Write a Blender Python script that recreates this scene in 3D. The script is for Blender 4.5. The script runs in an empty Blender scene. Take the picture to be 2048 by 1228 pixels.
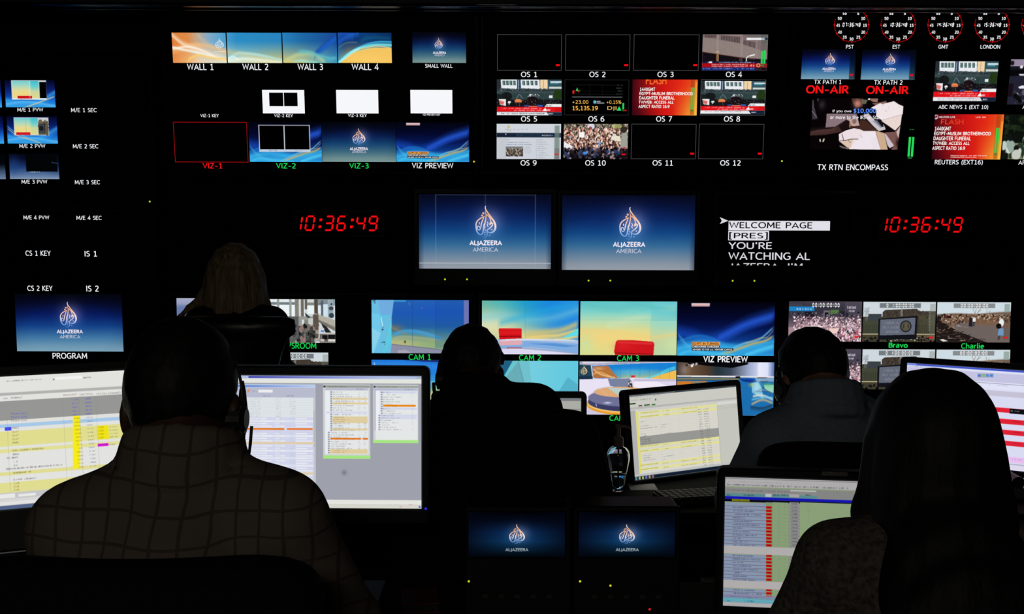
import bpy, bmesh, math, random
import numpy as np
from mathutils import Vector, Matrix

C = bpy.context.scene.collection
SC = bpy.context.scene
FPX, CX, CY = 2600.0, 1024.0, 614.0          # focal length and centre in photo pixels (2048 x 1228)

# ---------------------------------------------------------------- camera, world, lamps, exposure
CAM = Vector((0.0, 0.0, 1.60))
ROT = Matrix.Rotation(math.radians(90 - 5.3), 3, 'X') @ Matrix.Rotation(math.radians(0.2), 3, 'Z')
cam_data = bpy.data.cameras.new('camera')
cam_data.sensor_width = 36.0
cam_data.lens = 36.0 * FPX / 2048.0
cam_data.clip_start, cam_data.clip_end = 0.05, 60
cam = bpy.data.objects.new('camera', cam_data)
C.objects.link(cam)
cam.matrix_world = Matrix.Translation(CAM) @ ROT.to_4x4()
SC.camera = cam

world = bpy.data.worlds.new('world')
world.use_nodes = True
world.node_tree.nodes['Background'].inputs[0].default_value = (0, 0, 0, 1)
world.node_tree.nodes['Background'].inputs[1].default_value = 0.0
SC.world = world
SC.view_settings.view_transform = 'Standard'
SC.view_settings.look = 'None'
SC.view_settings.exposure = 0.0
SC.view_settings.gamma = 1.0
SC.view_settings.use_curve_mapping = False


def area_lamp(name, loc, target, sx, sy, watt, col):
    d = bpy.data.lights.new(name, 'AREA')
    d.shape = 'RECTANGLE'
    d.size, d.size_y = sx, sy
    d.energy, d.color = watt, col
    o = bpy.data.objects.new(name, d)
    C.objects.link(o)
    o.location = loc
    o.rotation_euler = (Vector(target) - Vector(loc)).to_track_quat('-Z', 'Y').to_euler()
    return o


# the dimmed ceiling light at the rear of the room, behind the photographer
area_lamp('rear_ceiling_lamp', (-0.5, -2.0, 2.68), (-0.3, 1.9, 1.0), 1.2, 0.5, 20.0, (1.0, 0.93, 0.83))


# ---------------------------------------------------------------- picture geometry helpers
def ray(x, y):
    return ROT @ Vector(((x - CX) / FPX, -(y - CY) / FPX, -1.0))


def W(x, y, d):
    """the point at distance d along +Y that the photograph shows at pixel x, y"""
    r = ray(x, y)
    return CAM + r * (d / r.y)


def Wv(x, y, d):
    return np.array(W(x, y, d))


class Plane:
    """a flat face: origin, unit right vector u, unit up vector v, normal n towards the room"""
    def __init__(self, o, yaw=0.0, tilt=0.0):
        # yaw > 0: right side recedes; tilt > 0: top leans towards the room
        self.o = Vector(o)
        a, t = math.radians(yaw), math.radians(tilt)
        self.u = Vector((math.cos(a), math.sin(a), 0))
        nh = Vector((math.sin(a), -math.cos(a), 0))
        self.v = nh * math.sin(t) + Vector((0, 0, math.cos(t)))
        self.n = nh * math.cos(t) - Vector((0, 0, math.sin(t)))

    def px(self, x, y):
        r = ray(x, y)
        k = (self.o - CAM).dot(self.n) / r.dot(self.n)
        p = CAM + r * k - self.o
        return p.dot(self.u), p.dot(self.v)

    def P(self, u, v, w=0.0):
        return self.o + self.u * u + self.v * v + self.n * w

    def rect(self, x0, y0, x1, y1):
        xm, ym = (x0 + x1) / 2, (y0 + y1) / 2
        return self.px(x0, ym)[0], self.px(xm, y1)[1], self.px(x1, ym)[0], self.px(xm, y0)[1]   # u0, v0(bottom), u1, v1(top)

    def A(self, U, V, w):
        o, u, v, n = (np.array(k) for k in (self.o, self.u, self.v, self.n))
        return o + np.outer(U, u) + np.outer(V, v) + w * n


def lin(c):
    c = np.clip(np.asarray(c, dtype=np.float64), 0, 1)
    return np.where(c <= 0.04045, c / 12.92, ((c + 0.055) / 1.055) ** 2.4)


def c255(c):
    return np.array(c, dtype=np.float64) / 255.0


# ---------------------------------------------------------------- materials
def mat(name, col=(0.02, 0.02, 0.02), rough=0.5, metal=0.0, spec=0.5, noise=0.0, nscale=60.0, emit=None, trans=0.0, ior=1.45, bump=0.0, stretch=None):
    m = bpy.data.materials.new(name)
    m.use_nodes = True
    nt = m.node_tree
    b = nt.nodes['Principled BSDF']
    b.inputs['Base Color'].default_value = (*col, 1)
    b.inputs['Roughness'].default_value = rough
    b.inputs['Metallic'].default_value = metal
    b.inputs['Specular IOR Level'].default_value = spec
    b.inputs['Transmission Weight'].default_value = trans
    b.inputs['IOR'].default_value = ior
    if noise or bump:
        tc = nt.nodes.new('ShaderNodeTexCoord')
        n = nt.nodes.new('ShaderNodeTexNoise')
        n.inputs['Scale'].default_value = nscale
        n.inputs['Detail'].default_value = 4
        if stretch:
            mp = nt.nodes.new('ShaderNodeMapping')
            mp.inputs['Scale'].default_value = stretch
            nt.links.new(tc.outputs['Object'], mp.inputs['Vector'])
            nt.links.new(mp.outputs[0], n.inputs['Vector'])
        else:
            nt.links.new(tc.outputs['Object'], n.inputs['Vector'])
        if noise:
            r = nt.nodes.new('ShaderNodeValToRGB')
            r.color_ramp.elements[0].position, r.color_ramp.elements[1].position = 0.3, 0.7
            r.color_ramp.elements[0].color = tuple(k * (1 - noise) for k in col) + (1,)
            r.color_ramp.elements[1].color = tuple(min(1, k * (1 + noise)) for k in col) + (1,)
            nt.links.new(n.outputs['Fac'], r.inputs[0])
            nt.links.new(r.outputs[0], b.inputs['Base Color'])
        if bump:
            bp = nt.nodes.new('ShaderNodeBump')
            bp.inputs['Strength'].default_value = bump
            bp.inputs['Distance'].default_value = 0.002
            nt.links.new(n.outputs['Fac'], bp.inputs['Height'])
            nt.links.new(bp.outputs[0], b.inputs['Normal'])
    if emit is not None:
        b.inputs['Emission Color'].default_value = (*lin(c255(emit)), 1)
        b.inputs['Emission Strength'].default_value = 1.0
    return m


def picture_mat():
    m = bpy.data.materials.new('lit_screen_picture')
    m.use_nodes = True
    nt = m.node_tree
    nt.nodes.clear()
    out = nt.nodes.new('ShaderNodeOutputMaterial')
    e = nt.nodes.new('ShaderNodeEmission')
    a = nt.nodes.new('ShaderNodeAttribute')
    a.attribute_name = 'Col'
    nt.links.new(a.outputs['Color'], e.inputs['Color'])
    nt.links.new(e.outputs[0], out.inputs['Surface'])
    m.cycles.emission_sampling = 'NONE'
    return m


PIC = picture_mat()
M = dict(
    wall=mat('matt_black_wall', (0.004, 0.004, 0.005), 0.9, spec=0.1, noise=0.3, nscale=8),
    ceil=mat('black_ceiling', (0.008, 0.008, 0.009), 0.9, spec=0.1, noise=0.3, nscale=8),
    floor=mat('black_carpet', (0.008, 0.008, 0.009), 0.95, spec=0.1, noise=0.5, nscale=200, bump=0.3),
    soffit=mat('dark_grey_soffit', (0.05, 0.05, 0.055), 0.6, spec=0.3, noise=0.1, nscale=5),
    slat=mat('black_polished_slat', (0.16, 0.16, 0.17), 0.06, metal=1.0, spec=0.9, noise=0.05),
    bezel=mat('black_plastic_bezel', (0.004, 0.004, 0.0045), 0.45, spec=0.25, noise=0.2),
    glass=mat('black_screen_glass', (0.0015, 0.0015, 0.002), 0.5, spec=0.08, noise=0.1),
    desk=mat('black_laminate', (0.004, 0.004, 0.0045), 0.8, spec=0.08, noise=0.3, nscale=30),
    metal=mat('dark_metal', (0.03, 0.03, 0.032), 0.4, metal=0.8, noise=0.1),
    trim=mat('silver_trim', (0.6, 0.63, 0.7), 0.5, metal=0.0, noise=0.05),
    fabric=mat('black_chair_fabric', (0.005, 0.005, 0.0055), 0.9, spec=0.1, noise=0.4, nscale=300, bump=0.3),
    leather=mat('black_leather', (0.004, 0.005, 0.005), 0.35, spec=0.4, noise=0.2, nscale=80, bump=0.2),
    plastic=mat('black_plastic', (0.006, 0.006, 0.006), 0.5, spec=0.3, noise=0.2),
    skin_dark=mat('dark_brown_skin', (0.05, 0.024, 0.014), 0.5, spec=0.3, noise=0.15, nscale=40),
    skin=mat('tan_skin', (0.22, 0.11, 0.07), 0.5, spec=0.3, noise=0.15, nscale=40),
    skin_pale=mat('pale_skin', (0.4, 0.22, 0.16), 0.5, spec=0.3, noise=0.15, nscale=40),
    hair=mat('black_hair', (0.005, 0.004, 0.0035), 0.6, spec=0.2, noise=0.5, nscale=150, bump=0.6, stretch=(1, 1, .07)),
    blond=mat('dark_blond_hair', (0.20, 0.145, 0.08), 0.6, spec=0.2, noise=0.55, nscale=120, bump=0.6, stretch=(1, 1, .07)),
    eye=mat('dark_eye', (0.02, 0.012, 0.01), 0.1, spec=0.5, noise=0.1),
    black_cloth=mat('black_jersey', (0.006, 0.006, 0.0065), 0.95, spec=0.05, noise=0.3, nscale=200, bump=0.2),
    blue_cloth=mat('slate_blue_cotton', (0.14, 0.175, 0.21), 0.95, spec=0.05, noise=0.15, nscale=250, bump=0.2),
    lace=mat('dark_brown_patterned_knit', (0.075, 0.065, 0.054), 0.95, spec=0.05, noise=0.55, nscale=120, bump=0.5),
    trouser=mat('dark_trouser', (0.012, 0.012, 0.014), 0.95, spec=0.05, noise=0.2, nscale=200),
    shoe=mat('black_shoe', (0.008, 0.008, 0.008), 0.4, spec=0.3, noise=0.1),
    paper=mat('white_paper', (0.6, 0.6, 0.62), 0.8, noise=0.05),
    card=mat('beige_card', (0.30, 0.25, 0.18), 0.8, noise=0.1),
    red=mat('dark_red_cover', (0.10, 0.008, 0.01), 0.6, noise=0.15),
    key=mat('dark_grey_keys', (0.014, 0.014, 0.014), 0.6, noise=0.2),
    grey=mat('dark_grey_plastic', (0.04, 0.045, 0.045), 0.4, noise=0.1),
    clear=mat('clear_plastic', (0.92, 0.96, 0.97), 0.04, trans=1.0, ior=1.46, noise=0.01),
    gel=mat('clear_gel', (0.85, 0.95, 0.97), 0.05, trans=1.0, ior=1.36, noise=0.01),
    pump=mat('brown_grey_pump_plastic', (0.13, 0.1, 0.08), 0.4, noise=0.1),
    yellow_led=mat('yellow_green_light', (0.1, 0.1, 0.02), emit=(205, 212, 40), noise=0.01),
    blue_led=mat('blue_light', (0.02, 0.02, 0.1), emit=(40, 40, 235), noise=0.01),
    red_led=mat('red_light', (0.1, 0.01, 0.02), emit=(235, 30, 50), noise=0.01),
    seg=mat('red_lit_segment', (0.1, 0.0, 0.0), emit=(238, 8, 14), noise=0.01),
)
for k in ('yellow_led', 'blue_led', 'red_led', 'seg'):
    M[k].cycles.emission_sampling = 'NONE'


def plaid():
    m = mat('brown_plaid_cotton', (0.11, 0.088, 0.07), 0.95, spec=0.05, bump=0.2, nscale=250)
    nt = m.node_tree
    tc = nt.nodes.new('ShaderNodeTexCoord')
    sp = nt.nodes.new('ShaderNodeSeparateXYZ')
    nz = nt.nodes.new('ShaderNodeTexNoise')
    nz.inputs['Scale'].default_value = 6
    mx = nt.nodes.new('ShaderNodeMixRGB')
    mx.blend_type = 'ADD'
    mx.inputs[0].default_value = 0.035
    nt.links.new(tc.outputs['Object'], nz.inputs['Vector'])
    nt.links.new(tc.outputs['Object'], mx.inputs[1])
    nt.links.new(nz.outputs['Color'], mx.inputs[2])
    nt.links.new(mx.outputs[0], sp.inputs[0])

    def line(src, period, width):
        a = nt.nodes.new('ShaderNodeMath'); a.operation = 'MULTIPLY'; a.inputs[1].default_value = 1 / period
        f = nt.nodes.new('ShaderNodeMath'); f.operation = 'FRACT'
        l = nt.nodes.new('ShaderNodeMath'); l.operation = 'LESS_THAN'; l.inputs[1].default_value = width
        nt.links.new(src, a.inputs[0]); nt.links.new(a.outputs[0], f.inputs[0]); nt.links.new(f.outputs[0], l.inputs[0])
        return l.outputs[0]
    ad = nt.nodes.new('ShaderNodeMath'); ad.operation = 'MAXIMUM'
    nt.links.new(line(sp.outputs['X'], 0.033, 0.13), ad.inputs[0])
    nt.links.new(line(sp.outputs['Z'], 0.036, 0.10), ad.inputs[1])
    rp = nt.nodes.new('ShaderNodeMixRGB')
    rp.inputs[1].default_value = (0.11, 0.088, 0.07, 1)
    rp.inputs[2].default_value = (0.062, 0.05, 0.041, 1)
    nt.links.new(ad.outputs[0], rp.inputs[0])
    nt.links.new(rp.outputs[0], nt.nodes['Principled BSDF'].inputs['Base Color'])
    return m


M['plaid'] = plaid()


# ---------------------------------------------------------------- mesh builder
class G:
    """collects geometry in world coordinates; build() links it as ONE mesh object"""
    def __init__(self):
        self.v, self.f, self.c, self.n = [], [], [], 0
        self.colored = False

    def add(self, verts, faces, cols=None):
        verts = np.asarray(verts, dtype=np.float64).reshape(-1, 3)
        self.v.append(verts)
        self.f.extend([tuple(i + self.n for i in f) for f in faces])
        if cols is not None:
            self.colored = True
            cols = np.asarray(cols, dtype=np.float64)
            if cols.ndim == 1:
                cols = np.tile(cols, (len(verts), 1))
            self.c.append(cols)
        else:
            self.c.append(np.zeros((len(verts), 3)))
        self.n += len(verts)
        return self

    def bm(self, bm):
        bm.verts.ensure_lookup_table()
        bm.verts.index_update()
        self.add([v.co[:] for v in bm.verts], [[v.index for v in f.verts] for f in bm.faces])
        bm.free()
        return self

    def box(self, c, s, bev=0.0, rot=None, seg=2):
        bm = bmesh.new()
        bmesh.ops.create_cube(bm, size=1.0)
        for v in bm.verts:
            v.co = Vector((v.co.x * s[0], v.co.y * s[1], v.co.z * s[2]))
        if bev:
            bmesh.ops.bevel(bm, geom=list(bm.edges), offset=bev, segments=seg, profile=0.5, affect='EDGES')
        R = rot if rot is not None else Matrix.Identity(3)
        for v in bm.verts:
            v.co = R @ v.co + Vector(c)
        return self.bm(bm)

    def pbox(self, pl, u0, v0, u1, v1, w0, w1, bev=0.0, seg=2):
        """a box on a plane, w along its normal"""
        R = Matrix((pl.u, pl.v, pl.n)).transposed()
        c = pl.P((u0 + u1) / 2, (v0 + v1) / 2, (w0 + w1) / 2)
        return self.box(c, (abs(u1 - u0), abs(v1 - v0), abs(w1 - w0)), bev, R, seg)

    def tube(self, pts, r, n=10, closed=False):
        pts = [np.array(p, dtype=float) for p in pts]
        rs = r if hasattr(r, '__len__') else [r] * len(pts)
        vs, fs = [], []
        ref = np.array((0.13, 0.31, 0.94))
        for i, p in enumerate(pts):
            t = pts[min(i + 1, len(pts) - 1)] - pts[max(i - 1, 0)]
            t /= np.linalg.norm(t) + 1e-12
            a = np.cross(t, ref); a /= np.linalg.norm(a) + 1e-12
            b = np.cross(t, a)
            for k in range(n):
                th = 2 * math.pi * k / n
                vs.append(p + rs[i] * (a * math.cos(th) + b * math.sin(th)))
        for i in range(len(pts) - 1):
            for k in range(n):
                fs.append((i * n + k, i * n + (k + 1) % n, (i + 1) * n + (k + 1) % n, (i + 1) * n + k))
        fs.append(tuple(range(n))[::-1])
        fs.append(tuple((len(pts) - 1) * n + k for k in range(n)))
        return self.add(vs, fs)

    def lathe(self, c, prof, n=28, axis=None):
        """prof: (radius, height) pairs turned about the vertical through c"""
        vs, fs = [], []
        for r, h in prof:
            for k in range(n):
                th = 2 * math.pi * k / n
                vs.append((c[0] + r * math.cos(th), c[1] + r * math.sin(th), c[2] + h))
        for i in range(len(prof) - 1):
            for k in range(n):
                fs.append((i * n + k, i * n + (k + 1) % n, (i + 1) * n + (k + 1) % n, (i + 1) * n + k))
        fs.append(tuple(range(n))[::-1])
        fs.append(tuple((len(prof) - 1) * n + k for k in range(n)))
        return self.add(vs, fs)

    def ball(self, c, r, n=12, sc=(1, 1, 1)):
        bm = bmesh.new()
        bmesh.ops.create_uvsphere(bm, u_segments=n, v_segments=max(6, n // 2), radius=r)
        for v in bm.verts:
            v.co = Vector((v.co.x * sc[0], v.co.y * sc[1], v.co.z * sc[2])) + Vector(c)
        return self.bm(bm)

    def ring(self, pl, u0, v0, u1, v1, bw, w0, w1, rad=0.006):
        """a frame with mitred bars around the opening u0..u1, v0..v1; bw = bar widths left, bottom, right, top"""
        l, b, r, t = bw
        e = min(0.003, (w1 - w0) / 3)

        def loop(du_l, dv_b, du_r, dv_t, w, rr=0.0):
            a0, b0, a1, b1 = u0 - du_l, v0 - dv_b, u1 + du_r, v1 + dv_t
            out = []
            for (ccx, ccy), st in (((a0, b0), 180), ((a1, b0), 270), ((a1, b1), 0), ((a0, b1), 90)):
                ox, oy = ccx + (rr if ccx == a0 else -rr), ccy + (rr if ccy == b0 else -rr)
                for q in range(6):
                    an = math.radians(st + 18 * q)
                    out.append(pl.P(ox + rr * math.cos(an), oy + rr * math.sin(an), w))
            return out
        ro = rad
        loops = [loop(0, 0, 0, 0, w0, .0004), loop(0, 0, 0, 0, w1 - e, .0004), loop(e, e, e, e, w1, .001), loop(l - e, b - e, r - e, t - e, w1, max(ro - e, .001)),
                 loop(l, b, r, t, w1 - e, ro), loop(l, b, r, t, w0, ro)]
        vs = [p for lp in loops for p in lp]
        fs = []
        nl = len(loops)
        for i in range(nl):
            j = (i + 1) % nl
            for k in range(24):
                k2 = (k + 1) % 24
                fs.append((i * 24 + k, j * 24 + k, j * 24 + k2, i * 24 + k2))
        return self.add(vs, fs)

    def build(self, name, m, parent=None, origin=None, smooth=False, kind=None, label=None):
        vs = np.concatenate(self.v) if self.v else np.zeros((0, 3))
        root = parent
        while root is not None and root.parent is not None:
            root = root.parent
        off = np.array(root.location) if root is not None else (np.array(origin) if origin is not None else np.zeros(3))
        me = bpy.data.meshes.new(name)
        me.from_pydata((vs - off).tolist(), [], self.f)
        if self.colored:
            a = me.color_attributes.new('Col', 'FLOAT_COLOR', 'POINT')
            cc = np.ones((len(vs), 4)); cc[:, :3] = lin(np.concatenate(self.c))
            a.data.foreach_set('color', cc.astype(np.float32).ravel())
        if smooth:
            me.polygons.foreach_set('use_smooth', [True] * len(me.polygons))
        me.materials.append(m)
        me.update()
        o = bpy.data.objects.new(name, me)
        C.objects.link(o)
        if parent is not None:
            o.parent = parent
        elif origin is not None:
            o.location = origin
        if kind: o['kind'] = kind
        if label: o['label'] = label
        return o


def thing(name, label, cat, loc, group=None):
    o = bpy.data.objects.new(name, None)
    o.empty_display_size = 0.05
    C.objects.link(o)
    o.location = loc
    o['label'], o['category'] = label, cat
    if group: o['group'] = group
    return o


def tag(o, label, cat, group=None):
    o['label'], o['category'] = label, cat
    if group: o['group'] = group
    return o


def dup(root, loc, label, group=None):
    r = root.copy(); C.objects.link(r); r.location = loc; r['label'] = label
    if group: r['group'] = group
    for ch in list(root.children):
        c = ch.copy(); C.objects.link(c); c.parent = r
        for g in list(ch.children):
            d = g.copy(); C.objects.link(d); d.parent = c
    return r


# ---------------------------------------------------------------- lettering
_TX = {}


def _arc(cx, cy, rx, ry, a0, a1, n=12):
    return [(cx + rx * math.cos(math.radians(a0 + (a1 - a0) * k / n)), cy + ry * math.sin(math.radians(a0 + (a1 - a0) * k / n))) for k in range(n + 1)]


def _font():
    """a plain humanist sans drawn as centre-line strokes; y up, capitals 1 high; char: (width, strokes)"""
    F = {}
    F['A'] = (.72, [[(.02, 0), (.36, .885), (.70, 0)], [(.14, .31), (.58, .31)]])
    F['B'] = (.58, [[(.07, 0), (.07, 1)], [(.07, .96)] + _arc(.30, .755, .2, .205, 90, -90) + [(.07, .55)], [(.07, .53)] + _arc(.31, .285, .24, .25, 90, -90) + [(.07, .04)]])
    F['C'] = (.68, [_arc(.40, .5, .35, .47, 48, 312, 18)])
    F['D'] = (.72, [[(.07, 0), (.07, 1)], [(.07, .96), (.22, .96)] + _arc(.24, .5, .42, .46, 85, -85, 14) + [(.22, .04), (.07, .04)]])
    F['E'] = (.54, [[(.07, 0), (.07, 1)], [(.07, .955), (.52, .955)], [(.07, .52), (.47, .52)], [(.07, .045), (.53, .045)]])
    F['F'] = (.52, [[(.07, 0), (.07, 1)], [(.07, .955), (.52, .955)], [(.07, .50), (.47, .50)]])
    F['G'] = (.72, [_arc(.40, .5, .35, .47, 50, 318, 18), [(.645, .16), (.645, .47)], [(.42, .46), (.69, .46)]])
    F['H'] = (.70, [[(.07, 0), (.07, 1)], [(.63, 0), (.63, 1)], [(.07, .52), (.63, .52)]])
    F['I'] = (.2, [[(.1, 0), (.1, 1)]])
    F['J'] = (.22, [[(.13, 1), (.13, .0)] + _arc(-.02, -.02, .15, .2, 0, -75, 6)])
    F['K'] = (.62, [[(.07, 0), (.07, 1)], [(.56, 1), (.11, .52), (.62, 0)]])
    F['L'] = (.50, [[(.07, 1), (.07, 0)], [(.07, .045), (.50, .045)]])
    F['M'] = (.84, [[(.07, 0), (.11, 1)], [(.12, .93), (.42, .26), (.72, .93)], [(.73, 1), (.77, 0)]])
    F['N'] = (.72, [[(.07, 0), (.07, 1)], [(.08, .98), (.64, .02)], [(.65, 0), (.65, 1)]])
    F['O'] = (.80, [_arc(.40, .5, .35, .47, 0, 360, 26)])
    F['P'] = (.56, [[(.07, 0), (.07, 1)], [(.07, .96)] + _arc(.28, .70, .24, .26, 90, -90) + [(.07, .44)]])
    F['Q'] = (.80, [_arc(.40, .5, .35, .47, 0, 360, 26), [(.45, .10), (.74, -.16)]])
    F['R'] = (.60, [[(.07, 0), (.07, 1)], [(.07, .96)] + _arc(.28, .72, .22, .24, 90, -90) + [(.07, .48)], [(.26, .48), (.58, 0)]])
    F['S'] = (.52, [[(.46, .90)] + _arc(.27, .745, .2, .215, 75, 225, 8) + [(.26, .52)] + _arc(.25, .27, .215, .23, 50, -100, 8) + [(.04, .09)]])
    F['T'] = (.62, [[(.31, 0), (.31, 1)], [(.0, .955), (.62, .955)]])
    F['U'] = (.68, [[(.07, 1), (.07, .34)] + _arc(.34, .33, .27, .30, 180, 360, 14) + [(.61, .34), (.61, 1)]])
    F['V'] = (.66, [[(.02, 1), (.33, .115), (.64, 1)]])
    F['W'] = (.98, [[(.02, 1), (.25, .12), (.49, .87), (.73, .12), (.96, 1)]])
    F['X'] = (.64, [[(.03, 1), (.61, 0)], [(.61, 1), (.03, 0)]])
    F['Y'] = (.62, [[(.02, 1), (.31, .46), (.60, 1)], [(.31, .48), (.31, 0)]])
    F['Z'] = (.62, [[(.05, .955), (.56, .955), (.05, .045), (.58, .045)]])
    F['0'] = (.60, [_arc(.30, .5, .24, .47, 0, 360, 24)])
    F['1'] = (.60, [[(.10, .80), (.32, .95)], [(.32, 1), (.32, 0)], [(.10, .045), (.54, .045)]])
    F['2'] = (.60, [[(.07, .84)] + _arc(.28, .72, .22, .24, 130, -30, 10) + [(.08, .06)], [(.07, .045), (.54, .045)]])
    F['3'] = (.60, [[(.08, .91)] + _arc(.26, .75, .21, .215, 80, -85, 9) + [(.19, .53)], [(.2, .53)] + _arc(.26, .28, .25, .25, 85, -95, 9) + [(.07, .07)]])
    F['4'] = (.60, [[(.42, 0), (.42, 1), (.04, .30), (.58, .30)]])
    F['5'] = (.60, [[(.50, .955), (.14, .955), (.13, .55)] + _arc(.25, .31, .25, .27, 80, -100, 10) + [(.07, .06)]])
    F['6'] = (.60, [[(.50, .94), (.36, .93)] + _arc(.38, .45, .32, .46, 110, 180, 6), _arc(.31, .31, .24, .28, 0, 360, 20)])
    F['7'] = (.60, [[(.05, .955), (.54, .955), (.20, 0)]])
    F['8'] = (.60, [_arc(.30, .75, .19, .21, 0, 360, 18), _arc(.30, .28, .235, .25, 0, 360, 20)])
    F['9'] = (.60, [_arc(.29, .69, .24, .28, 0, 360, 20), [(.10, .06), (.24, .07)] + _arc(.22, .55, .32, .46, -70, 0, 6)])
    F['-'] = (.46, [[(.05, .40), (.41, .40)]])
    F['/'] = (.40, [[(.02, -.06), (.38, 1.04)]])
    F['('] = (.32, [_arc(.42, .42, .33, .66, 118, 242, 8)])
    F[')'] = (.32, [_arc(-.10, .42, .33, .66, 62, -62, 8)])
    F['['] = (.32, [[(.28, 1.1), (.09, 1.1), (.09, -.2), (.28, -.2)]])
    F[']'] = (.32, [[(.04, 1.1), (.23, 1.1), (.23, -.2), (.04, -.2)]])
    F[':'] = (.26, [[(.13, .06), (.13, .20)], [(.13, .52), (.13, .66)]])
    F['.'] = (.24, [[(.12, 0), (.12, .14)]])
    F[','] = (.24, [[(.14, .14), (.14, 0), (.07, -.16)]])
    F["'"] = (.22, [[(.11, 1.02), (.11, .72)]])
    F['+'] = (.66, [[(.06, .40), (.60, .40)], [(.33, .13), (.33, .67)]])
    F['%'] = (.86, [_arc(.20, .74, .15, .22, 0, 360, 14), _arc(.66, .25, .15, .22, 0, 360, 14), [(.18, 0), (.68, 1)]])
    F['$'] = (.60, [[(.50, .86)] + _arc(.30, .70, .2, .18, 75, 225, 8) + [(.29, .50)] + _arc(.28, .28, .215, .19, 50, -100, 8) + [(.06, .13)], [(.29, 1.06), (.29, -.1)]])
    F['a'] = (.54, [[(.08, .64)] + _arc(.25, .48, .19, .22, 110, 0, 7) + [(.44, .12), (.50, .0)], [(.44, .41), (.28, .40)] + _arc(.24, .21, .18, .19, 110, 300, 9) + [(.44, .16)]])
    F['b'] = (.58, [[(.07, 0), (.07, 1.05)], _arc(.30, .34, .23, .32, 0, 360, 18)])
    F['c'] = (.50, [_arc(.30, .34, .24, .32, 55, 305, 14)])
    F['d'] = (.58, [[(.51, 0), (.51, 1.05)], _arc(.29, .34, .23, .32, 0, 360, 18)])
    F['e'] = (.55, [[(.05, .37), (.50, .37)] + _arc(.28, .34, .23, .32, 8, 310, 16)])
    F['f'] = (.36, [[(.15, 0), (.15, .84)] + _arc(.30, .84, .15, .2, 180, 80, 6), [(.0, .66), (.33, .66)]])
    F['h'] = (.56, [[(.07, 0), (.07, 1.05)], [(.07, .44)] + _arc(.28, .44, .2, .22, 160, 0, 8) + [(.48, 0)]])
    F['i'] = (.2, [[(.1, 0), (.1, .70)], [(.1, .86), (.1, 1.0)]])
    F['l'] = (.2, [[(.1, 0), (.1, 1.05)]])
    F['m'] = (.86, [[(.07, 0), (.07, .70)], [(.07, .46)] + _arc(.25, .46, .17, .2, 160, 0, 8) + [(.42, 0)], [(.42, .46)] + _arc(.60, .46, .17, .2, 160, 0, 8) + [(.77, 0)]])
    F['n'] = (.56, [[(.07, 0), (.07, .70)], [(.07, .44)] + _arc(.28, .44, .2, .22, 160, 0, 8) + [(.48, 0)]])
    F['o'] = (.58, [_arc(.29, .34, .24, .32, 0, 360, 20)])
    F['p'] = (.58, [[(.07, -.3), (.07, .70)], _arc(.30, .34, .23, .32, 0, 360, 18)])
    F['r'] = (.38, [[(.07, 0), (.07, .70)], [(.07, .42), (.14, .57), (.25, .65), (.37, .65)]])
    F['s'] = (.44, [[(.38, .60)] + _arc(.22, .50, .15, .15, 80, 225, 7) + [(.22, .35)] + _arc(.21, .19, .16, .16, 50, -100, 7) + [(.05, .07)]])
    F['t'] = (.38, [[(.15, .90), (.15, .2)] + _arc(.28, .18, .13, .15, 180, 280, 6) + [(.36, .06)], [(.0, .66), (.35, .66)]])
    F['u'] = (.56, [[(.07, .70), (.07, .26)] + _arc(.28, .25, .2, .22, 180, 340, 8), [(.48, .70), (.48, 0)]])
    F['v'] = (.52, [[(.02, .70), (.26, .11), (.50, .70)]])
    F['w'] = (.78, [[(.02, .70), (.20, .11), (.39, .58), (.58, .11), (.76, .70)]])
    F['x'] = (.52, [[(.03, .70), (.49, 0)], [(.49, .70), (.03, 0)]])
    F['y'] = (.52, [[(.02, .70), (.26, 0)], [(.50, .70), (.22, -.2), (.06, -.27)]])
    F[' '] = (.34, [])
    return F


FONT = _font()


def stroke_geo(pts, t, vs, fs):
    """a centre line thickened to t with mitred corners and square ends"""
    p = [np.array(q, dtype=float) for q in pts]
    q = [p[0]]
    for k in p[1:]:
        if np.hypot(*(k - q[-1])) > 1e-4: q.append(k)
    p = q
    if len(p) < 2: return
    closed = np.hypot(*(p[0] - p[-1])) < 1e-3 and len(p) > 5
    b = len(vs)
    n = len(p)
    for i in range(n):
        d0 = p[i] - p[i - 1] if i > 0 else (p[0] - p[-2] if closed else p[1] - p[0])
        d1 = p[i + 1] - p[i] if i < n - 1 else (p[1] - p[0] if closed else d0)
        d0, d1 = d0 / np.hypot(*d0), d1 / np.hypot(*d1)
        n0, n1 = np.array((-d0[1], d0[0])), np.array((-d1[1], d1[0]))
        m = n0 + n1
        L = np.hypot(*m)
        if L < .35: m, k = n1, 1.0
        else: m = m / L; k = min(1 / max(m @ n1, .25), 2.0)
        vs += [tuple(p[i] + m * k * t / 2), tuple(p[i] - m * k * t / 2)]
    for i in range(n - 1):
        fs.append((b + 2 * i + 1, b + 2 * i + 3, b + 2 * i + 2, b + 2 * i))


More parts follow.
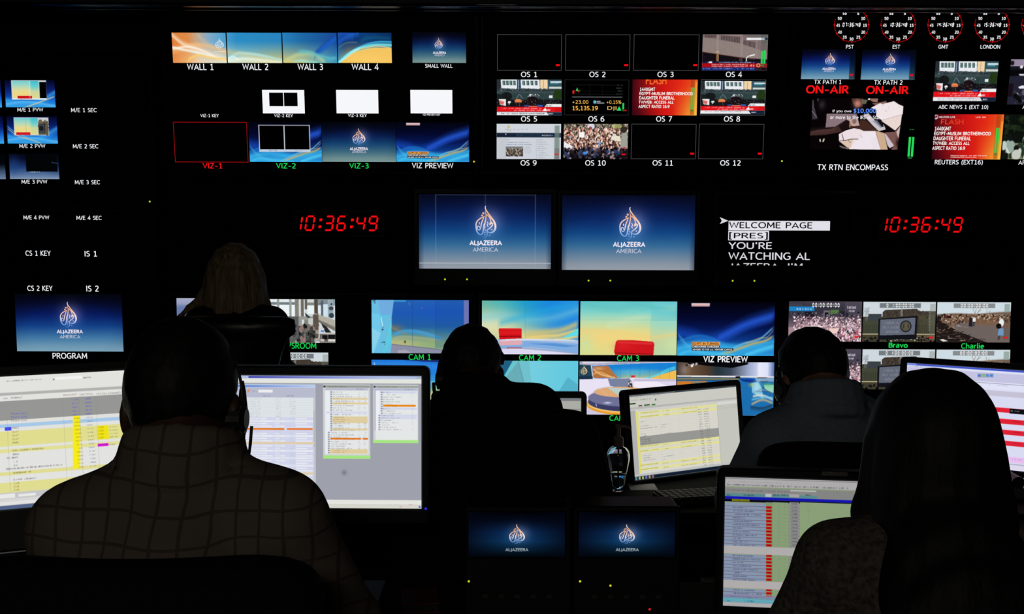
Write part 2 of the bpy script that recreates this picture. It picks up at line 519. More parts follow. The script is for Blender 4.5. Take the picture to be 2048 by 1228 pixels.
def glyphs(s, weight=0.0, shear=0.0):
    """a line of lettering as flat faces, scaled to the unit box (x 0..1, y 0..1 upward)"""
    key = (s, weight, shear)
    if key in _TX: return _TX[key]
    t = 0.118 + weight * 5.0
    vs, fs, x = [], [], 0.0
    for ch in s:
        w, st = FONT.get(ch, FONT[' '])
        for pts in st:
            stroke_geo([(x + px_ * (1 + weight * 2), min(max(py_, t * .42), 1 - t * .42) if (0 <= py_ <= 1 and len(pts) > 6) else py_) for px_, py_ in pts], t, vs, fs)
        x += w * (1 + weight * 2) + .10 + weight
    v = np.array(vs)
    lo, hi = v.min(0), v.max(0)
    body = [c for c in s if c != ' ']
    if all(c.isupper() or c.isdigit() for c in body):
        lo[1], hi[1] = (0.0 if 'J' not in s else lo[1]), 1.0
    v = (v - lo) / np.maximum(hi - lo, 1e-9)
    _TX[key] = (v, fs)
    return v, fs


SEG7 = {'0': 'abcdef', '1': 'bc', '2': 'abged', '3': 'abgcd', '4': 'fgbc', '5': 'afgcd', '6': 'afgedc', '7': 'abc', '8': 'abcdefg', '9': 'abcdfg'}


def seven(s, slant=0.12, t=0.13, gap=0.028, one_left=False):
    """seven-segment digits in the unit box (y upward); returns verts, faces"""
    vs, fs = [], []
    x = 0.0
    wd, ht = 0.62, 1.0

    def quad(pts):
        b = len(vs)
        vs.extend(pts); fs.append(tuple(range(b, b + len(pts))))
    for ch in s:
        if ch == ':':
            for y in (0.28, 0.72):
                quad([(x + 0.10, y - 0.085), (x + 0.28, y - 0.085), (x + 0.28, y + 0.085), (x + 0.10, y + 0.085)])
            x += 0.46
            continue
        if ch == ' ':
            x += wd + 0.16
            continue
        h = t / 2
        A = dict(a=((0, 1), (wd, 1)), b=((wd, 1), (wd, .5)), c=((wd, .5), (wd, 0)), d=((0, 0), (wd, 0)), e=((0, .5), (0, 0)), f=((0, 1), (0, .5)), g=((0, .5), (wd, .5)))
        for sg in SEG7[ch]:
            (xa, ya), (xb, yb) = A[sg]
            ya, yb = h + ya * (ht - t), h + yb * (ht - t)
            xa, xb = x + h + xa * (1 - t / wd), x + h + xb * (1 - t / wd)
            if sg in 'adg':
                quad([(xa + gap, ya), (xa + h + gap, ya - h), (xb - h - gap, ya - h), (xb - gap, ya), (xb - h - gap, ya + h), (xa + h + gap, ya + h)])
            else:
                quad([(xa, yb + gap), (xa + h, yb + h + gap), (xa + h, ya - h - gap), (xa, ya - gap), (xa - h, ya - h - gap), (xa - h, yb + h + gap)])
        x += wd + (0.2 if ch != '1' else 0.2)
    v = np.array(vs)
    v[:, 0] += slant * v[:, 1]
    lo, hi = v.min(0), v.max(0)
    return (v - lo) / (hi - lo), fs


def smooth_pts(pts, n=6):
    """Catmull-Rom through rows of numbers"""
    p = np.array(pts, dtype=float)
    p = np.vstack([2 * p[0] - p[1], p, 2 * p[-1] - p[-2]])
    out = []
    for i in range(1, len(p) - 2):
        for k in range(n):
            t = k / n
            out.append(0.5 * ((2 * p[i]) + (-p[i - 1] + p[i + 1]) * t + (2 * p[i - 1] - 5 * p[i] + 4 * p[i + 1] - p[i + 2]) * t * t + (-p[i - 1] + 3 * p[i] - 3 * p[i + 1] + p[i + 2]) * t ** 3))
    out.append(p[-2])
    return np.array(out)


def emblem():
    """the calligraphic drop: strokes (x, y, width) in a 370 x 612 box, y down"""
    S = [
        [(185, 2, 9), (176, 22, 13), (178, 50, 15), (192, 84, 17), (230, 142, 20), (290, 226, 24), (338, 296, 26), (362, 366, 28), (362, 426, 28), (338, 478, 26), (292, 510, 22), (246, 506, 14), (222, 492, 7)],
        [(318, 322, 12), (306, 370, 16), (268, 418, 16), (226, 448, 15), (208, 486, 15), (212, 546, 14), (190, 588, 12), (158, 608, 9), (118, 578, 5)],
        [(196, 160, 9), (226, 186, 15), (258, 222, 17), (272, 262, 17), (278, 296, 12)],
        [(168, 198, 8), (100, 230, 17), (40, 276, 18), (10, 326, 17), (5, 386, 16), (14, 466, 17), (48, 526, 18), (92, 548, 18), (126, 522, 18), (140, 458, 17), (150, 396, 17), (170, 326, 17), (188, 226, 15), (190, 166, 12), (180, 126, 8), (178, 90, 6)],
        [(150, 212, 9), (130, 266, 15), (104, 336, 16), (94, 398, 15), (78, 448, 14), (50, 458, 13), (26, 428, 13), (36, 390, 12), (62, 390, 12), (70, 424, 10)],
        [(160, 330, 9), (146, 380, 13), (160, 420, 13), (178, 396, 9)],
        [(206, 300, 10), (226, 330, 12), (214, 372, 12), (232, 400, 9)],
        [(164, 444, 10), (186, 478, 14)],
    ]
    D = [(140, 142, 20), (116, 184, 18), (66, 324, 12), (66, 346, 8), (296, 452, 13), (166, 506, 14), (166, 550, 13), (256, 562, 15), (284, 322, 24), (266, 346, 17)]
    vs, fs = [], []
    for st in S:
        p = smooth_pts(st, 5)
        b = len(vs)
        for i in range(len(p)):
            t = p[min(i + 1, len(p) - 1), :2] - p[max(i - 1, 0), :2]
            t = t / (np.hypot(*t) + 1e-9)
            nrm = np.array((-t[1], t[0])) * max(p[i, 2] * 1.22, 3) / 2
            vs += [tuple(p[i, :2] + nrm), tuple(p[i, :2] - nrm)]
        for i in range(len(p) - 1):
            fs.append((b + 2 * i, b + 2 * i + 1, b + 2 * i + 3, b + 2 * i + 2))
    for x, y, r in D:
        b = len(vs)
        vs += [(x + r * math.cos(k * math.pi / 5), y + r * math.sin(k * math.pi / 5)) for k in range(10)]
        fs.append(tuple(range(b, b + 10)))
    v = np.array(vs)
    return v / np.array((370.0, 612.0)), fs


EMB_V, EMB_F = emblem()


def emblem_cols(mono=None):
    if mono is not None:
        return np.tile(c255(mono), (len(EMB_V), 1))
    x, y = EMB_V[:, 0], EMB_V[:, 1]
    stops = [(0, (240, 222, 212)), (0.25, (234, 176, 136)), (0.45, (236, 194, 170)), (0.6, (234, 216, 222)), (0.8, (150, 180, 225)), (0.92, (95, 150, 215)), (1.0, (70, 120, 190))]
    ts = [s[0] for s in stops]
    c = np.stack([np.interp(y, ts, [s[1][k] for s in stops]) for k in range(3)], 1)
    k = np.clip((x - 0.55) * 2.0, 0, 1)[:, None] * np.exp(-((y - 0.55) / 0.22) ** 2)[:, None]
    c = c * (1 - 0.75 * k) + np.array((255, 232, 222)) * 0.75 * k
    return c / 255.0


# ---------------------------------------------------------------- pictures on the screens
class Cv:
    """a colour field drawn in 'view' units, later laid out as a fine grid of coloured vertices"""
    def __init__(self, wpx, hpx, view, res=1.0):
        self.nx, self.ny = max(2, int(round(wpx * res)) + 1), max(2, int(round(hpx * res)) + 1)
        self.view = view
        x0, y0, x1, y1 = view
        self.X, self.Y = np.meshgrid(np.linspace(x0, x1, self.nx), np.linspace(y0, y1, self.ny))
        self.sx, self.sy = abs(x1 - x0) / (self.nx - 1), abs(y1 - y0) / (self.ny - 1)
        self.im = np.zeros((self.ny, self.nx, 3))
        self.over = []                      # lettering and emblems: verts (view units), faces, colours

    def mix(self, m, c, a=1.0):
        m = (np.clip(m, 0, 1) * a)[..., None]
        self.im = self.im * (1 - m) + np.asarray(c255(c)) * m
        return self

    def fill(self, c):
        self.im[:] = c255(c); return self

    def stops(self, t, st):
        ts = [s[0] for s in st]
        return np.stack([np.interp(t, ts, [s[1][k] for s in st]) for k in range(3)], -1) / 255.0

    def vgrad(self, st, y0=None, y1=None):
        a, b = (self.view[1] if y0 is None else y0), (self.view[3] if y1 is None else y1)
        self.im = self.stops((self.Y - a) / (b - a), st); return self

    def hgrad(self, st):
        self.im = self.stops((self.X - self.view[0]) / (self.view[2] - self.view[0]), st); return self

    def rect(self, x0, y0, x1, y1, c, a=1.0):
        if x0 > x1: x0, x1 = x1, x0
        if y0 > y1: y0, y1 = y1, y0
        mx = np.clip((self.X - x0) / self.sx + .5, 0, 1) * np.clip((x1 - self.X) / self.sx + .5, 0, 1)
        my = np.clip((self.Y - y0) / self.sy + .5, 0, 1) * np.clip((y1 - self.Y) / self.sy + .5, 0, 1)
        return self.mix(mx * my, c, a)

    def frame(self, x0, y0, x1, y1, w, c, a=1.0):
        self.rect(x0, y0, x1, y0 + w, c, a); self.rect(x0, y1 - w, x1, y1, c, a)
        self.rect(x0, y0, x0 + w, y1, c, a); return self.rect(x1 - w, y0, x1, y1, c, a)

    def ell(self, cx, cy, rx, ry, c, a=1.0, soft=None):
        d = np.hypot((self.X - cx) / rx, (self.Y - cy) / ry)
        s = soft if soft is not None else max(self.sx / rx, self.sy / ry)
        return self.mix((1 - d) / s + .5, c, a)

    def glow(self, cx, cy, rx, ry, c, a=1.0):
        return self.mix(np.exp(-((self.X - cx) / rx) ** 2 - ((self.Y - cy) / ry) ** 2), c, a)

    def add_glow(self, cx, cy, rx, ry, c, a=1.0):
        m = np.exp(-((self.X - cx) / rx) ** 2 - ((self.Y - cy) / ry) ** 2)[..., None] * a
        self.im = np.clip(self.im + m * c255(c), 0, 1); return self

    def poly(self, pts, c, a=1.0):
        p = np.array(pts, dtype=float)
        acc = np.zeros_like(self.X)
        for ox, oy in ((-.25, -.25), (.25, -.25), (-.25, .25), (.25, .25)):
            X, Y = self.X + ox * self.sx, self.Y + oy * self.sy
            ins = np.zeros(self.X.shape, bool)
            j = len(p) - 1
            for i in range(len(p)):
                xi, yi, xj, yj = *p[i], *p[j]
                if yi != yj:
                    ins ^= ((yi > Y) != (yj > Y)) & (X < (xj - xi) * (Y - yi) / (yj - yi) + xi)
                j = i
            acc += ins * .25
        return self.mix(acc, c, a)

    def line(self, pts, w, c, a=1.0, soft=1.0):
        p = np.array(pts, dtype=float)
        d = np.full(self.X.shape, 1e9)
        for i in range(len(p) - 1):
            e = p[i + 1] - p[i]
            t = np.clip(((self.X - p[i, 0]) * e[0] + (self.Y - p[i, 1]) * e[1]) / (e @ e + 1e-9), 0, 1)
            d = np.minimum(d, np.hypot(self.X - p[i, 0] - t * e[0], self.Y - p[i, 1] - t * e[1]))
        s = max(self.sx, self.sy) * soft
        return self.mix((w / 2 - d) / s + .5, c, a)

    def ribbon(self, pts, c, up, dn, a=1.0, power=1.0):
        """a soft band along y(x): fades over 'up' above and 'dn' below; alpha also tapers where the curve ends"""
        p = smooth_pts(pts, 8) if len(pts) > 2 else np.array(pts, dtype=float)
        y = np.interp(self.X, p[:, 0], p[:, 1], left=np.nan, right=np.nan)
        d = self.Y - y
        m = np.where(d < 0, 1 + d / up, 1 - d / dn)
        m = np.clip(np.nan_to_num(m, nan=0.0), 0, 1) ** power
        ends = np.clip((self.X - p[0, 0]) / (0.06 * (p[-1, 0] - p[0, 0]) + 1e-9), 0, 1) * np.clip((p[-1, 0] - self.X) / (0.06 * (p[-1, 0] - p[0, 0]) + 1e-9), 0, 1)
        ends = np.where((p[0, 0] <= self.view[0]), 1, ends) if p[0, 0] <= self.view[0] and p[-1, 0] >= self.view[2] else ends
        return self.mix(m * ends, c, a)

    def noise(self, amp, seed=0, cell=2):
        r = np.random.RandomState(seed)
        n = r.randn(self.ny // cell + 2, self.nx // cell + 2)
        n = np.repeat(np.repeat(n, cell, 0), cell, 1)[:self.ny, :self.nx]
        self.im = np.clip(self.im + n[..., None] * amp, 0, 1); return self

    def dots(self, n, x0, y0, x1, y1, smin, smax, pal, seed=0, asp=1.0):
        r = random.Random(seed)
        for _ in range(n):
            x, y = r.uniform(x0, x1), r.uniform(y0, y1)
            s = r.uniform(smin, smax)
            ix0, ix1 = int((x - 2.5 * s - self.view[0]) / self.sx), int((x + 2.5 * s - self.view[0]) / self.sx) + 2
            iy0, iy1 = int((y - 2.5 * s - self.view[1]) / self.sy), int((y + 2.5 * s - self.view[1]) / self.sy) + 2
            ix0, iy0 = max(ix0, 0), max(iy0, 0)
            if ix1 <= ix0 or iy1 <= iy0: continue
            sl = (slice(iy0, iy1), slice(ix0, ix1))
            d = np.hypot(self.X[sl] - x, (self.Y[sl] - y) / asp)
            m = np.clip((s - d) / max(self.sx, self.sy) + .5, 0, 1)[..., None]
            self.im[sl] = self.im[sl] * (1 - m) + c255(r.choice(pal)) * m
        return self

    def scribble(self, x0, y0, x1, h, c, a=0.7, seed=0, fill=0.62):
        """unreadably small writing: short strokes along a row"""
        r = random.Random(seed)
        x = x0
        step = max(self.sx * 1.2, h * 0.35)
        while x < x1:
            if r.random() < fill:
                hh = h * r.uniform(.65, 1.0)
                self.rect(x, y0 + h - hh, min(x + step * r.uniform(.6, 1.3), x1), y0 + h, c, a * r.uniform(.6, 1))
            x += step * 1.25
        return self

    def text(self, s, x0, y0, x1, y1, c, weight=0.0, clip=None):
        v, f = glyphs(s, weight)
        p = np.stack([x0 + v[:, 0] * (x1 - x0), y1 - v[:, 1] * (y1 - y0)], 1)
        self.over.append((p, f, np.tile(c255(c), (len(p), 1)), clip)); return self

    def digits(self, s, x0, y0, x1, y1, c, slant=0.0, t=0.17):
        v, f = seven(s, slant, t)
        p = np.stack([x0 + v[:, 0] * (x1 - x0), y1 - v[:, 1] * (y1 - y0)], 1)
        self.over.append((p, f, np.tile(c255(c), (len(p), 1)), None)); return self

    def emblem(self, x0, y0, x1, y1, mono=None):
        p = np.stack([x0 + EMB_V[:, 0] * (x1 - x0), y0 + EMB_V[:, 1] * (y1 - y0)], 1)
        self.over.append((p, EMB_F, emblem_cols(mono), None)); return self

    def meter(self, x0, y0, x1, y1, c=(45, 215, 90), foot=True):
        """a pair of level bars with a short foot"""
        w = (x1 - x0)
        self.rect(x0, y0, x0 + .42 * w, y1, c); self.rect(x0 + .58 * w, y0, x1, y1, c)
        if foot: self.rect(x0 - .05 * w, y1 + .06 * (y1 - y0), x1 + .05 * w, y1 + .12 * (y1 - y0), (25, 130, 55))
        return self


def lay(g, cv, pl, rect, w):
    """put a drawn picture on plane pl: rect = u0, v0(bottom), u1, v1(top)"""
    u0, v0, u1, v1 = rect
    U, V = np.meshgrid(np.linspace(u0, u1, cv.nx), np.linspace(v1, v0, cv.ny))
    idx = np.arange(cv.nx * cv.ny).reshape(cv.ny, cv.nx)
    fs = np.stack([idx[1:, :-1], idx[1:, 1:], idx[:-1, 1:], idx[:-1, :-1]], -1).reshape(-1, 4)
    g.add(pl.A(U.ravel(), V.ravel(), w), fs.tolist(), cv.im.reshape(-1, 3))
    x0, y0, x1, y1 = cv.view
    for k, (p, f, c, clip) in enumerate(cv.over):
        if clip is not None:
            p, f, c = clip_below(p, f, c, clip)
        a = u0 + (p[:, 0] - x0) / (x1 - x0) * (u1 - u0)
        b = v1 - (p[:, 1] - y0) / (y1 - y0) * (v1 - v0)
        g.add(pl.A(a, b, w + 0.0008 + 0.0002 * k), [q[::-1] for q in f] if False else f, c)


def clip_below(p, f, c, ymax):
    bm = bmesh.new()
    vs = [bm.verts.new((x, y, 0)) for x, y in p]
    for q in f:
        try: bm.faces.new([vs[i] for i in q])
        except ValueError: pass
    bmesh.ops.bisect_plane(bm, geom=bm.verts[:] + bm.edges[:] + bm.faces[:], plane_co=(0, ymax, 0), plane_no=(0, 1, 0), clear_outer=True)
    bm.verts.index_update()
    v = np.array([k.co[:2] for k in bm.verts])
    ff = [tuple(k.index for k in q.verts) for q in bm.faces]
    bm.free()
    return v, ff, np.tile(c[0], (len(v), 1))


# ---------------------------------------------------------------- what the screens show
def pic_emblem(w, h, bg='blue', emb=(0.43, 0.17, 0.585, 0.59), t1=(0.375, 0.635, 0.625, 0.75), t2=(0.405, 0.72, 0.6, 0.78), res=0.8, second=True):
    """the channel ident: drop emblem and two lines on a blue to grey field"""
    cv = Cv(w, h, (0, 0, 1, 1), res)
    if bg == 'centre':
        cv.vgrad([(0, (7, 11, 34)), (.14, (8, 20, 62)), (.32, (11, 38, 96)), (.5, (18, 68, 128)), (.66, (48, 102, 148)), (.8, (98, 128, 156)), (.92, (136, 148, 162)), (1, (150, 158, 168))])
        k = 0.5
    elif bg == 'green':
        cv.vgrad([(0, (3, 4, 10)), (.15, (6, 10, 34)), (.35, (10, 30, 78)), (.55, (22, 66, 110)), (.75, (62, 105, 125)), (.9, (105, 138, 142)), (1, (122, 150, 148))])
        k = 0.85
    elif bg == 'low':
        cv.vgrad([(0, (1, 1, 4)), (.2, (3, 10, 26)), (.45, (9, 40, 82)), (.65, (10, 50, 90)), (.85, (5, 26, 44)), (1, (1, 4, 7))])
        k = 1.0
    else:
        cv.vgrad([(0, (3, 4, 12)), (.15, (6, 10, 42)), (.35, (8, 26, 92)), (.55, (18, 62, 132)), (.75, (62, 116, 162)), (.9, (105, 148, 176)), (1, (124, 163, 184))])
        k = 0.8
    # the darker upper corners of the ident
    X, Y = cv.X, cv.Y
    cor = np.clip(np.hypot((X - .5) / .62, (Y - .62) / .72) - .62, 0, 1) * np.clip(1.05 - Y, 0, 1) * 1.5 if bg != 'low' else np.clip(np.abs(X - .5) * 2 - .25, 0, 1)
    cv.mix(cor, (3, 5, 16), k)
    if bg == 'centre':
        cv.mix(np.clip(.5 - (.5 - np.abs(X - .5)) * 12, 0, .5), (10, 16, 40), .8)
    cv.add_glow(emb[2] * .92, (emb[1] + emb[3]) / 2, .09, .16, (110, 90, 80), .55)
    cv.add_glow((emb[0] + emb[2]) / 2, (emb[1] + emb[3]) / 2, .1, .22, (50, 55, 70), .35)
    cv.emblem(*emb)
    cv.text('ALJAZEERA', *t1, (232, 226, 240) if bg != 'low' else (135, 150, 160), 0.02)
    if second: cv.text('AMERICA', *t2, (205, 205, 220))
    return cv


def tea(t):                               # caption rows measured inside a zoom
    return t


def pic_wall(i):
    """one quarter of the wide studio backdrop; view units follow a 4.36x enlargement of the row"""
    x0, x1 = [(63, 534), (541, 1018), (1025, 1498), (1505, 1976)][i]
    cv = Cv((x1 - x0) / 4.357, 61, (x0, 45, x1, 308), 1.2)
    X, Y = cv.X, cv.Y
    t = (Y - 45) / 263
    top = cv.stops(X, [(57, (226, 128, 58)), (200, (224, 140, 74)), (280, (196, 168, 140)), (380, (132, 172, 200)), (480, (92, 164, 206)), (620, (42, 140, 196)), (1000, (42, 132, 190)), (1200, (30, 104, 164)), (1480, (26, 76, 150)), (1560, (12, 50, 110)), (1750, (14, 62, 122)), (1975, (10, 44, 92))])
    bot = cv.stops(X, [(57, (232, 138, 70)), (200, (238, 184, 120)), (300, (240, 214, 180)), (480, (226, 226, 204)), (700, (210, 220, 186)), (900, (224, 208, 130)), (1050, (226, 204, 116)), (1200, (206, 208, 140)), (1350, (120, 186, 178)), (1500, (60, 150, 190)), (1600, (220, 186, 96)), (1975, (246, 196, 92))])
    k = np.clip((t - .25) / .75, 0, 1)[..., None] ** 1.15
    cv.im = top * (1 - k) + bot * k
    if i == 0:
        cv.ribbon([(57, 190), (200, 158), (330, 150), (540, 205)], (246, 190, 126), 26, 60, .8)
        cv.ribbon([(57, 60), (150, 140), (260, 190), (400, 235), (560, 290)], (250, 226, 196), 40, 26, .85)
        cv.ribbon([(57, 170), (150, 190), (270, 215), (420, 255), (560, 300)], (240, 250, 246), 16, 20, .95)
        cv.ribbon([(57, 190), (120, 175), (220, 168), (330, 200), (470, 275)], (255, 240, 226), 12, 14, .9)
        cv.ribbon([(180, 308), (220, 262), (300, 238), (400, 260), (560, 280)], (255, 206, 110), 14, 26, .9)
        cv.ribbon([(280, 45), (340, 120), (440, 180), (560, 225)], (214, 190, 160), 40, 36, .5)
        cv.emblem(442, 92, 512, 184, (232, 240, 246))
        cv.text('ALJAZEERA', 428, 203, 533, 217, (236, 232, 216), 0.02)
        cv.text('AMERICA', 438, 224, 532, 237, (226, 224, 200))
    if i == 1:
        cv.ribbon([(541, 272), (620, 225), (700, 224), (830, 240), (1018, 284)], (170, 232, 240), 18, 40, .95)
        cv.ribbon([(541, 212), (700, 240), (1018, 300)], (226, 198, 120), 40, 30, .45)
        cv.ribbon([(541, 290), (700, 270), (1018, 306)], (240, 246, 226), 22, 40, .8)
        cv.ribbon([(541, 275), (590, 255), (640, 280)], (240, 252, 250), 12, 20, .7)
    if i == 2:
        cv.ribbon([(1290, 250), (1380, 176), (1500, 84)], (24, 92, 196), 40, 46, .95)
        cv.ribbon([(1300, 226), (1400, 130), (1500, 52)], (28, 70, 160), 24, 26, .6)
        cv.ribbon([(1025, 300), (1120, 250), (1200, 228), (1300, 236), (1400, 300)], (198, 214, 150), 30, 40, .7)
        cv.ribbon([(1150, 210), (1240, 212), (1330, 240), (1430, 268), (1500, 262)], (92, 190, 200), 26, 26, .75)
        cv.ribbon([(1110, 300), (1180, 284), (1260, 300), (1330, 308)], (150, 226, 222), 12, 20, .8)
    if i == 3:
        cv.poly([(1505, 308), (1560, 268), (1640, 216), (1720, 190), (1830, 172), (1976, 178), (1976, 310), (1505, 310)], (244, 196, 96))
        cv.glow(1760, 300, 190, 60, (252, 206, 104), .8)
        cv.ribbon([(1505, 60), (1560, 45), (1650, 60)], (30, 86, 190), 30, 80, .8)
        cv.ribbon([(1505, 130), (1600, 75), (1700, 45)], (30, 92, 196), 30, 40, .8)
        cv.ribbon([(1505, 180), (1580, 134), (1680, 128)], (110, 130, 130), 10, 14, .6)
        cv.ribbon([(1505, 300), (1580, 232), (1660, 186), (1760, 142), (1860, 122), (1976, 122)], (60, 180, 220), 10, 30, .9)
        cv.ribbon([(1505, 305), (1580, 240), (1660, 190), (1760, 160), (1850, 148), (1976, 150)], (128, 240, 246), 14, 34, .95)
        cv.ribbon([(1560, 280), (1640, 220), (1690, 186), (1750, 176), (1850, 160), (1976, 176)], (252, 214, 130), 6, 10, .9)
        cv.ribbon([(1505, 308), (1560, 270), (1640, 208), (1700, 186)], (196, 250, 250), 12, 14, .8)
        cv.ribbon([(1700, 120), (1800, 90), (1976, 96)], (20, 100, 130), 30, 20, .5)
    return cv


def pic_wave(w, h, split=False, lower=False, res=1.1):
    """navy field with blue and gold waves across the foot; view 475 x 262"""
    cv = Cv(w, h, (0, 0, 475, 262), res)
    X, Y = cv.X, cv.Y
    cv.vgrad([(0, (3, 3, 14)), (.3, (4, 8, 44)), (.5, (6, 22, 82)), (.7, (12, 52, 130)), (.85, (30, 108, 184)), (1, (46, 160, 220))])
    cv.ribbon([(0, 150), (80, 168), (170, 190), (330, 110), (475, 60)], (22, 70, 180), 50, 40, .75)
    cv.ribbon([(190, 182), (330, 112), (475, 66)], (40, 90, 215), 26, 40, .7)
    cv.ribbon([(0, 195), (90, 165), (170, 175), (260, 210), (475, 215)], (30, 120, 200), 10, 60, .7)
    cv.ribbon([(0, 230), (120, 205), (300, 225), (475, 190)], (60, 190, 240), 30, 60, .75)
    cv.ribbon([(0, 150), (60, 215), (140, 250), (230, 262)], (86, 190, 235), 5, 30, .5)
    cv.ribbon([(190, 262), (260, 232), (330, 200), (400, 182), (475, 118)], (120, 190, 220), 8, 12, .8)
    cv.ribbon([(210, 262), (280, 236), (360, 206), (430, 188), (475, 162)], (216, 176, 96), 9, 12, .85)
    cv.ribbon([(330, 205), (400, 176), (440, 170), (475, 130)], (190, 180, 120), 4, 6, .7)
    cv.ribbon([(330, 262), (400, 236), (475, 215)], (90, 215, 250), 16, 20, .7)
    cv.ribbon([(0, 262), (60, 240), (190, 250), (300, 262)], (70, 200, 245), 10, 20, .7)
    if split:
        cv.frame(65, 20, 400, 196, 5, (216, 222, 232)); cv.rect(70, 24, 395, 182, (0, 0, 0))
        cv.rect(229, 22, 235, 186, (206, 212, 222)); cv.rect(70, 180, 398, 194, (196, 208, 226))
        cv.scribble(130, 184, 180, 7, (90, 90, 110), .8, 1); cv.scribble(290, 184, 350, 7, (120, 120, 130), .7, 2)
    if lower:
        cv.rect(67, 7, 156, 22, (212, 168, 172)); cv.rect(67, 7, 156, 12, (236, 216, 218))
        cv.rect(72, 195, 210, 212, (236, 158, 70)); cv.text('EGYPT IN TURMOIL', 75, 198, 206, 209, (40, 22, 10), .01)
        cv.rect(72, 213, 208, 224, (28, 26, 34)); cv.text('CHRISTOPHER SCHROEDER', 75, 215, 205, 222.5, (240, 240, 240), .01)
        cv.rect(72, 225.5, 276, 238, (28, 26, 34)); cv.text('ADVISER TO TOP U.S. VENTURE CAPITAL', 75, 228, 272, 236, (240, 240, 240), .01)
    return cv


def pic_street(w, h, bar=0, seed=3, res=1.25):
    """a street with white fronted blocks above a crowd, news strips below; view 400 x 222"""
    cv = Cv(w, h, (0, 0, 400, 222), res)
    cv.fill((44, 58, 62))
    cv.rect(0, 0, 400, 60, (66, 78, 84)); cv.rect(0, 0, 24, 60, (38, 44, 52))
    for x0, x1 in ((24, 124), (146, 262)):
        cv.poly([(x0, 0), (x1, 0), (x1 + 4, 58), (x0 + 4, 54)], (232, 236, 240))
        n = 4
        for k in range(n):
            a = x0 + 10 + k * (x1 - x0 - 14) / n
            cv.poly([(a, 8), (a + 17, 8), (a + 19, 36), (a + 2, 35)], (72, 98, 96)); cv.rect(a + 6, 10, a + 8, 36, (150, 180, 180))
    cv.rect(124, 0, 146, 60, (44, 60, 82)); cv.rect(132, 0, 136, 60, (160, 190, 215))
    cv.poly([(266, 0), (312, 0), (314, 56), (268, 60)], (240, 212, 168)); cv.rect(286, 4, 290, 54, (196, 160, 120))
    cv.rect(314, 0, 400, 50, (52, 84, 96)); cv.rect(330, 10, 398, 20, (212, 226, 230)); cv.rect(330, 22, 380, 27, (60, 160, 180))
    cv.rect(322, 44, 400, 56, (206, 214, 206))
    cv.dots(90, 10, 56, 330, 74, 1.2, 3.2, [(24, 28, 30), (120, 126, 130), (70, 84, 90)], seed)
    cv.rect(0, 72, 400, 86, (58, 74, 76)); cv.rect(0, 86, 400, 126, (46, 66, 66), .8)
    cv.line([(118, 124), (136, 92)], 4, (120, 140, 150), .7); cv.line([(140, 92), (160, 118)], 4, (140, 150, 170), .7)
    cv.ell(60, 104, 34, 26, (20, 24, 24)); cv.ell(10, 120, 30, 30, (22, 30, 30)); cv.ell(376, 94, 26, 36, (34, 56, 22))
    cv.rect(188, 92, 252, 110, (86, 100, 106)); cv.dots(26, 188, 90, 260, 108, 2, 4, [(214, 220, 226), (40, 44, 50)], seed + 1)
    cv.rect(322, 98, 344, 114, (226, 232, 230))
    cv.rect(0, 124, 400, 172, (20, 20, 24)); cv.ell(220, 130, 36, 26, (26, 16, 20))
    cv.dots(150, 0, 120, 400, 168, 1.5, 4, [(26, 20, 22), (12, 12, 16), (60, 56, 60), (90, 80, 80)], seed + 2)
    cv.ell(132, 132, 22, 10, (232, 140, 84)); cv.rect(112, 130, 154, 142, (220, 120, 70))
    cv.poly([(12, 122), (56, 122), (56, 164), (20, 156)], (236, 232, 232)); cv.poly([(14, 128), (46, 138), (40, 158), (20, 152)], (212, 66, 66), .75)
    cv.dots(4, 72, 138, 92, 152, 3, 6, [(236, 236, 236)], seed + 5)
    cv.rect(196, 164, 250, 170, (232, 120, 96)); cv.rect(252, 158, 284, 168, (56, 96, 190)); cv.rect(168, 158, 196, 168, (50, 80, 160), .8)
    y = 152
    cv.poly([(308, y), (400, y), (400, y + 18), (294, y + 18)], (236, 240, 240)); cv.scribble(304, y + 4, 352, 11, (60, 70, 90), .8, seed + 6)
    yr = 170
    cv.rect(0, yr, 400, yr + 30, (226, 18, 26))
    cv.scribble(30, yr + 5, 276, 8, (255, 226, 226), .8, seed + 7, .75); cv.scribble(108, yr + 17, 276, 8, (255, 226, 226), .8, seed + 8, .75)
    cv.poly([(290, yr + 14), (300, yr + 4), (310, yr + 25), (282, yr + 25)], (255, 250, 250)); cv.scribble(306, yr + 12, 330, 12, (255, 250, 250), .95, seed + 9, .85)
    cv.rect(358, yr, 400, yr + 30, (196, 10, 16), .6)
    if bar == 0:
        cv.rect(0, 202, 400, 222, (226, 230, 232)); cv.poly([(308, 202), (400, 202), (400, 222), (322, 222)], (22, 38, 56))
        cv.scribble(26, 206, 300, 10, (80, 84, 92), .8, seed + 10, .75)
    else:
        cv.rect(0, 200, 400, 222, (234, 236, 240)); cv.poly([(300, 200), (400, 200), (400, 222), (316, 222)], (16, 30, 56))
        cv.scribble(30, 203, 300, 7, (110, 110, 120), .7, seed + 10, .75)
        if bar == 2: cv.scribble(30, 212, 310, 7, (140, 140, 150), .6, seed + 12, .75)
    cv.scribble(320, 206, 352, 10, (226, 236, 240), .9, seed + 11, .85)
    cv.noise(.025, seed, 1)
    return cv


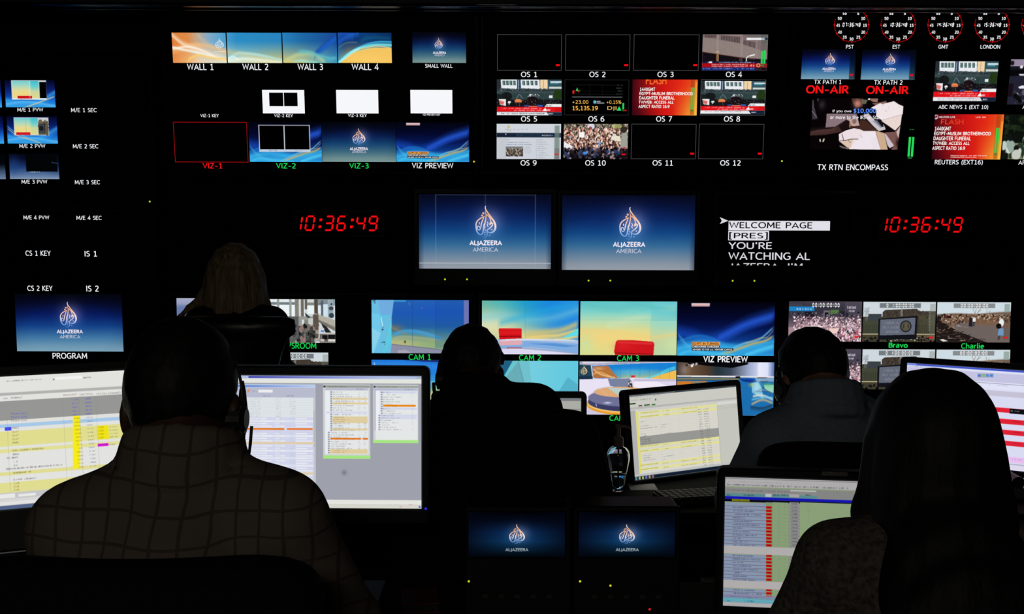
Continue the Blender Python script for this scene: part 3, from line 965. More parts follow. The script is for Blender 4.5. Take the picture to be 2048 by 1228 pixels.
def pic_station():
    """OS 4: a concrete block with a news strip; view in a 6.14x enlargement"""
    cv = Cv(131, 73, (150, 115, 955, 565), 1.3)
    cv.fill((18, 14, 20))
    cv.poly([(150, 115), (955, 115), (955, 420), (640, 400), (150, 330)], (126, 108, 108))
    cv.poly([(150, 150), (640, 232), (900, 320), (955, 340), (955, 425), (640, 402), (150, 332)], (142, 126, 122))
    cv.poly([(150, 115), (640, 115), (640, 140), (370, 120)], (150, 132, 128))
    cv.poly([(640, 115), (955, 115), (955, 240), (860, 190), (700, 140)], (110, 104, 104))
    for k in range(8): cv.poly([(172 + k * 19, 120), (184 + k * 19, 120), (186 + k * 19, 158), (174 + k * 19, 156)], (70, 54, 54))
    for k in range(12): cv.poly([(375 + k * 20, 128 + k * 1.5), (387 + k * 20, 129 + k * 1.5), (388 + k * 20, 182 + k * 4), (376 + k * 20, 178 + k * 4)], (72, 58, 60))
    for k in range(9): cv.poly([(655 + k * 17, 186 + k * 3), (664 + k * 17, 188 + k * 3), (664 + k * 17, 246 + k * 5), (655 + k * 17, 242 + k * 5)], (70, 58, 58))
    cv.rect(320, 118, 352, 345, (156, 138, 132), .7); cv.rect(618, 150, 650, 390, (156, 140, 136), .6); cv.rect(800, 190, 830, 400, (150, 130, 130), .5)
    cv.line([(150, 332), (640, 404), (800, 424)], 8, (120, 70, 60), .8)
    cv.poly([(325, 350), (355, 354), (357, 452), (327, 452)], (140, 106, 70)); cv.ell(340, 335, 20, 16, (190, 170, 150), .6)
    cv.rect(610, 410, 650, 470, (70, 54, 54))
    cv.line([(698, 455), (698, 410), (715, 388), (760, 376), (794, 366)], 12, (214, 222, 226)); cv.line([(740, 380), (792, 367)], 16, (232, 238, 240))
    cv.rect(692, 156, 914, 183, (236, 236, 240)); cv.scribble(706, 162, 900, 14, (180, 180, 190), .6, 5); cv.rect(914, 156, 955, 180, (24, 30, 70))
    cv.rect(150, 452, 955, 474, (20, 24, 60)); cv.rect(236, 452, 276, 472, (226, 232, 240)); cv.scribble(204, 456, 236, 12, (220, 226, 240), .8, 6); cv.scribble(358, 455, 796, 14, (190, 220, 240), .8, 7, .85)
    cv.rect(150, 474, 955, 526, (170, 12, 18)); cv.scribble(272, 480, 684, 17, (250, 225, 225), .85, 8, .75); cv.scribble(272, 503, 684, 17, (250, 225, 225), .85, 9, .75)
    cv.scribble(706, 484, 800, 30, (255, 240, 240), .95, 10, .75); cv.frame(692, 480, 697, 520, 3, (230, 200, 60))
    cv.ell(848, 498, 24, 24, (236, 190, 150), .9); cv.ell(848, 498, 15, 15, (170, 30, 20))
    cv.rect(150, 526, 955, 565, (24, 42, 120)); cv.rect(810, 526, 955, 565, (26, 14, 20)); cv.scribble(170, 532, 800, 15, (200, 212, 240), .8, 11, .6); cv.scribble(816, 536, 880, 14, (160, 150, 150), .7, 12)
    cv.rect(872, 118, 940, 526, (70, 90, 80), .35)
    cv.rect(878, 320, 900, 480, (48, 214, 90)); cv.rect(910, 312, 933, 478, (48, 214, 90)); cv.rect(878, 490, 922, 506, (30, 140, 50))
    cv.rect(916, 498, 946, 512, (170, 20, 24)); cv.frame(150, 115, 955, 565, 5, (110, 100, 105), .6)
    cv.noise(.02, 4, 1)
    return cv


def pic_stock():
    """OS 6: share index with a small chart; view in a 6.14x enlargement"""
    cv = Cv(130, 72, (915, 115, 1713, 557), 1.2)
    cv.fill((0, 0, 0)); cv.frame(915, 115, 1713, 557, 5, (66, 66, 70))
    for y in (180, 256, 294): cv.rect(1010, y, 1550, y + 3, (38, 40, 46))
    for x in (1220, 1384): cv.rect(x, 175, x + 2, 330, (34, 36, 42))
    cv.rect(1010, 328, 1630, 334, (150, 152, 158))
    for k, y in enumerate((176, 212, 248, 286, 324)): cv.scribble(1556, y, 1632, 13, (110, 114, 120), .8, k, .8)
    cv.poly([(1012, 250), (1040, 250), (1036, 286), (1018, 296)], (230, 34, 30)); cv.poly([(1052, 256), (1072, 214), (1088, 256)], (70, 190, 90)); cv.poly([(1096, 256), (1104, 236), (1110, 256)], (50, 120, 60))
    cv.poly([(1080, 256), (1098, 256), (1090, 278)], (226, 40, 34))
    cv.text('+23.00', 1014, 370, 1212, 415, (232, 178, 84)); cv.text('+0.15%', 1438, 370, 1620, 415, (232, 178, 84))
    cv.text('15,135.19', 1016, 442, 1330, 504, (240, 176, 70), .012); cv.text('DJI', 1448, 444, 1560, 499, (240, 190, 100))
    cv.poly([(1564, 497), (1594, 442), (1622, 497)], (44, 220, 110))
    cv.ell(1290, 392, 20, 22, (60, 150, 190)); cv.poly([(1290, 372), (1306, 398), (1290, 412)], (220, 245, 240), .8)
    cv.rect(1314, 378, 1362, 392, (200, 206, 206), .8); cv.rect(1314, 398, 1408, 412, (190, 196, 196), .8)
    cv.rect(1634, 404, 1655, 482, (44, 214, 96)); cv.rect(1634, 490, 1655, 504, (30, 120, 50)); cv.rect(1660, 488, 1686, 504, (226, 24, 30))
    return cv


def pic_flash(full):
    """the red agency bulletin; view in a 4.913x enlargement of the larger one"""
    v = (190, 633, 868, 1076)
    cv = Cv(137 if full else 130, 90 if full else 72, v if full else (192, 676, 868, 1076), 1.2)
    X, Y = cv.X, cv.Y
    t = (X - 190) / 678
    cv.im = cv.stops(t, [(0, (62, 8, 18)), (.12, (112, 12, 20)), (.3, (176, 18, 20)), (.5, (208, 24, 20)), (.75, (226, 44, 22)), (.92, (228, 74, 26)), (1, (232, 110, 36))])
    cv.mix(np.clip((X - 610) / 260, 0, 1) * np.clip((Y - 720) / 350, 0, 1), (246, 190, 60), .95)
    cv.mix(np.clip(1 - np.hypot((X - 200) / 300, (Y - 1076) / 150), 0, 1), (40, 4, 16), .5)
    cv.rect(845, 700, 868, 1076, (250, 190, 70), .5)
    if full:
        cv.ell(200, 660, 24, 22, (206, 196, 200)); cv.ell(204, 656, 13, 11, (150, 24, 30)); cv.ell(192, 668, 6, 6, (140, 20, 30))
        cv.text('REUTERS LIVE', 234, 652, 388, 669, (240, 220, 220), .01); cv.text('14:35  GMT', 590, 653, 690, 668, (250, 220, 205), .01)
        cv.text('Editorial Support: +44 207 542 2244', 376, 1032, 732, 1047, (250, 225, 210), .01); cv.text('mediaexpress.reuters.com', 376, 1049, 632, 1062, (250, 225, 210), .01)
        cv.text('FLASH', 252, 682, 474, 730, (226, 62, 34), .01)
    else:
        cv.text('FLASH', 330, 640, 545, 728, (238, 110, 40), .01)
        k = cv.over[-1]                                   # its upper half is cut by the window's edge
        p, f, c, _ = k
        q, f2, c2 = clip_below(np.stack([p[:, 0], -p[:, 1]], 1), f, c, -677)
        cv.over[-1] = (np.stack([q[:, 0], -q[:, 1]], 1), f2, c2, None)
    w = (250, 244, 240)
    rows = [('1440GMT', 356), ('EGYPT-MUSLIM BROTHERHOOD', 755), ('DAUGHTER FUNERAL', 563), ('TV/WEB: ACCESS ALL', 556), ('ASPECT RATIO 16:9', 518)]
    for k, (s, x1) in enumerate(rows):
        off = 62 if not full else 0
        y = 755 + k * 48 + (12 if not full else 0)
        cv.text(s, 198 - 3 * k + off + (10 if not full else 0), y, min(x1 - 2 * k + off + (10 if not full else 0), 822), y + 36, w, .012)
    cv.rect(797, 640, 838, 1072, (150, 60, 20), .5)
    cv.rect(802, 764, 817, 1008, (48, 208, 70)); cv.rect(823, 764, 838, 1008, (48, 208, 70)); cv.rect(802, 1016, 832, 1030, (40, 140, 40))
    return cv


def pic_website():
    """OS 9: a news web page; view in a 6.14x enlargement"""
    cv = Cv(128, 70, (83, 657, 873, 1094), 1.3)
    cv.fill((196, 200, 208)); cv.rect(83, 657, 873, 768, (208, 212, 220)); cv.rect(83, 768, 873, 824, (22, 34, 52)); cv.rect(320, 776, 640, 816, (28, 48, 66))
    cv.ell(229, 694, 15, 20, (206, 184, 130), .9); cv.scribble(186, 722, 270, 10, (130, 130, 130), .7, 1, .9); cv.scribble(196, 738, 264, 10, (140, 140, 140), .7, 2, .9)
    for k, x in enumerate((288, 336, 386, 440)): cv.scribble(x, 720, x + 28, 8, (90, 96, 108), .7, 3 + k, .9)
    cv.scribble(572, 716, 780, 7, (150, 156, 166), .5, 8); cv.scribble(286, 744, 480, 5, (180, 176, 170), .5, 9); cv.scribble(716, 742, 776, 8, (150, 150, 156), .7, 30)
    cv.ell(196, 786, 6, 8, (220, 226, 232)); cv.scribble(205, 784, 300, 7, (70, 90, 110), .8, 10); cv.scribble(328, 784, 410, 7, (70, 96, 116), .8, 11); cv.scribble(328, 798, 400, 7, (60, 86, 106), .8, 12); cv.scribble(500, 784, 600, 7, (70, 96, 116), .8, 13)
    cv.text('INVESTIGATE', 640, 790, 748, 807, (200, 210, 225)); cv.ell(764, 799, 10, 9, (60, 130, 190))
    cv.rect(196, 832, 785, 1094, (206, 210, 218)); cv.scribble(198, 850, 242, 8, (90, 96, 104), .7, 14, .9)
    cv.scribble(196, 880, 486, 14, (110, 120, 150), .7, 15, .85); cv.scribble(196, 906, 512, 14, (110, 120, 150), .7, 16, .85)
    cv.rect(570, 850, 573, 1094, (160, 170, 176))
    for k in range(9): cv.scribble(586, 850 + k * 27, 650 + (k * 37) % 90, 8, (100, 108, 116), .7, 17 + k, .85)
    for k in range(6): cv.scribble(424, 940 + k * 15, 500 + (k * 53) % 50, 8, (140, 146, 154), .6, 40 + k, .85)
    cv.rect(196, 938, 408, 1060, (60, 58, 56)); cv.rect(196, 938, 408, 972, (120, 124, 128)); cv.dots(160, 198, 960, 406, 1058, 3, 7, [(30, 26, 24), (150, 130, 110), (196, 180, 164), (80, 70, 64)], 4, 1.6)
    cv.rect(794, 676, 856, 1092, (116, 134, 126), .75); cv.rect(794, 960, 856, 1092, (110, 112, 112), .6); cv.rect(822, 680, 826, 1010, (90, 110, 100), .6)
    cv.rect(797, 1024, 844, 1040, (226, 24, 28))
    return cv


def pic_crowd():
    """OS 10: a packed crowd with raised hands; view in a 6.14x enlargement"""
    cv = Cv(129, 70, (908, 660, 1695, 1094), 1.4)
    cv.vgrad([(0, (96, 88, 78)), (.3, (120, 92, 80)), (.65, (90, 62, 56)), (.85, (30, 22, 26)), (1, (14, 12, 18))])
    cv.dots(500, 908, 662, 1695, 800, 4, 12, [(30, 26, 26), (170, 160, 140), (60, 56, 48), (206, 186, 166), (110, 100, 80)], 1, 1.3)
    cv.ell(1560, 690, 60, 26, (196, 190, 120)); cv.ell(1240, 690, 44, 40, (214, 214, 228)); cv.ell(1234, 716, 20, 24, (170, 60, 70)); cv.rect(1530, 660, 1640, 770, (90, 96, 60), .4)
    cv.dots(800, 908, 720, 1690, 980, 4, 10, [(232, 190, 170), (206, 140, 120), (40, 26, 24), (250, 232, 224), (120, 70, 60), (26, 18, 18), (240, 206, 190)], 2, 1.8)
    cv.rect(1094, 762, 1162, 826, (248, 246, 244)); cv.poly([(1480, 850), (1510, 796), (1600, 810), (1610, 880)], (232, 226, 204)); cv.poly([(910, 880), (1026, 940), (1000, 968), (910, 986)], (236, 234, 236))
    cv.poly([(1618, 745), (1680, 735), (1694, 960), (1600, 962)], (158, 160, 150)); cv.ell(1640, 730, 40, 40, (50, 44, 36))
    cv.dots(180, 908, 960, 1695, 1094, 8, 20, [(16, 12, 16), (30, 24, 34), (70, 60, 70), (44, 60, 100), (150, 130, 130), (12, 10, 14), (10, 8, 12)], 3, 1.2)
    cv.ell(1172, 1020, 26, 18, (70, 140, 220)); cv.dots(5, 1330, 870, 1380, 920, 8, 14, [(130, 170, 215)], 9); cv.ell(985, 824, 14, 8, (120, 206, 215)); cv.ell(972, 806, 10, 10, (220, 60, 50))
    cv.poly([(1604, 962), (1664, 940), (1664, 962)], (190, 40, 60)); cv.rect(1600, 964, 1695, 1094, (20, 12, 18), .7); cv.rect(1620, 1026, 1667, 1044, (230, 16, 24))
    return cv


def pic_papers():
    """TX RTN: a desk heaped with papers, white and blue lettering; view in an 8.19x enlargement"""
    cv = Cv(184, 103, (180, 130, 1675, 975), 1.3)
    cv.fill((8, 4, 6))
    cv.poly([(190, 160), (205, 175), (225, 300), (290, 470), (200, 480), (186, 300)], (70, 62, 74), .8); cv.line([(195, 345), (265, 440)], 8, (170, 165, 180), .8); cv.line([(192, 165), (202, 300), (240, 330)], 6, (120, 116, 126), .8); cv.glow(345, 240, 50, 70, (60, 52, 60), .7); cv.ell(275, 160, 14, 26, (90, 88, 100), .6)
    cv.poly([(820, 135), (1010, 140), (1010, 260), (900, 290), (840, 200)], (90, 54, 46), .8); cv.glow(925, 220, 62, 66, (206, 142, 124), .9); cv.poly([(985, 150), (1085, 160), (1060, 226), (1000, 225)], (110, 106, 84), .9); cv.ell(1108, 146, 18, 14, (236, 230, 220))
    cv.poly([(1130, 135), (1252, 135), (1250, 195), (1130, 185)], (150, 110, 96)); cv.poly([(1160, 215), (1280, 200), (1385, 175), (1420, 260), (1250, 260)], (130, 96, 84)); cv.ell(1120, 200, 50, 30, (10, 6, 8)); 
    cv.poly([(1150, 285), (1290, 212), (1330, 225), (1515, 178), (1600, 232), (1675, 262), (1672, 390), (1340, 490), (1240, 420), (1240, 330)], (240, 228, 230)); cv.poly([(1310, 500), (1665, 392), (1655, 560), (1570, 655), (1500, 620)], (234, 216, 210)); cv.line([(1345, 488), (1660, 400)], 5, (190, 160, 150))
    cv.line([(1440, 530), (1600, 480)], 4, (216, 190, 180), .7); cv.dots(12, 1300, 240, 1640, 520, 5, 12, [(214, 190, 196), (220, 210, 214)], 5)
    cv.poly([(430, 385), (920, 385), (980, 575), (840, 590), (760, 480), (580, 600), (428, 612)], (136, 116, 122)); cv.poly([(760, 470), (940, 470), (980, 580), (870, 590)], (190, 160, 152))
    for k in range(5): cv.line([(470 + k * 70, 470), (476 + k * 70, 590)], 4, (116, 96, 106), .5)
    cv.ell(890, 510, 36, 40, (110, 82, 76), .7)
    cv.poly([(1030, 400), (1110, 378), (1250, 460), (1390, 580), (1410, 640), (1300, 670), (1190, 570), (1090, 470)], (206, 196, 200)); cv.poly([(1110, 380), (1200, 400), (1340, 500), (1380, 600), (1330, 600), (1210, 480)], (18, 14, 20)); cv.poly([(1180, 500), (1260, 490), (1350, 600), (1330, 620)], (130, 140, 160), .7); cv.poly([(1330, 500), (1470, 590), (1570, 660), (1480, 700), (1390, 690), (1420, 640)], (12, 6, 8))
    cv.poly([(980, 490), (1080, 490), (1300, 680), (1260, 670), (1050, 660), (900, 610), (830, 620), (840, 590), (985, 585)], (66, 40, 32))
    cv.poly([(165, 690), (300, 650), (520, 630), (620, 590), (760, 482), (810, 500), (826, 600), (700, 680), (420, 735), (180, 745)], (62, 40, 38)); cv.line([(200, 680), (420, 660), (560, 640)], 34, (96, 66, 62), .55, 18); cv.poly([(640, 590), (760, 486), (812, 520), (822, 610), (700, 676)], (22, 12, 14), .9); cv.ell(822, 570, 12, 50, (200, 120, 90), .8)
    cv.poly([(650, 720), (760, 660), (890, 622), (990, 640), (1050, 665), (1245, 665), (1350, 975), (840, 968), (660, 830)], (236, 222, 226)); cv.poly([(660, 835), (740, 835), (900, 790), (860, 940), (830, 960)], (222, 196, 176)); cv.poly([(840, 965), (1060, 690), (1240, 670), (1350, 975)], (238, 228, 236)); cv.line([(700, 720), (740, 830), (860, 800), (970, 800)], 10, (40, 24, 24)); cv.line([(670, 830), (760, 826)], 8, (30, 18, 20)); cv.line([(800, 810), (850, 862)], 6, (80, 60, 60)); cv.line([(1000, 735), (1035, 775)], 10, (180, 160, 170), .7)
    for k in range(4): cv.line([(1190 + k * 28, 780), (1240 + k * 26, 960)], 4, (206, 190, 204), .6)
    cv.poly([(1250, 665), (1390, 700), (1470, 975), (1350, 975)], (206, 172, 142)); cv.poly([(1390, 700), (1460, 740), (1570, 910), (1500, 950), (1460, 900)], (206, 192, 200)); cv.poly([(1400, 690), (1560, 680), (1640, 600), (1635, 975), (1520, 975), (1570, 910)], (122, 84, 80)); cv.glow(1620, 860, 30, 70, (40, 20, 20), .9); cv.poly([(1590, 680), (1650, 580), (1640, 790), (1610, 740)], (224, 206, 206), .8)
    cv.rect(1638, 400, 1675, 975, (4, 2, 4), 0); cv.poly([(1660, 400), (1676, 390), (1676, 975), (1625, 975), (1640, 700)], (4, 2, 4))
    cv.poly([(335, 805), (355, 800), (362, 850), (345, 850)], (206, 196, 190)); cv.poly([(385, 845), (405, 790), (422, 800), (408, 850)], (206, 200, 180)); cv.poly([(665, 900), (830, 950), (820, 970), (700, 955)], (60, 50, 50)); cv.line([(680, 920), (820, 964)], 10, (170, 160, 160), .8)
    cv.text('If you owe', 524, 316, 832, 376, (244, 240, 246), .004); cv.text('$10,000', 864, 298, 1236, 384, (80, 132, 236), .016)
    cv.text('or more to the IRS or State', 490, 412, 1350, 474, (244, 240, 246), .004)
    return cv


def pic_cam(k):
    """the studio camera feeds; views in 4.386x enlargements"""
    if k == 1:
        cv = Cv(194, 107, (102, 87, 955, 555), 1.1)
        X, Y = cv.X, cv.Y
        cv.vgrad([(0, (38, 98, 178)), (.25, (30, 88, 178)), (.5, (36, 96, 160)), (.62, (70, 130, 150)), (.8, (140, 170, 120)), (1, (150, 180, 130))])
        cv.glow(330, 470, 200, 60, (196, 190, 130), .7); cv.glow(300, 330, 70, 26, (150, 120, 70), .55); cv.glow(700, 180, 250, 90, (28, 86, 190), .5)
        cv.ribbon([(280, 390), (370, 360), (460, 356), (560, 372), (730, 425)], (70, 160, 220), 16, 40, .9); cv.ribbon([(280, 330), (340, 355), (420, 390)], (170, 130, 80), 10, 14, .6); cv.ribbon([(280, 425), (400, 405), (730, 440)], (190, 180, 130), 10, 24, .5)
        cv.rect(458, 90, 462, 500, (20, 60, 120), .5); cv.rect(660, 90, 664, 510, (24, 66, 130), .5); cv.rect(664, 90, 912, 510, (22, 76, 160), .25)
        cv.poly([(270, 476), (420, 490), (730, 522), (955, 545), (955, 560), (268, 560)], (140, 142, 166)); cv.line([(270, 476), (730, 524)], 7, (96, 100, 126), .8); cv.poly([(330, 530), (400, 525), (470, 560), (330, 560)], (180, 176, 186), .7)
        cv.rect(912, 87, 955, 560, (110, 116, 176))
        cv.poly([(102, 87), (298, 87), (278, 240), (276, 476), (268, 560), (102, 560)], (104, 190, 226)); cv.poly([(102, 200), (178, 215), (180, 400), (120, 560), (102, 560)], (112, 200, 234)); cv.poly([(160, 87), (298, 87), (276, 220), (180, 220)], (112, 172, 224)); cv.poly([(276, 240), (276, 440), (210, 560), (190, 560), (240, 330)], (86, 206, 226), .8); cv.line([(274, 225), (240, 360), (206, 520)], 4, (150, 160, 180)); cv.poly([(102, 330), (180, 380), (110, 555)], (150, 214, 236), .7)
        cv.line([(180, 224), (275, 224)], 7, (60, 206, 230)); cv.line([(185, 240), (198, 312)], 6, (226, 250, 250), .9); cv.line([(300, 96), (400, 96)], 7, (86, 200, 226), .9); cv.line([(142, 130), (160, 200)], 3, (140, 180, 200), .6)
        for x, y in ((130, 102), (194, 342), (206, 466)): cv.dots(5, x - 14, y - 12, x + 14, y + 12, 3, 6, [(70, 100, 120), (40, 70, 100)], x)
        cv.ell(394, 455, 6, 12, (40, 40, 40)); cv.ell(544, 159, 4, 3, (230, 80, 80)); cv.line([(430, 110), (436, 132)], 4, (120, 170, 220), .7)
        return cv
    if k == 2:
        cv = Cv(193, 107, (1072, 95, 1916, 563), 1.1)
        X, Y = cv.X, cv.Y
        cv.im = cv.stops((X - 1072) / 844, [(0, (96, 176, 160)), (.2, (64, 176, 182)), (.45, (22, 152, 204)), (.7, (24, 134, 222)), (1, (40, 140, 226))])
        cv.glow(1150, 330, 330, 150, (226, 222, 176), .95); cv.glow(1450, 420, 330, 90, (236, 214, 140), .9); cv.glow(1110, 260, 120, 60, (206, 226, 200), .6); cv.ribbon([(1072, 240), (1250, 230), (1500, 260), (1700, 240), (1920, 170)], (120, 200, 215), 60, 60, .5); cv.ribbon([(1200, 300), (1400, 240), (1600, 190), (1920, 120)], (40, 170, 220), 50, 50, .5)
        cv.ribbon([(1440, 390), (1600, 372), (1760, 350), (1920, 290)], (206, 190, 120), 40, 60, .85); cv.ribbon([(1450, 420), (1600, 400), (1750, 390), (1920, 340)], (236, 206, 120), 12, 50, .9); cv.poly([(1750, 435), (1860, 370), (1920, 330), (1920, 390), (1830, 435)], (96, 220, 230)); cv.ribbon([(1700, 430), (1800, 420), (1920, 400)], (240, 206, 120), 8, 30, .9)
        cv.rect(1448, 95, 1451, 435, (30, 120, 150), .35)
        cv.poly([(1072, 425), (1240, 432), (1400, 426), (1600, 432), (1920, 440), (1920, 570), (1072, 570)], (168, 190, 226)); cv.poly([(1220, 455), (1500, 445), (1920, 470), (1920, 560), (1700, 520), (1500, 500), (1220, 510)], (128, 172, 224)); cv.poly([(1440, 470), (1700, 465), (1916, 490), (1800, 500), (1600, 480)], (72, 136, 206), .7); cv.ribbon([(1220, 510), (1450, 510), (1700, 530), (1920, 556)], (150, 158, 176), 5, 9, .9); cv.poly([(1072, 520), (1400, 515), (1700, 540), (1916, 562), (1916, 570), (1072, 570)], (222, 216, 240)); cv.poly([(1226, 446), (1424, 436), (1424, 480), (1226, 486)], (224, 170, 178)); cv.rect(1290, 502, 1420, 512, (196, 60, 70), .8); cv.ribbon([(1220, 440), (1420, 432), (1700, 434), (1920, 440)], (236, 236, 240), 8, 14, .8)
        cv.poly([(1217, 345), (1226, 334), (1412, 334), (1420, 345), (1420, 420), (1432, 424), (1224, 434)], (214, 20, 26)); cv.poly([(1222, 402), (1418, 400), (1420, 412), (1222, 414)], (150, 10, 16)); cv.rect(1226, 336, 1412, 345, (236, 60, 56), .7); cv.rect(1226, 360, 1410, 385, (226, 30, 34), .6)
        return cv
    if k == 3:
        cv = Cv(193, 107, (90, 102, 937, 571), 1.1)
        X, Y = cv.X, cv.Y
        cv.vgrad([(0, (96, 196, 200)), (.2, (128, 210, 200)), (.36, (184, 220, 180)), (.55, (226, 218, 140)), (.7, (240, 214, 128)), (1, (222, 218, 140))])
        cv.mix(np.clip((X - 690) / 40, 0, 1), (120, 206, 216), .35); cv.ribbon([(90, 120), (400, 160), (600, 130), (940, 200)], (92, 190, 190), 40, 60, .5); cv.ribbon([(300, 330), (500, 270), (700, 220), (940, 170)], (206, 226, 180), 50, 60, .5); cv.glow(860, 290, 160, 60, (150, 216, 200), .6); cv.glow(800, 200, 160, 30, (96, 206, 220), .6); cv.glow(300, 400, 200, 40, (244, 210, 130), .6); cv.glow(130, 480, 80, 90, (190, 226, 170), .6); cv.glow(900, 480, 70, 90, (206, 228, 170), .6); cv.ribbon([(90, 350), (400, 360), (700, 410), (940, 380)], (240, 206, 126), 20, 40, .5)
        cv.rect(710, 102, 713, 571, (110, 180, 180), .35); cv.rect(90, 262, 937, 266, (120, 190, 180), .45); cv.rect(714, 150, 937, 270, (86, 190, 200), .3)
        cv.poly([(388, 540), (404, 452), (420, 440), (560, 440), (728, 452), (742, 470), (736, 560), (736, 571), (396, 571), (396, 555)], (206, 22, 30)); cv.poly([(410, 460), (420, 448), (720, 460), (730, 475), (720, 480), (425, 468)], (228, 60, 60), .6); cv.poly([(390, 548), (735, 560), (735, 566), (392, 556)], (130, 8, 14)); cv.glow(470, 490, 70, 30, (226, 40, 44), .5)
        return cv
    if k == 4:
        cv = Cv(193, 107, (103, 613, 950, 1080), 1.0)
        cv.vgrad([(0, (32, 116, 214)), (.25, (36, 126, 222)), (.42, (62, 156, 206)), (.55, (150, 196, 150)), (.62, (206, 206, 140)), (.72, (206, 216, 190)), (.8, (200, 190, 220)), (1, (150, 150, 180))])
        cv.poly([(360, 613), (560, 628), (735, 632), (950, 640), (950, 613)], (30, 34, 90)); cv.ribbon([(103, 640), (500, 650), (950, 700)], (60, 150, 230), 20, 60, .4); cv.ribbon([(103, 850), (500, 800), (950, 860)], (170, 226, 236), 16, 40, .7); cv.line([(126, 640), (132, 660)], 5, (220, 240, 250)); cv.rect(222, 613, 225, 870, (24, 96, 190), .4); cv.rect(430, 613, 433, 900, (24, 96, 190), .4); cv.rect(620, 613, 624, 900, (24, 96, 190), .5)
        return cv
    if k == 5:
        cv = Cv(192, 107, (1072, 622, 1916, 1090), 1.0)
        cv.im = cv.stops((cv.X - 1072) / 844, [(0, (120, 206, 216)), (.3, (124, 208, 222)), (1, (96, 200, 224))])
        cv.poly([(1072, 622), (1342, 622), (1342, 680), (1270, 780), (1180, 800), (1072, 900)], (30, 96, 130)); cv.poly([(1390, 626), (1440, 810), (1240, 860), (1280, 770)], (104, 172, 184)); cv.poly([(1342, 622), (1392, 622), (1280, 770), (1240, 800)], (106, 196, 206)); cv.poly([(1392, 622), (1485, 622), (1510, 840), (1440, 815)], (112, 192, 206)); cv.line([(1392, 626), (1440, 812)], 4, (56, 130, 146), .8); cv.poly([(1740, 900), (1826, 765), (1916, 830), (1916, 900)], (80, 172, 198), .8); cv.line([(1500, 690), (1700, 660)], 3, (140, 216, 226), .5)
        return cv
    if k == 6:
        cv = Cv(193, 106, (82, 628, 930, 1093), 1.2)
        cv.fill((206, 200, 226)); cv.rect(82, 628, 930, 700, (40, 80, 140))
        cv.poly([(190, 664), (930, 632), (930, 790), (600, 775), (340, 782), (196, 772)], (24, 130, 214)); cv.mix(np.clip((cv.Y - 690) / 90, 0, 1) * (cv.Y < 790) * (cv.X > 190) * np.clip((cv.X - 300) / 200, 0, 1), (226, 214, 120), .85); cv.glow(560, 720, 180, 30, (90, 190, 220), .6); cv.poly([(196, 670), (330, 664), (420, 772), (198, 772)], (196, 110, 40), .9); cv.ribbon([(196, 690), (270, 740), (400, 770)], (250, 216, 160), 10, 14, .8); cv.ribbon([(196, 740), (260, 720), (360, 760)], (250, 190, 110), 8, 12, .8); cv.glow(250, 690, 40, 14, (240, 200, 160), .5)
        cv.ribbon([(660, 780), (760, 740), (860, 690), (930, 670)], (80, 206, 226), 10, 26, .9); cv.poly([(680, 780), (800, 740), (930, 700), (930, 792)], (240, 190, 80)); cv.ribbon([(640, 775), (760, 745), (930, 680)], (110, 220, 230), 5, 10, .8)
        for x in (370, 440, 525, 610, 695, 785, 870): cv.rect(x, 650, x + 3, 775, (20, 90, 160), .4)
        cv.poly([(82, 628), (930, 628), (930, 634), (500, 642), (190, 662), (82, 655)], (176, 170, 190)); cv.poly([(110, 628), (420, 628), (300, 642), (110, 648)], (216, 212, 226)); cv.line([(196, 662), (640, 640), (925, 632)], 4, (226, 226, 240))
        cv.poly([(82, 655), (184, 662), (198, 786), (82, 780)], (34, 66, 86)); cv.line([(184, 662), (202, 786)], 8, (216, 216, 226)); cv.emblem(94, 660, 148, 746, (236, 210, 150)); cv.rect(82, 756, 198, 786, (24, 50, 70))
        cv.poly([(82, 786), (330, 776), (600, 770), (930, 785), (930, 860), (620, 850), (460, 860), (82, 890)], (222, 214, 240)); cv.poly([(330, 778), (520, 775), (540, 800), (510, 862), (440, 862), (350, 840)], (120, 130, 160)); cv.poly([(510, 800), (540, 798), (552, 862), (510, 862)], (60, 46, 56)); cv.dots(10, 512, 805, 545, 858, 4, 8, [(226, 220, 226), (30, 20, 26)], 7); cv.poly([(560, 800), (760, 800), (880, 850), (560, 858)], (240, 232, 246)); cv.rect(560, 780, 930, 800, (196, 190, 216)); cv.rect(534, 748, 568, 768, (220, 36, 46)); cv.rect(534, 768, 570, 778, (240, 232, 240))
        cv.poly([(82, 786), (330, 780), (350, 836), (240, 860), (160, 930), (150, 1093), (82, 1093)], (232, 226, 244))
        cv.ell(470, 1002, 325, 96, (232, 156, 40)); cv.ell(470, 990, 316, 88, (246, 200, 120)); cv.ell(470, 980, 312, 84, (58, 60, 100)); cv.ell(470, 946, 310, 76, (110, 112, 150)); cv.ell(440, 894, 228, 46, (222, 170, 120)); cv.poly([(330, 856), (520, 862), (580, 920), (440, 938)], (176, 214, 220), .8); cv.line([(262, 866), (330, 930)], 3, (236, 206, 170), .8)
        cv.glow(330, 990, 30, 8, (220, 226, 244), .9); cv.line([(228, 1000), (234, 1020)], 6, (210, 220, 250), .9); cv.glow(110, 1030, 30, 60, (190, 196, 236), .7)
        return cv
    cv = Cv(193, 107, (937, 632, 1787, 1100), 1.2)
    cv.fill((30, 90, 150))
    cv.im = cv.stops((cv.X - 937) / 850, [(0, (66, 60, 56)), (.12, (110, 84, 62)), (.3, (80, 60, 46)), (.42, (36, 52, 60)), (.55, (60, 70, 86)), (.72, (150, 160, 190)), (.85, (232, 234, 250)), (.93, (220, 226, 250)), (1, (80, 110, 170))])
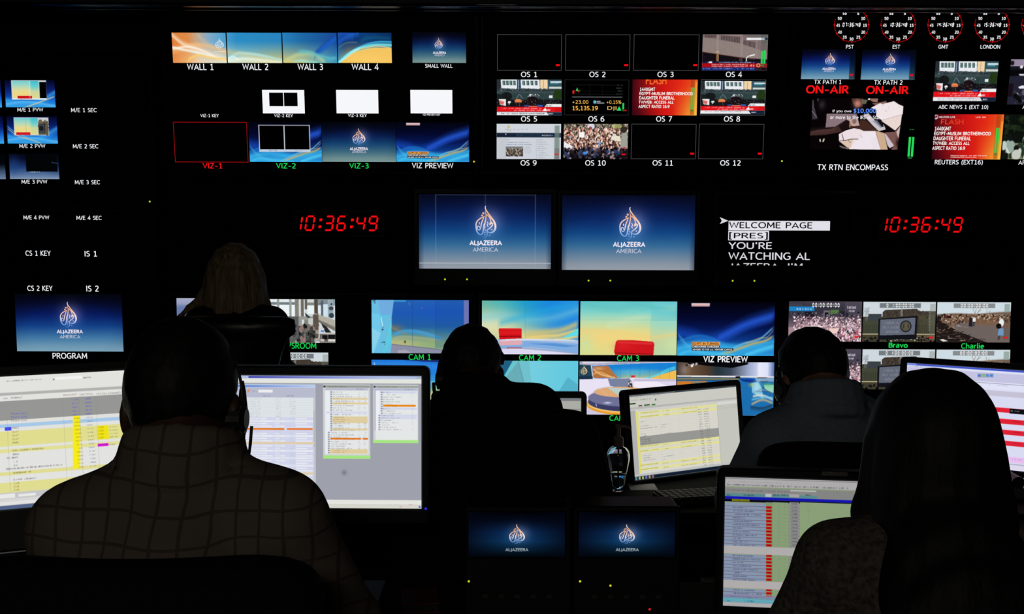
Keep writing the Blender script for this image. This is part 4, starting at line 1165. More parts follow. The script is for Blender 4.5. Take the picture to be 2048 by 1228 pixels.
    cv.poly([(960, 632), (1560, 632), (1560, 650), (1420, 682), (1200, 664), (1050, 645)], (8, 8, 12)); cv.dots(10, 1015, 632, 1130, 668, 5, 12, [(230, 230, 232), (10, 10, 14), (180, 180, 190)], 3); cv.glow(1000, 700, 40, 50, (160, 140, 136), .6); cv.rect(1550, 632, 1640, 760, (150, 170, 214), .3)
    cv.poly([(937, 748), (1787, 754), (1787, 766), (937, 760)], (230, 226, 230)); cv.poly([(937, 762), (1787, 768), (1787, 1100), (937, 1100)], (28, 110, 176)); cv.rect(937, 766, 1500, 776, (60, 76, 80)); cv.rect(937, 776, 1480, 783, (180, 166, 100)); cv.rect(937, 783, 1480, 792, (40, 60, 80))
    cv.poly([(937, 800), (1200, 796), (1180, 870), (937, 880)], (196, 116, 40)); cv.glow(1000, 830, 60, 26, (220, 130, 40), .7); cv.ribbon([(1060, 800), (1180, 812), (1500, 800)], (60, 150, 190), 10, 30, .6); cv.poly([(1480, 775), (1640, 790), (1600, 812), (1520, 800)], (10, 60, 130)); cv.glow(1570, 790, 50, 14, (20, 40, 150), .8)
    cv.rect(1450, 755, 1490, 772, (16, 18, 24)); cv.rect(1640, 764, 1728, 772, (14, 16, 26)); cv.rect(1666, 793, 1738, 803, (14, 16, 26)); cv.poly([(1620, 772), (1787, 768), (1787, 800), (1640, 800)], (170, 186, 210), .7)
    cv.poly([(1590, 812), (1650, 806), (1680, 850), (1700, 950), (1600, 900)], (120, 196, 226)); cv.glow(1640, 850, 30, 60, (190, 226, 240), .7); cv.poly([(1700, 830), (1787, 830), (1787, 900), (1710, 870)], (150, 216, 190)); cv.glow(1740, 830, 50, 20, (110, 190, 120), .6); cv.ribbon([(1600, 900), (1680, 870), (1787, 900)], (140, 150, 160), 8, 14, .7); cv.ribbon([(1600, 930), (1690, 920), (1787, 960)], (226, 220, 214), 14, 20, .9); cv.line([(1690, 850), (1770, 910)], 6, (60, 80, 110), .8); cv.line([(1640, 890), (1740, 890)], 5, (40, 70, 110), .6); cv.ribbon([(1590, 1000), (1690, 960), (1787, 990)], (226, 180, 120), 14, 20, .8); cv.ribbon([(1590, 960), (1700, 940), (1787, 940)], (120, 206, 230), 10, 16, .8); cv.ribbon([(1580, 1020), (1690, 1030), (1787, 1000)], (30, 56, 80), 12, 40, .8); cv.glow(1590, 830, 22, 16, (206, 190, 60), .6)
    return cv


def timecode(cv, s, x0, y0, x1, y1, bx0, bx1, tone):
    cv.rect(bx0, y0 - 2, bx1, y1 + 3, tone, .75)
    cv.digits(s, x0, y0, x1, y1, (238, 240, 240), 0, .24)


def pic_alpha():
    cv = Cv(146, 80, (150, 92, 738, 415), 1.3)
    cv.vgrad([(0, (70, 62, 74)), (.15, (54, 52, 62)), (.3, (50, 48, 60)), (.42, (90, 74, 84)), (.6, (170, 140, 150)), (1, (150, 120, 132))])
    cv.rect(150, 110, 260, 130, (96, 84, 90), .6); cv.rect(280, 175, 350, 215, (26, 26, 36)); cv.rect(430, 165, 480, 220, (110, 104, 116)); cv.rect(440, 180, 470, 215, (20, 20, 28)); cv.rect(484, 160, 552, 192, (84, 120, 66)); cv.rect(560, 170, 640, 225, (36, 34, 46)); cv.rect(600, 96, 738, 200, (90, 82, 98), .5)
    cv.poly([(150, 92), (290, 92), (200, 300), (150, 300)], (52, 52, 66), .5); cv.dots(60, 150, 180, 738, 230, 4, 9, [(24, 24, 34), (70, 66, 78), (110, 100, 112)], 2)
    cv.dots(950, 190, 215, 738, 415, 2.5, 6.0, [(240, 214, 222), (206, 170, 182), (100, 76, 86), (250, 240, 244), (52, 42, 52), (206, 160, 170), (226, 196, 206), (236, 210, 218), (66, 52, 64)], 3, 1.2)
    cv.dots(120, 540, 320, 738, 415, 4, 8, [(40, 30, 40), (240, 226, 232), (180, 90, 100), (110, 80, 90), (226, 200, 210)], 5, 1.2); cv.poly([(480, 310), (560, 306), (540, 350), (480, 350)], (240, 206, 196)); cv.poly([(290, 290), (410, 286), (420, 300), (300, 304)], (244, 220, 226)); cv.rect(564, 230, 568, 330, (40, 36, 46))
    cv.rect(152, 134, 355, 170, (30, 130, 196)); cv.scribble(210, 144, 336, 16, (224, 240, 250), .9, 4, .75)
    cv.scribble(620, 126, 690, 24, (232, 226, 236), .8, 8, .85); cv.scribble(634, 158, 680, 18, (232, 226, 236), .8, 9, .85)
    cv.digits('00:00:00:00', 336, 103, 558, 140, (240, 240, 244), 0, .24)
    cv.rect(685, 370, 716, 384, (230, 16, 24))
    return cv


def pic_bravo():
    cv = Cv(145, 80, (748, 95, 1333, 418), 1.3)
    cv.fill((62, 60, 48)); cv.rect(748, 95, 1333, 215, (206, 216, 222))
    cv.poly([(905, 178), (930, 160), (1180, 150), (1200, 170), (1333, 170), (1333, 260), (905, 260)], (66, 58, 50)); cv.rect(790, 193, 898, 260, (58, 66, 72)); cv.rect(748, 246, 905, 345, (66, 70, 54)); cv.rect(1200, 200, 1333, 345, (72, 70, 52)); cv.dots(90, 910, 165, 1320, 250, 2, 5, [(46, 42, 38), (84, 74, 62)], 6, 2)
    for x in (766, 775, 784): cv.line([(x, 246), (x + 6, 150)], 3, (130, 136, 140), .8)
    cv.dots(70, 752, 140, 800, 200, 1.5, 3, [(130, 140, 146), (170, 176, 180)], 7)
    for k in range(7): cv.rect(1050, 150 + k * 9, 1068, 155 + k * 9, (170, 170, 166), .8)
    for k in range(14): cv.rect(1278, 165 + k * 12, 1292, 171 + k * 12, (150, 150, 140), .7)
    for k in range(40): cv.rect(752 + k * 15, 278, 755 + k * 15, 345, (26, 28, 24), .7)
    cv.rect(748, 352, 1333, 360, (196, 186, 150)); cv.rect(748, 360, 1333, 418, (70, 66, 46)); cv.rect(1190, 362, 1333, 418, (96, 80, 60)); cv.dots(90, 748, 376, 1333, 420, 4, 12, [(14, 14, 16), (24, 22, 24), (60, 56, 48)], 8); cv.dots(14, 940, 388, 1200, 412, 3, 5, [(210, 206, 190)], 9)
    cv.poly([(874, 232), (1188, 206), (1184, 395), (874, 400)], (18, 20, 26)); cv.poly([(888, 240), (1172, 222), (1168, 358), (888, 366)], (98, 104, 120))
    for k in range(3): cv.scribble(905 + k * 6, 252 + k * 36, 1040, 22, (130, 132, 142), .8, k, .75)
    cv.ell(1096, 292, 46, 48, (30, 34, 36)); cv.ell(1096, 292, 36, 38, (86, 84, 70)); cv.ell(1096, 292, 24, 28, (52, 50, 46)); cv.line([(1090, 270), (1090, 316)], 6, (130, 120, 96)); cv.line([(1104, 270), (1104, 316)], 6, (130, 120, 96))
    cv.rect(1286, 110, 1330, 395, (110, 120, 110), .35); cv.rect(1285, 374, 1318, 388, (230, 20, 26))
    timecode(cv, '0 1:00:00:00', 934, 108, 1156, 141, 880, 1212, (86, 92, 98))
    return cv


def pic_charlie():
    cv = Cv(147, 80, (1343, 98, 1938, 422), 1.3)
    cv.fill((96, 76, 64)); cv.rect(1343, 98, 1938, 206, (206, 220, 228)); cv.ribbon([(1343, 204), (1500, 195), (1650, 200), (1800, 188), (1938, 180)], (110, 84, 66), 14, 60, 1)
    for a, b in (((1655, 205), (1632, 150)), ((1660, 205), (1690, 150)), ((1650, 190), (1660, 150)), ((1750, 205), (1745, 155)), ((1756, 205), (1772, 165)), ((1670, 180), (1700, 160))): cv.line([a, b], 4, (150, 120, 100), .9)
    cv.dots(420, 1343, 196, 1938, 300, 3, 9, [(70, 50, 40), (140, 106, 84), (196, 170, 146), (40, 30, 28), (120, 86, 66)], 11)
    cv.poly([(1440, 290), (1560, 262), (1938, 262), (1938, 422), (1640, 422), (1520, 330)], (110, 98, 94)); cv.poly([(1560, 250), (1700, 234), (1830, 250), (1840, 290), (1640, 280)], (124, 92, 70), .8); cv.rect(1840, 262, 1938, 300, (130, 90, 70), .8)
    cv.poly([(1343, 230), (1440, 290), (1560, 350), (1700, 400), (1760, 422), (1343, 422)], (34, 26, 24)); r = random.Random(3)
    for _ in range(80):
        x, y = r.uniform(1343, 1720), r.uniform(240, 420)
        if y > 240 + (x - 1343) * .42: cv.line([(x, y), (x + r.uniform(-40, 50), y + r.uniform(-22, 14))], r.uniform(3, 6), r.choice([(130, 112, 100), (90, 72, 62), (20, 16, 16), (170, 150, 136), (60, 46, 40)]), .85)
    cv.line([(1440, 310), (1530, 236)], 8, (140, 100, 80)); cv.rect(1400, 208, 1460, 226, (24, 22, 24)); cv.rect(1345, 215, 1380, 240, (30, 28, 30)); cv.ell(1416, 216, 10, 6, (150, 30, 30)); cv.poly([(1500, 290), (1520, 284), (1570, 300), (1600, 300)], (206, 206, 206), .6); cv.poly([(1372, 400), (1400, 396), (1440, 412), (1400, 416)], (216, 216, 210))
    cv.poly([(1602, 290), (1606, 226), (1630, 222), (1632, 296)], (30, 32, 40)); cv.ell(1646, 240, 13, 18, (226, 226, 226)); cv.poly([(1634, 255), (1652, 255), (1650, 292), (1632, 292)], (60, 62, 72)); cv.ell(1866, 262, 20, 32, (232, 236, 236)); cv.ell(1856, 232, 9, 10, (216, 196, 180)); cv.ell(1846, 290, 22, 22, (14, 14, 16)); cv.poly([(1846, 310), (1884, 306), (1890, 366), (1840, 366)], (110, 150, 190)); cv.poly([(1842, 366), (1862, 366), (1858, 400), (1840, 400)], (70, 66, 66))
    cv.rect(1886, 112, 1930, 180, (140, 160, 150), .8); cv.rect(1886, 180, 1930, 400, (90, 80, 70), .35); cv.rect(1884, 376, 1916, 390, (226, 16, 26))
    timecode(cv, '00:00:00:00', 1532, 110, 1754, 142, 1476, 1810, (110, 112, 114))
    return cv


def pic_newsroom():
    cv = Cv(157, 88, (-210, 145, 1000, 820), 1.3)
    cv.fill((206, 214, 216)); cv.rect(-210, 190, 400, 230, (110, 124, 130)); cv.rect(-210, 145, 400, 190, (226, 234, 236)); cv.rect(-210, 235, 400, 410, (236, 244, 246))
    for x, w_, c in ((112, 34, (150, 152, 146)), (300, 34, (150, 156, 152)), (385, 60, (134, 128, 118)), (478, 46, (112, 104, 94)), (680, 60, (84, 74, 64))): cv.rect(x, 145, x + w_, 480 if x < 600 else 800, c)
    cv.rect(523, 145, 540, 420, (230, 238, 240)); cv.rect(536, 145, 575, 300, (104, 98, 90)); cv.rect(575, 195, 680, 240, (130, 134, 132)); cv.rect(575, 240, 680, 370, (236, 244, 246)); cv.rect(740, 145, 1000, 240, (130, 140, 146)); cv.rect(760, 205, 830, 220, (70, 84, 120)); cv.rect(740, 240, 785, 360, (226, 236, 240)); cv.rect(785, 160, 820, 400, (86, 96, 110)); cv.rect(820, 220, 890, 400, (206, 226, 236)); cv.rect(890, 145, 975, 430, (150, 168, 178)); cv.ell(940, 285, 36, 30, (66, 70, 74)); cv.ell(945, 395, 40, 40, (50, 64, 80)); cv.ell(945, 218, 12, 16, (30, 34, 44))
    cv.rect(440, 410, 690, 570, (150, 152, 146)); cv.poly([(536, 350), (620, 420), (600, 440), (550, 410)], (50, 58, 58)); cv.rect(590, 440, 660, 540, (196, 204, 202)); cv.rect(490, 460, 520, 560, (220, 228, 228)); cv.rect(536, 470, 580, 560, (130, 126, 118))
    cv.poly([(690, 360), (1000, 470), (1000, 590), (690, 440)], (176, 172, 160)); cv.poly([(690, 440), (1000, 590), (1000, 640), (690, 470)], (120, 116, 108)); cv.line([(690, 440), (1000, 580)], 10, (90, 90, 86), .8)
    cv.poly([(665, 440), (740, 490), (756, 560), (700, 540)], (40, 40, 40)); cv.poly([(780, 510), (870, 570), (940, 660), (850, 660)], (34, 32, 34)); cv.rect(660, 380, 745, 720, (96, 84, 72)); cv.rect(700, 620, 745, 680, (160, 150, 140)); cv.rect(755, 590, 830, 650, (206, 214, 216)); cv.rect(780, 625, 830, 650, (80, 130, 220)); cv.ell(640, 570, 14, 20, (160, 226, 240))
    cv.rect(440, 560, 680, 820, (46, 44, 44)); cv.dots(60, 440, 550, 680, 810, 10, 26, [(24, 26, 26), (120, 110, 104), (60, 66, 66), (150, 120, 116), (90, 86, 80)], 5, 2.0); cv.rect(760, 680, 1000, 820, (110, 104, 100)); cv.rect(800, 700, 880, 770, (16, 16, 18)); cv.rect(890, 690, 1000, 760, (20, 20, 22)); cv.rect(870, 664, 1000, 690, (190, 186, 176)); cv.rect(680, 750, 760, 800, (170, 166, 156)); cv.rect(890, 765, 1000, 800, (216, 212, 206)); cv.rect(770, 760, 830, 800, (190, 186, 180)); cv.poly([(-210, 420), (440, 410), (440, 820), (-210, 820)], (90, 92, 92)); cv.dots(80, -210, 430, 440, 810, 14, 34, [(40, 42, 42), (150, 146, 138), (70, 70, 70)], 8)
    cv.noise(.025, 3, 1)
    return cv


def pic_sky():
    cv = Cv(157, 88, (0, 0, 157, 88), .7)
    cv.vgrad([(0, (168, 172, 196)), (.12, (150, 158, 190)), (.2, (104, 122, 168)), (.45, (96, 116, 166)), (.8, (120, 130, 170)), (1, (70, 76, 100))])
    cv.poly([(0, 44), (30, 24), (46, 40), (90, 60), (157, 40), (157, 88), (0, 88)], (110, 112, 150), .5)
    return cv


def pic_mix(k):
    """M/E previews: a studio shot boxed over the blue waves; views in a 4.72x enlargement"""
    if k < 3:
        v = (48, 97, 522, 352) if k == 1 else (68, 437, 541, 695)
        cv = Cv(100, 54, v, 1.3)
        x0, y0 = v[0], v[1]
        cv.vgrad([(0, (4, 6, 34)), (.3, (10, 26, 96)), (.55, (14, 56, 150)), (.75, (24, 110, 206)), (1, (50, 160, 232))])
        cv.ribbon([(x0, y0 + 190), (x0 + 200, y0 + 215), (x0 + 330, y0 + 190), (x0 + 474, y0 + 110)], (60, 170, 240), 30, 60, .7); cv.ribbon([(x0, y0 + 225), (x0 + 200, y0 + 200), (x0 + 474, y0 + 240)], (110, 200, 250), 14, 30, .6)
        if k == 1:
            cv.ribbon([(x0 + 180, y0 + 255), (x0 + 290, y0 + 218), (x0 + 390, y0 + 180), (x0 + 474, y0 + 150)], (220, 200, 150), 7, 12, .9)
            cv.rect(110, 99, 442, 280, (222, 232, 236)); b = (114, 102, 372, 268); dk = (376, 112, 442, 266)
        else:
            cv.ribbon([(x0, y0 + 110), (x0 + 90, y0 + 180), (x0 + 220, y0 + 220), (x0 + 320, y0 + 258)], (214, 200, 150), 6, 12, .85); cv.ribbon([(x0, y0 + 90), (x0 + 90, y0 + 160), (x0 + 200, y0 + 200)], (90, 200, 250), 5, 12, .8)
            cv.rect(135, 449, 462, 618, (206, 216, 224)); b = (138, 452, 362, 613); dk = (364, 452, 458, 613)
        bx0, by0, bx1, by1 = b
        m = ((cv.X > bx0) & (cv.X < bx1) & (cv.Y > by0) & (cv.Y < by1))[..., None]
        t = (cv.Y - by0) / (by1 - by0)
        st = cv.stops(t, [(0, (112, 206, 214)), (.3, (170, 216, 190)), (.55, (226, 218, 150)), (.75, (240, 214, 130)), (1, (226, 220, 150))])
        st2 = cv.stops(t, [(0, (60, 190, 206)), (.35, (110, 206, 206)), (.6, (200, 214, 160)), (1, (226, 216, 140))])
        s = np.clip((cv.X - (bx0 + .62 * (bx1 - bx0))) / 30, 0, 1)[..., None]
        cv.im = np.where(m, st * (1 - s) + st2 * s, cv.im)
        cv.rect(bx0 + (.66 if k == 1 else .48) * (bx1 - bx0), by0, bx0 + (.66 if k == 1 else .48) * (bx1 - bx0) + 4, by1, (226, 236, 236) if k == 1 else (120, 180, 180), .7)
        cv.rect(bx0 + (50 if k == 1 else 14), by1 - 24, bx0 + (188 if k == 1 else 148), by1 + 2, (206, 20, 32))
        if k == 1:
            cv.rect(bx0 + .64 * (bx1 - bx0), by0, bx0 + .66 * (bx1 - bx0), by1, (214, 232, 232), .6); cv.rect(*dk, (0, 0, 0)); cv.scribble(180, 272, 240, 8, (120, 120, 130), .7, 2)
        else:
            cv.rect(*dk, (96, 86, 66)); cv.rect(dk[0], dk[1], dk[2], dk[1] + 34, (206, 208, 214)); cv.dots(40, dk[0], dk[1] + 20, dk[2], dk[3], 5, 10, [(70, 62, 46), (110, 100, 80)], 3); cv.rect(366, 510, 428, 595, (34, 40, 46)); cv.rect(372, 516, 420, 590, (66, 76, 84)); cv.ell(392, 552, 22, 26, (30, 30, 32))
        return cv
    cv = Cv(99, 51, (92, 795, 556, 1030), 1.1)
    cv.vgrad([(0, (3, 5, 18)), (.2, (6, 12, 40)), (.5, (26, 52, 104)), (.75, (70, 100, 146)), (1, (128, 148, 176))])
    cv.mix(np.clip((cv.X - 420) / 140, 0, 1) * np.clip((1020 - cv.Y) / 200, 0, 1), (8, 10, 22), .7); cv.glow(130, 900, 60, 90, (30, 66, 130), .5)
    cv.rect(248, 800, 542, 960, (3, 4, 6)); cv.scribble(278, 958, 372, 10, (206, 214, 224), .8, 3, .85); cv.line([(490, 872), (545, 884)], 5, (70, 100, 170), .8)
    return cv


def pic_edge(k):
    """pictures only partly inside the photograph, right edge"""
    if k == 0:
        cv = Cv(131, 91, (940, 92, 1580, 538), .9)
        cv.fill((20, 20, 30)); cv.rect(940, 92, 1580, 160, (150, 136, 160)); cv.ell(956, 130, 20, 24, (30, 24, 30)); cv.dots(14, 945, 160, 1580, 200, 12, 24, [(230, 226, 236), (190, 180, 196), (40, 36, 44)], 2); cv.rect(940, 196, 1580, 260, (8, 8, 12)); cv.poly([(1028, 236), (1580, 230), (1580, 250), (1040, 252)], (206, 206, 220)); cv.poly([(940, 260), (1100, 250), (1100, 538), (912, 538)], (34, 34, 50)); cv.rect(940, 330, 985, 460, (24, 14, 22)); cv.poly([(1035, 365), (1070, 350), (1580, 350), (1580, 380), (1050, 380)], (230, 232, 240)); cv.line([(1030, 425), (1050, 450)], 8, (226, 230, 236)); cv.dots(50, 1000, 380, 1580, 530, 10, 30, [(10, 10, 14), (50, 50, 66), (90, 90, 106)], 5)
        return cv
    cv = Cv(139, 90, (885, 633, 1580, 1076), .9)
    cv.fill((14, 18, 14)); cv.dots(120, 885, 640, 1580, 860, 10, 30, [(10, 16, 10), (24, 36, 20), (34, 44, 28)], 3); cv.rect(950, 915, 1580, 1076, (120, 124, 96)); cv.dots(60, 885, 880, 1580, 1076, 16, 36, [(206, 214, 206), (150, 170, 160), (16, 20, 18), (90, 110, 96), (40, 56, 40)], 6, 1.6); cv.ell(1025, 965, 26, 30, (20, 20, 18)); cv.ell(1030, 1030, 46, 50, (196, 200, 190)); cv.ell(900, 940, 26, 46, (190, 206, 196))
    return cv


# ---------------------------------------------------------------- the room
WALL_Y, DESK_Z = 7.35, 0.765
g = G(); g.box((0, 2.6, -0.05), (9.0, 10.4, 0.1)); g.build('floor', M['floor'], kind='structure')
g = G(); g.box((0, WALL_Y + 0.05, 1.4), (9.0, 0.1, 2.8)); g.build('wall_front', M['wall'], kind='structure')
g = G(); g.box((-4.45, 2.45, 1.4), (0.1, 9.7, 2.8)); g.build('wall_left', M['wall'], kind='structure')
g = G(); g.box((4.45, 2.45, 1.4), (0.1, 9.7, 2.8)); g.build('wall_right', M['wall'], kind='structure')
g = G(); g.box((0, -2.55, 1.4), (9.0, 0.1, 2.8)); g.build('wall_back', M['wall'], kind='structure')
g = G(); g.box((0, 2.4, 2.85), (9.0, 9.9, 0.1)); g.build('ceiling', M['ceil'], kind='structure')
# the ribbed overhang above the top row of screens
zb = W(1000, 8, 6.62).z
g = G(); g.box((0, 6.70, (zb + 2.8) / 2), (8.6, 0.20, 2.8 - zb), 0.004); g.build('trim_1', M['soffit'], kind='structure')
g = G()
for k, (y, d, r) in enumerate(((9.0, 6.62, .008), (14.5, 6.69, .007), (20.0, 6.765, .0075))):
    p = W(1024, y, d)
    g.tube([(-4.2, p.y, p.z), (4.2, p.y, p.z)], r, 24)
g.box((0, 6.695, zb - 0.0055), (8.4, 0.17, 0.010))
g.build('trim_2', M['slat'], kind='structure', smooth=False)
o = bpy.data.objects['trim_2']
for p in o.data.polygons: p.use_smooth = len(p.vertices) == 4

# ---------------------------------------------------------------- the monitor wall
WHITE, GREEN, RED = (238, 240, 244), (24, 214, 84), (240, 22, 24)


class Display:
    """one wall screen: housing, black glass, lit windows with captions, power light, bracket to the wall"""
    def __init__(self, label, px, y, tilt, bw=0.014, leds=(), group=None, name='wall_display', screen=None):
        x0, y0, x1, y1 = px
        c = W((x0 + x1) / 2, (y0 + y1) / 2, y)
        self.pl = pl = Plane(c, 0, tilt)
        u0, v0, u1, v1 = pl.rect(x0, y0, x1, y1)
        self.root = thing(name, label, 'monitor', pl.P(0, v0, -0.03), group)
        s = pl.rect(*screen) if screen else (u0 + bw, v0 + bw, u1 - bw, v1 - bw)
        g = G(); g.ring(pl, *s, (s[0] - u0, s[1] - v0, u1 - s[2], v1 - s[3]), -0.02, 0.005)
        g.pbox(pl, u0 + .004, v0 + .004, u1 - .004, v1 - .004, -0.055, -0.012, 0.006)
        g.build('bezel', M['bezel'], self.root)
        g = G(); g.pbox(pl, s[0] - .002, s[1] - .002, s[2] + .002, s[3] + .002, -0.013, -0.0005); g.build('screen', M['glass'], self.root)
        wd = (WALL_Y - c.y) / math.cos(math.radians(tilt))
        t = math.tan(math.radians(abs(tilt))) * .05
        g = G(); g.pbox(pl, -.2, -.05, .2, .05, -wd + t - .001, -.05, .004); g.build('wall_bracket', M['metal'], self.root)
        for lx, ly in leds:
            u, v = pl.px(lx, ly); g = G(); g.ball(pl.P(u, v, .005), .0048, 8); g.build('power_light', M['yellow_led'], self.root)
        self.n = 0

    def window(self, px, cv, label=None, name='video_window'):
        g = G(); r = self.pl.rect(*px)
        lay(g, cv, self.pl, r, .0006)
        return g.build(name, PIC, self.root, label=label)

    def caption(self, s, x0, y0, x1, y1, c=WHITE, parent=None, weight=0.004, name='caption'):
        v, f = glyphs(s, weight)
        u0, v0, u1, v1 = self.pl.rect(x0, y0, x1, y1)
        g = G(); g.add(self.pl.A(u0 + v[:, 0] * (u1 - u0), v0 + v[:, 1] * (v1 - v0), .0022), f, c255(c))
        return g.build(name, PIC, parent or self.root)

    def rects(self, items, name, parent=None, w=.0016):
        """flat lit shapes: (x0, y0, x1, y1, colour)"""
        g = G()
        for x0, y0, x1, y1, c in items:
            u0, v0, u1, v1 = self.pl.rect(x0, y0, x1, y1)
            g.add([self.pl.P(u0, v0, w), self.pl.P(u1, v0, w), self.pl.P(u1, v1, w), self.pl.P(u0, v1, w)], [(0, 1, 2, 3)], c255(c))
        return g.build(name, PIC, parent or self.root)

    def _outline(self, px, c, t, label):
        u0, v0, u1, v1 = self.pl.rect(*px)
        k = t * WD / FPX
        g = G()
        for a, b, d, e in ((u0, v1 - k, u1, v1), (u0, v0, u1, v0 + k), (u0, v0 + k, u0 + k, v1 - k), (u1 - k, v0 + k, u1, v1 - k)):
            g.add([self.pl.P(a, b, .001), self.pl.P(d, b, .001), self.pl.P(d, e, .001), self.pl.P(a, e, .001)], [(0, 1, 2, 3)], c255(c))
        o = g.build('video_window', PIC, self.root)
        if label: o['label'] = label
        return o


def zz(ox, oy, s):
    return lambda x0, y0, x1, y1: (ox + x0 / s, oy + y0 / s, ox + x1 / s, oy + y1 / s)


ZA, ZB, ZC, ZL, ZM, ZQ = zz(330, 0, 3.2508), zz(960, 0, 3.357), zz(1560, 0, 3.412), zz(0, 140, 4.723), zz(0, 400, 3.611), zz(1400, 380, 3.16)
ZS, ZT, ZN = zz(720, 580, 4.386), zz(1140, 580, 4.386), zz(1540, 580, 4.031)
WD = 7.0

# ---- far left, upper: mixer previews
D = Display('upper left wall monitor with mixer preview windows captioned M/E 1 to M/E 3', (-250, 95, 308, 416), WD, 3.0, leds=[(300, 403)], group='wall monitors')
for k, (tl, cap, sec, lab) in enumerate((((10.6, 160.5, 110, 214.5), (35, 215.4, 86.8, 223.6), (142.3, 215.8, 193.7, 224.8), 'studio preview boxed over blue waves, black strip on its right'),
                                         ((14.3, 232.3, 114.5, 287), (39, 287.8, 91, 296.4), (146, 288.2, 197, 297.2), 'studio preview boxed over blue waves, outdoor strip on its right'),
                                         ((19, 308, 117.7, 358), (43.4, 359.3, 94.9, 367.8), (150, 360, 200.3, 369), 'dark preview, black box over a blue grey field'))):
    w_ = D.window(tl, pic_mix(k + 1), lab)
    D.caption('M/E %d PVW' % (k + 1), *cap, parent=w_)
    D.caption('M/E %d SEC' % (k + 1), *sec)
    ex = (2.6, 6.8, 10.4)[k]
    e = Cv(100, 54, (0, 0, 100, 54), .6)
    e.vgrad([(0, (4, 6, 40)), (.4, (8, 30, 110)), (.7, (24, 100, 200)), (1, (60, 170, 240))]) if k < 2 else e.vgrad([(0, (2, 3, 8)), (.4, (4, 6, 12)), (.7, (60, 80, 110)), (1, (110, 130, 160))])
    D.window((ex - 100, tl[1], ex, tl[3]), e, 'blue window cut by the edge of the photo')

# ---- far left, lower: programme
D = Display('lower left wall monitor with the large blue ident captioned PROGRAM', (-245, 418, 313, 738), WD, 2.2, group='wall monitors')
D.caption('M/E 4 PVW', *ZM(170, 109, 357, 142)); D.caption('M/E 4 SEC', *ZM(553, 111, 735, 145))
D.caption('CS 1 KEY', *ZM(185, 366, 367, 402)); D.caption('IS 1', *ZM(612, 368, 700, 407))
D.caption('CS 2 KEY', *ZM(198, 619, 380, 655)); D.caption('IS 2', *ZM(624, 619, 713, 660))
px = (31.8, 588, 245, 702.7)
fx = lambda a: (a - px[0]) / (px[2] - px[0]); fy = lambda b: (b - px[1]) / (px[3] - px[1])
w_ = D.window(px, pic_emblem(213, 115, 'blue', (fx(121), fy(603.5), fx(153.1), fy(654.8)), (fx(112.7), fy(659.3), fx(165.3), fy(668.2)), (fx(118.5), fy(669.8), fx(159.8), fy(676.4))), 'blue ident window with the drop emblem')
D.caption('PROGRAM', *ZM(380, 1105, 630, 1145), parent=w_)

# ---- upper second column: studio wall and graphics
D = Display('upper wall monitor with the four part studio backdrop captioned WALL 1 to WALL 4', (328, 22, 956, 347), WD, 7.6, leds=[(948, 323)], group='wall monitors')
for k, (a, b, cx0, cx1) in enumerate(((344.8, 452.3, 374.2, 426.8), (454.6, 563.4, 484.8, 536.6), (565.6, 673.8, 595.2, 646), (675.6, 783.3, 703.2, 757))):
    w_ = D.window((a, 65.4, b, 125.8), pic_wall(k), ('orange and white streaked backdrop with a pale emblem', 'plain blue backdrop with a pale crest', 'blue backdrop with a cream foot', 'dark blue backdrop with a golden arch')[k])
    D.caption('WALL %d' % (k + 1), cx0, 127.6, cx1, 139.8, parent=w_)
px = (824.8, 64, 932, 125.6)
w_ = D.window(px, pic_emblem(107, 61, 'green', (fx(869.8), fy(75.5), fx(884.6), fy(99)), (fx(865.6), fy(103), fx(892.4), fy(109)), (fx(868.5), fy(108.8), fx(890), fy(112.3)), 1.0), 'small blue ident with the drop emblem')
D.caption('SMALL WALL', 850.4, 128, 904.8, 135.4, parent=w_)
D.caption('VIZ-1 KEY', *ZA(230, 741, 350, 762)); 
wk = Cv(84, 47, (0, 0, 84, 47), .25).fill((246, 247, 250))
w_ = D.rects([(*ZA(634, 585, 907, 737), (246, 247, 250))], 'video_window', w=.0006); w_['label'] = 'white window with two black boxes'
D.rects([(*ZA(678, 602, 769, 690), (2, 2, 3)), (*ZA(774, 602, 862, 690), (2, 2, 3))], 'black_box', w_); D.caption('VIZ-2 KEY', *ZA(710, 741, 832, 762), parent=w_)
w_ = D.rects([(*ZA(1114, 585, 1387, 737), (246, 247, 250))], 'video_window', w=.0006); w_['label'] = 'plain white window captioned VIZ-3 KEY'; D.caption('VIZ-3 KEY', *ZA(1190, 740, 1312, 761), parent=w_)
w_ = D.rects([(*ZA(1596, 585, 1868, 737), (246, 247, 250))], 'video_window', w=.0006); w_['label'] = 'plain white window captioned VIZ-PREVIEW KEY'; D.caption('VIZ-PREVIEW KEY', *ZA(1675, 739, 1790, 752), parent=w_)
w_ = D._outline(ZA(59, 793, 537, 1055), (150, 14, 18), 1.1, 'black window in a thin red outline'); D.caption('VIZ-1', *ZA(245, 1060, 372, 1095), RED, parent=w_)
w_ = D.window(ZA(547, 793, 1018, 1052), pic_wave(146, 80, split=True), 'blue wave window with two black boxes'); D.caption('VIZ-2', *ZA(722, 1060, 850, 1095), GREEN, parent=w_)
px = ZA(1020, 793, 1500, 1052)
zf = lambda a, b: ((a - 1020) / 480, (b - 793) / 259)
w_ = D.window(px, pic_emblem(147, 80, 'green', (*zf(1222, 835), *zf(1300, 942)), (*zf(1200, 957), *zf(1320, 981)), (*zf(1215, 979), *zf(1307, 994)), 1.0), 'blue ident with the drop emblem captioned VIZ-3'); D.caption('VIZ-3', *ZA(1198, 1060, 1325, 1095), GREEN, parent=w_)
w_ = D.window(ZA(1503, 793, 1977, 1052), pic_wave(146, 80, lower=True), 'blue wave window with a name strip'); D.caption('VIZ PREVIEW', *ZA(1605, 1059, 1875, 1093), parent=w_)

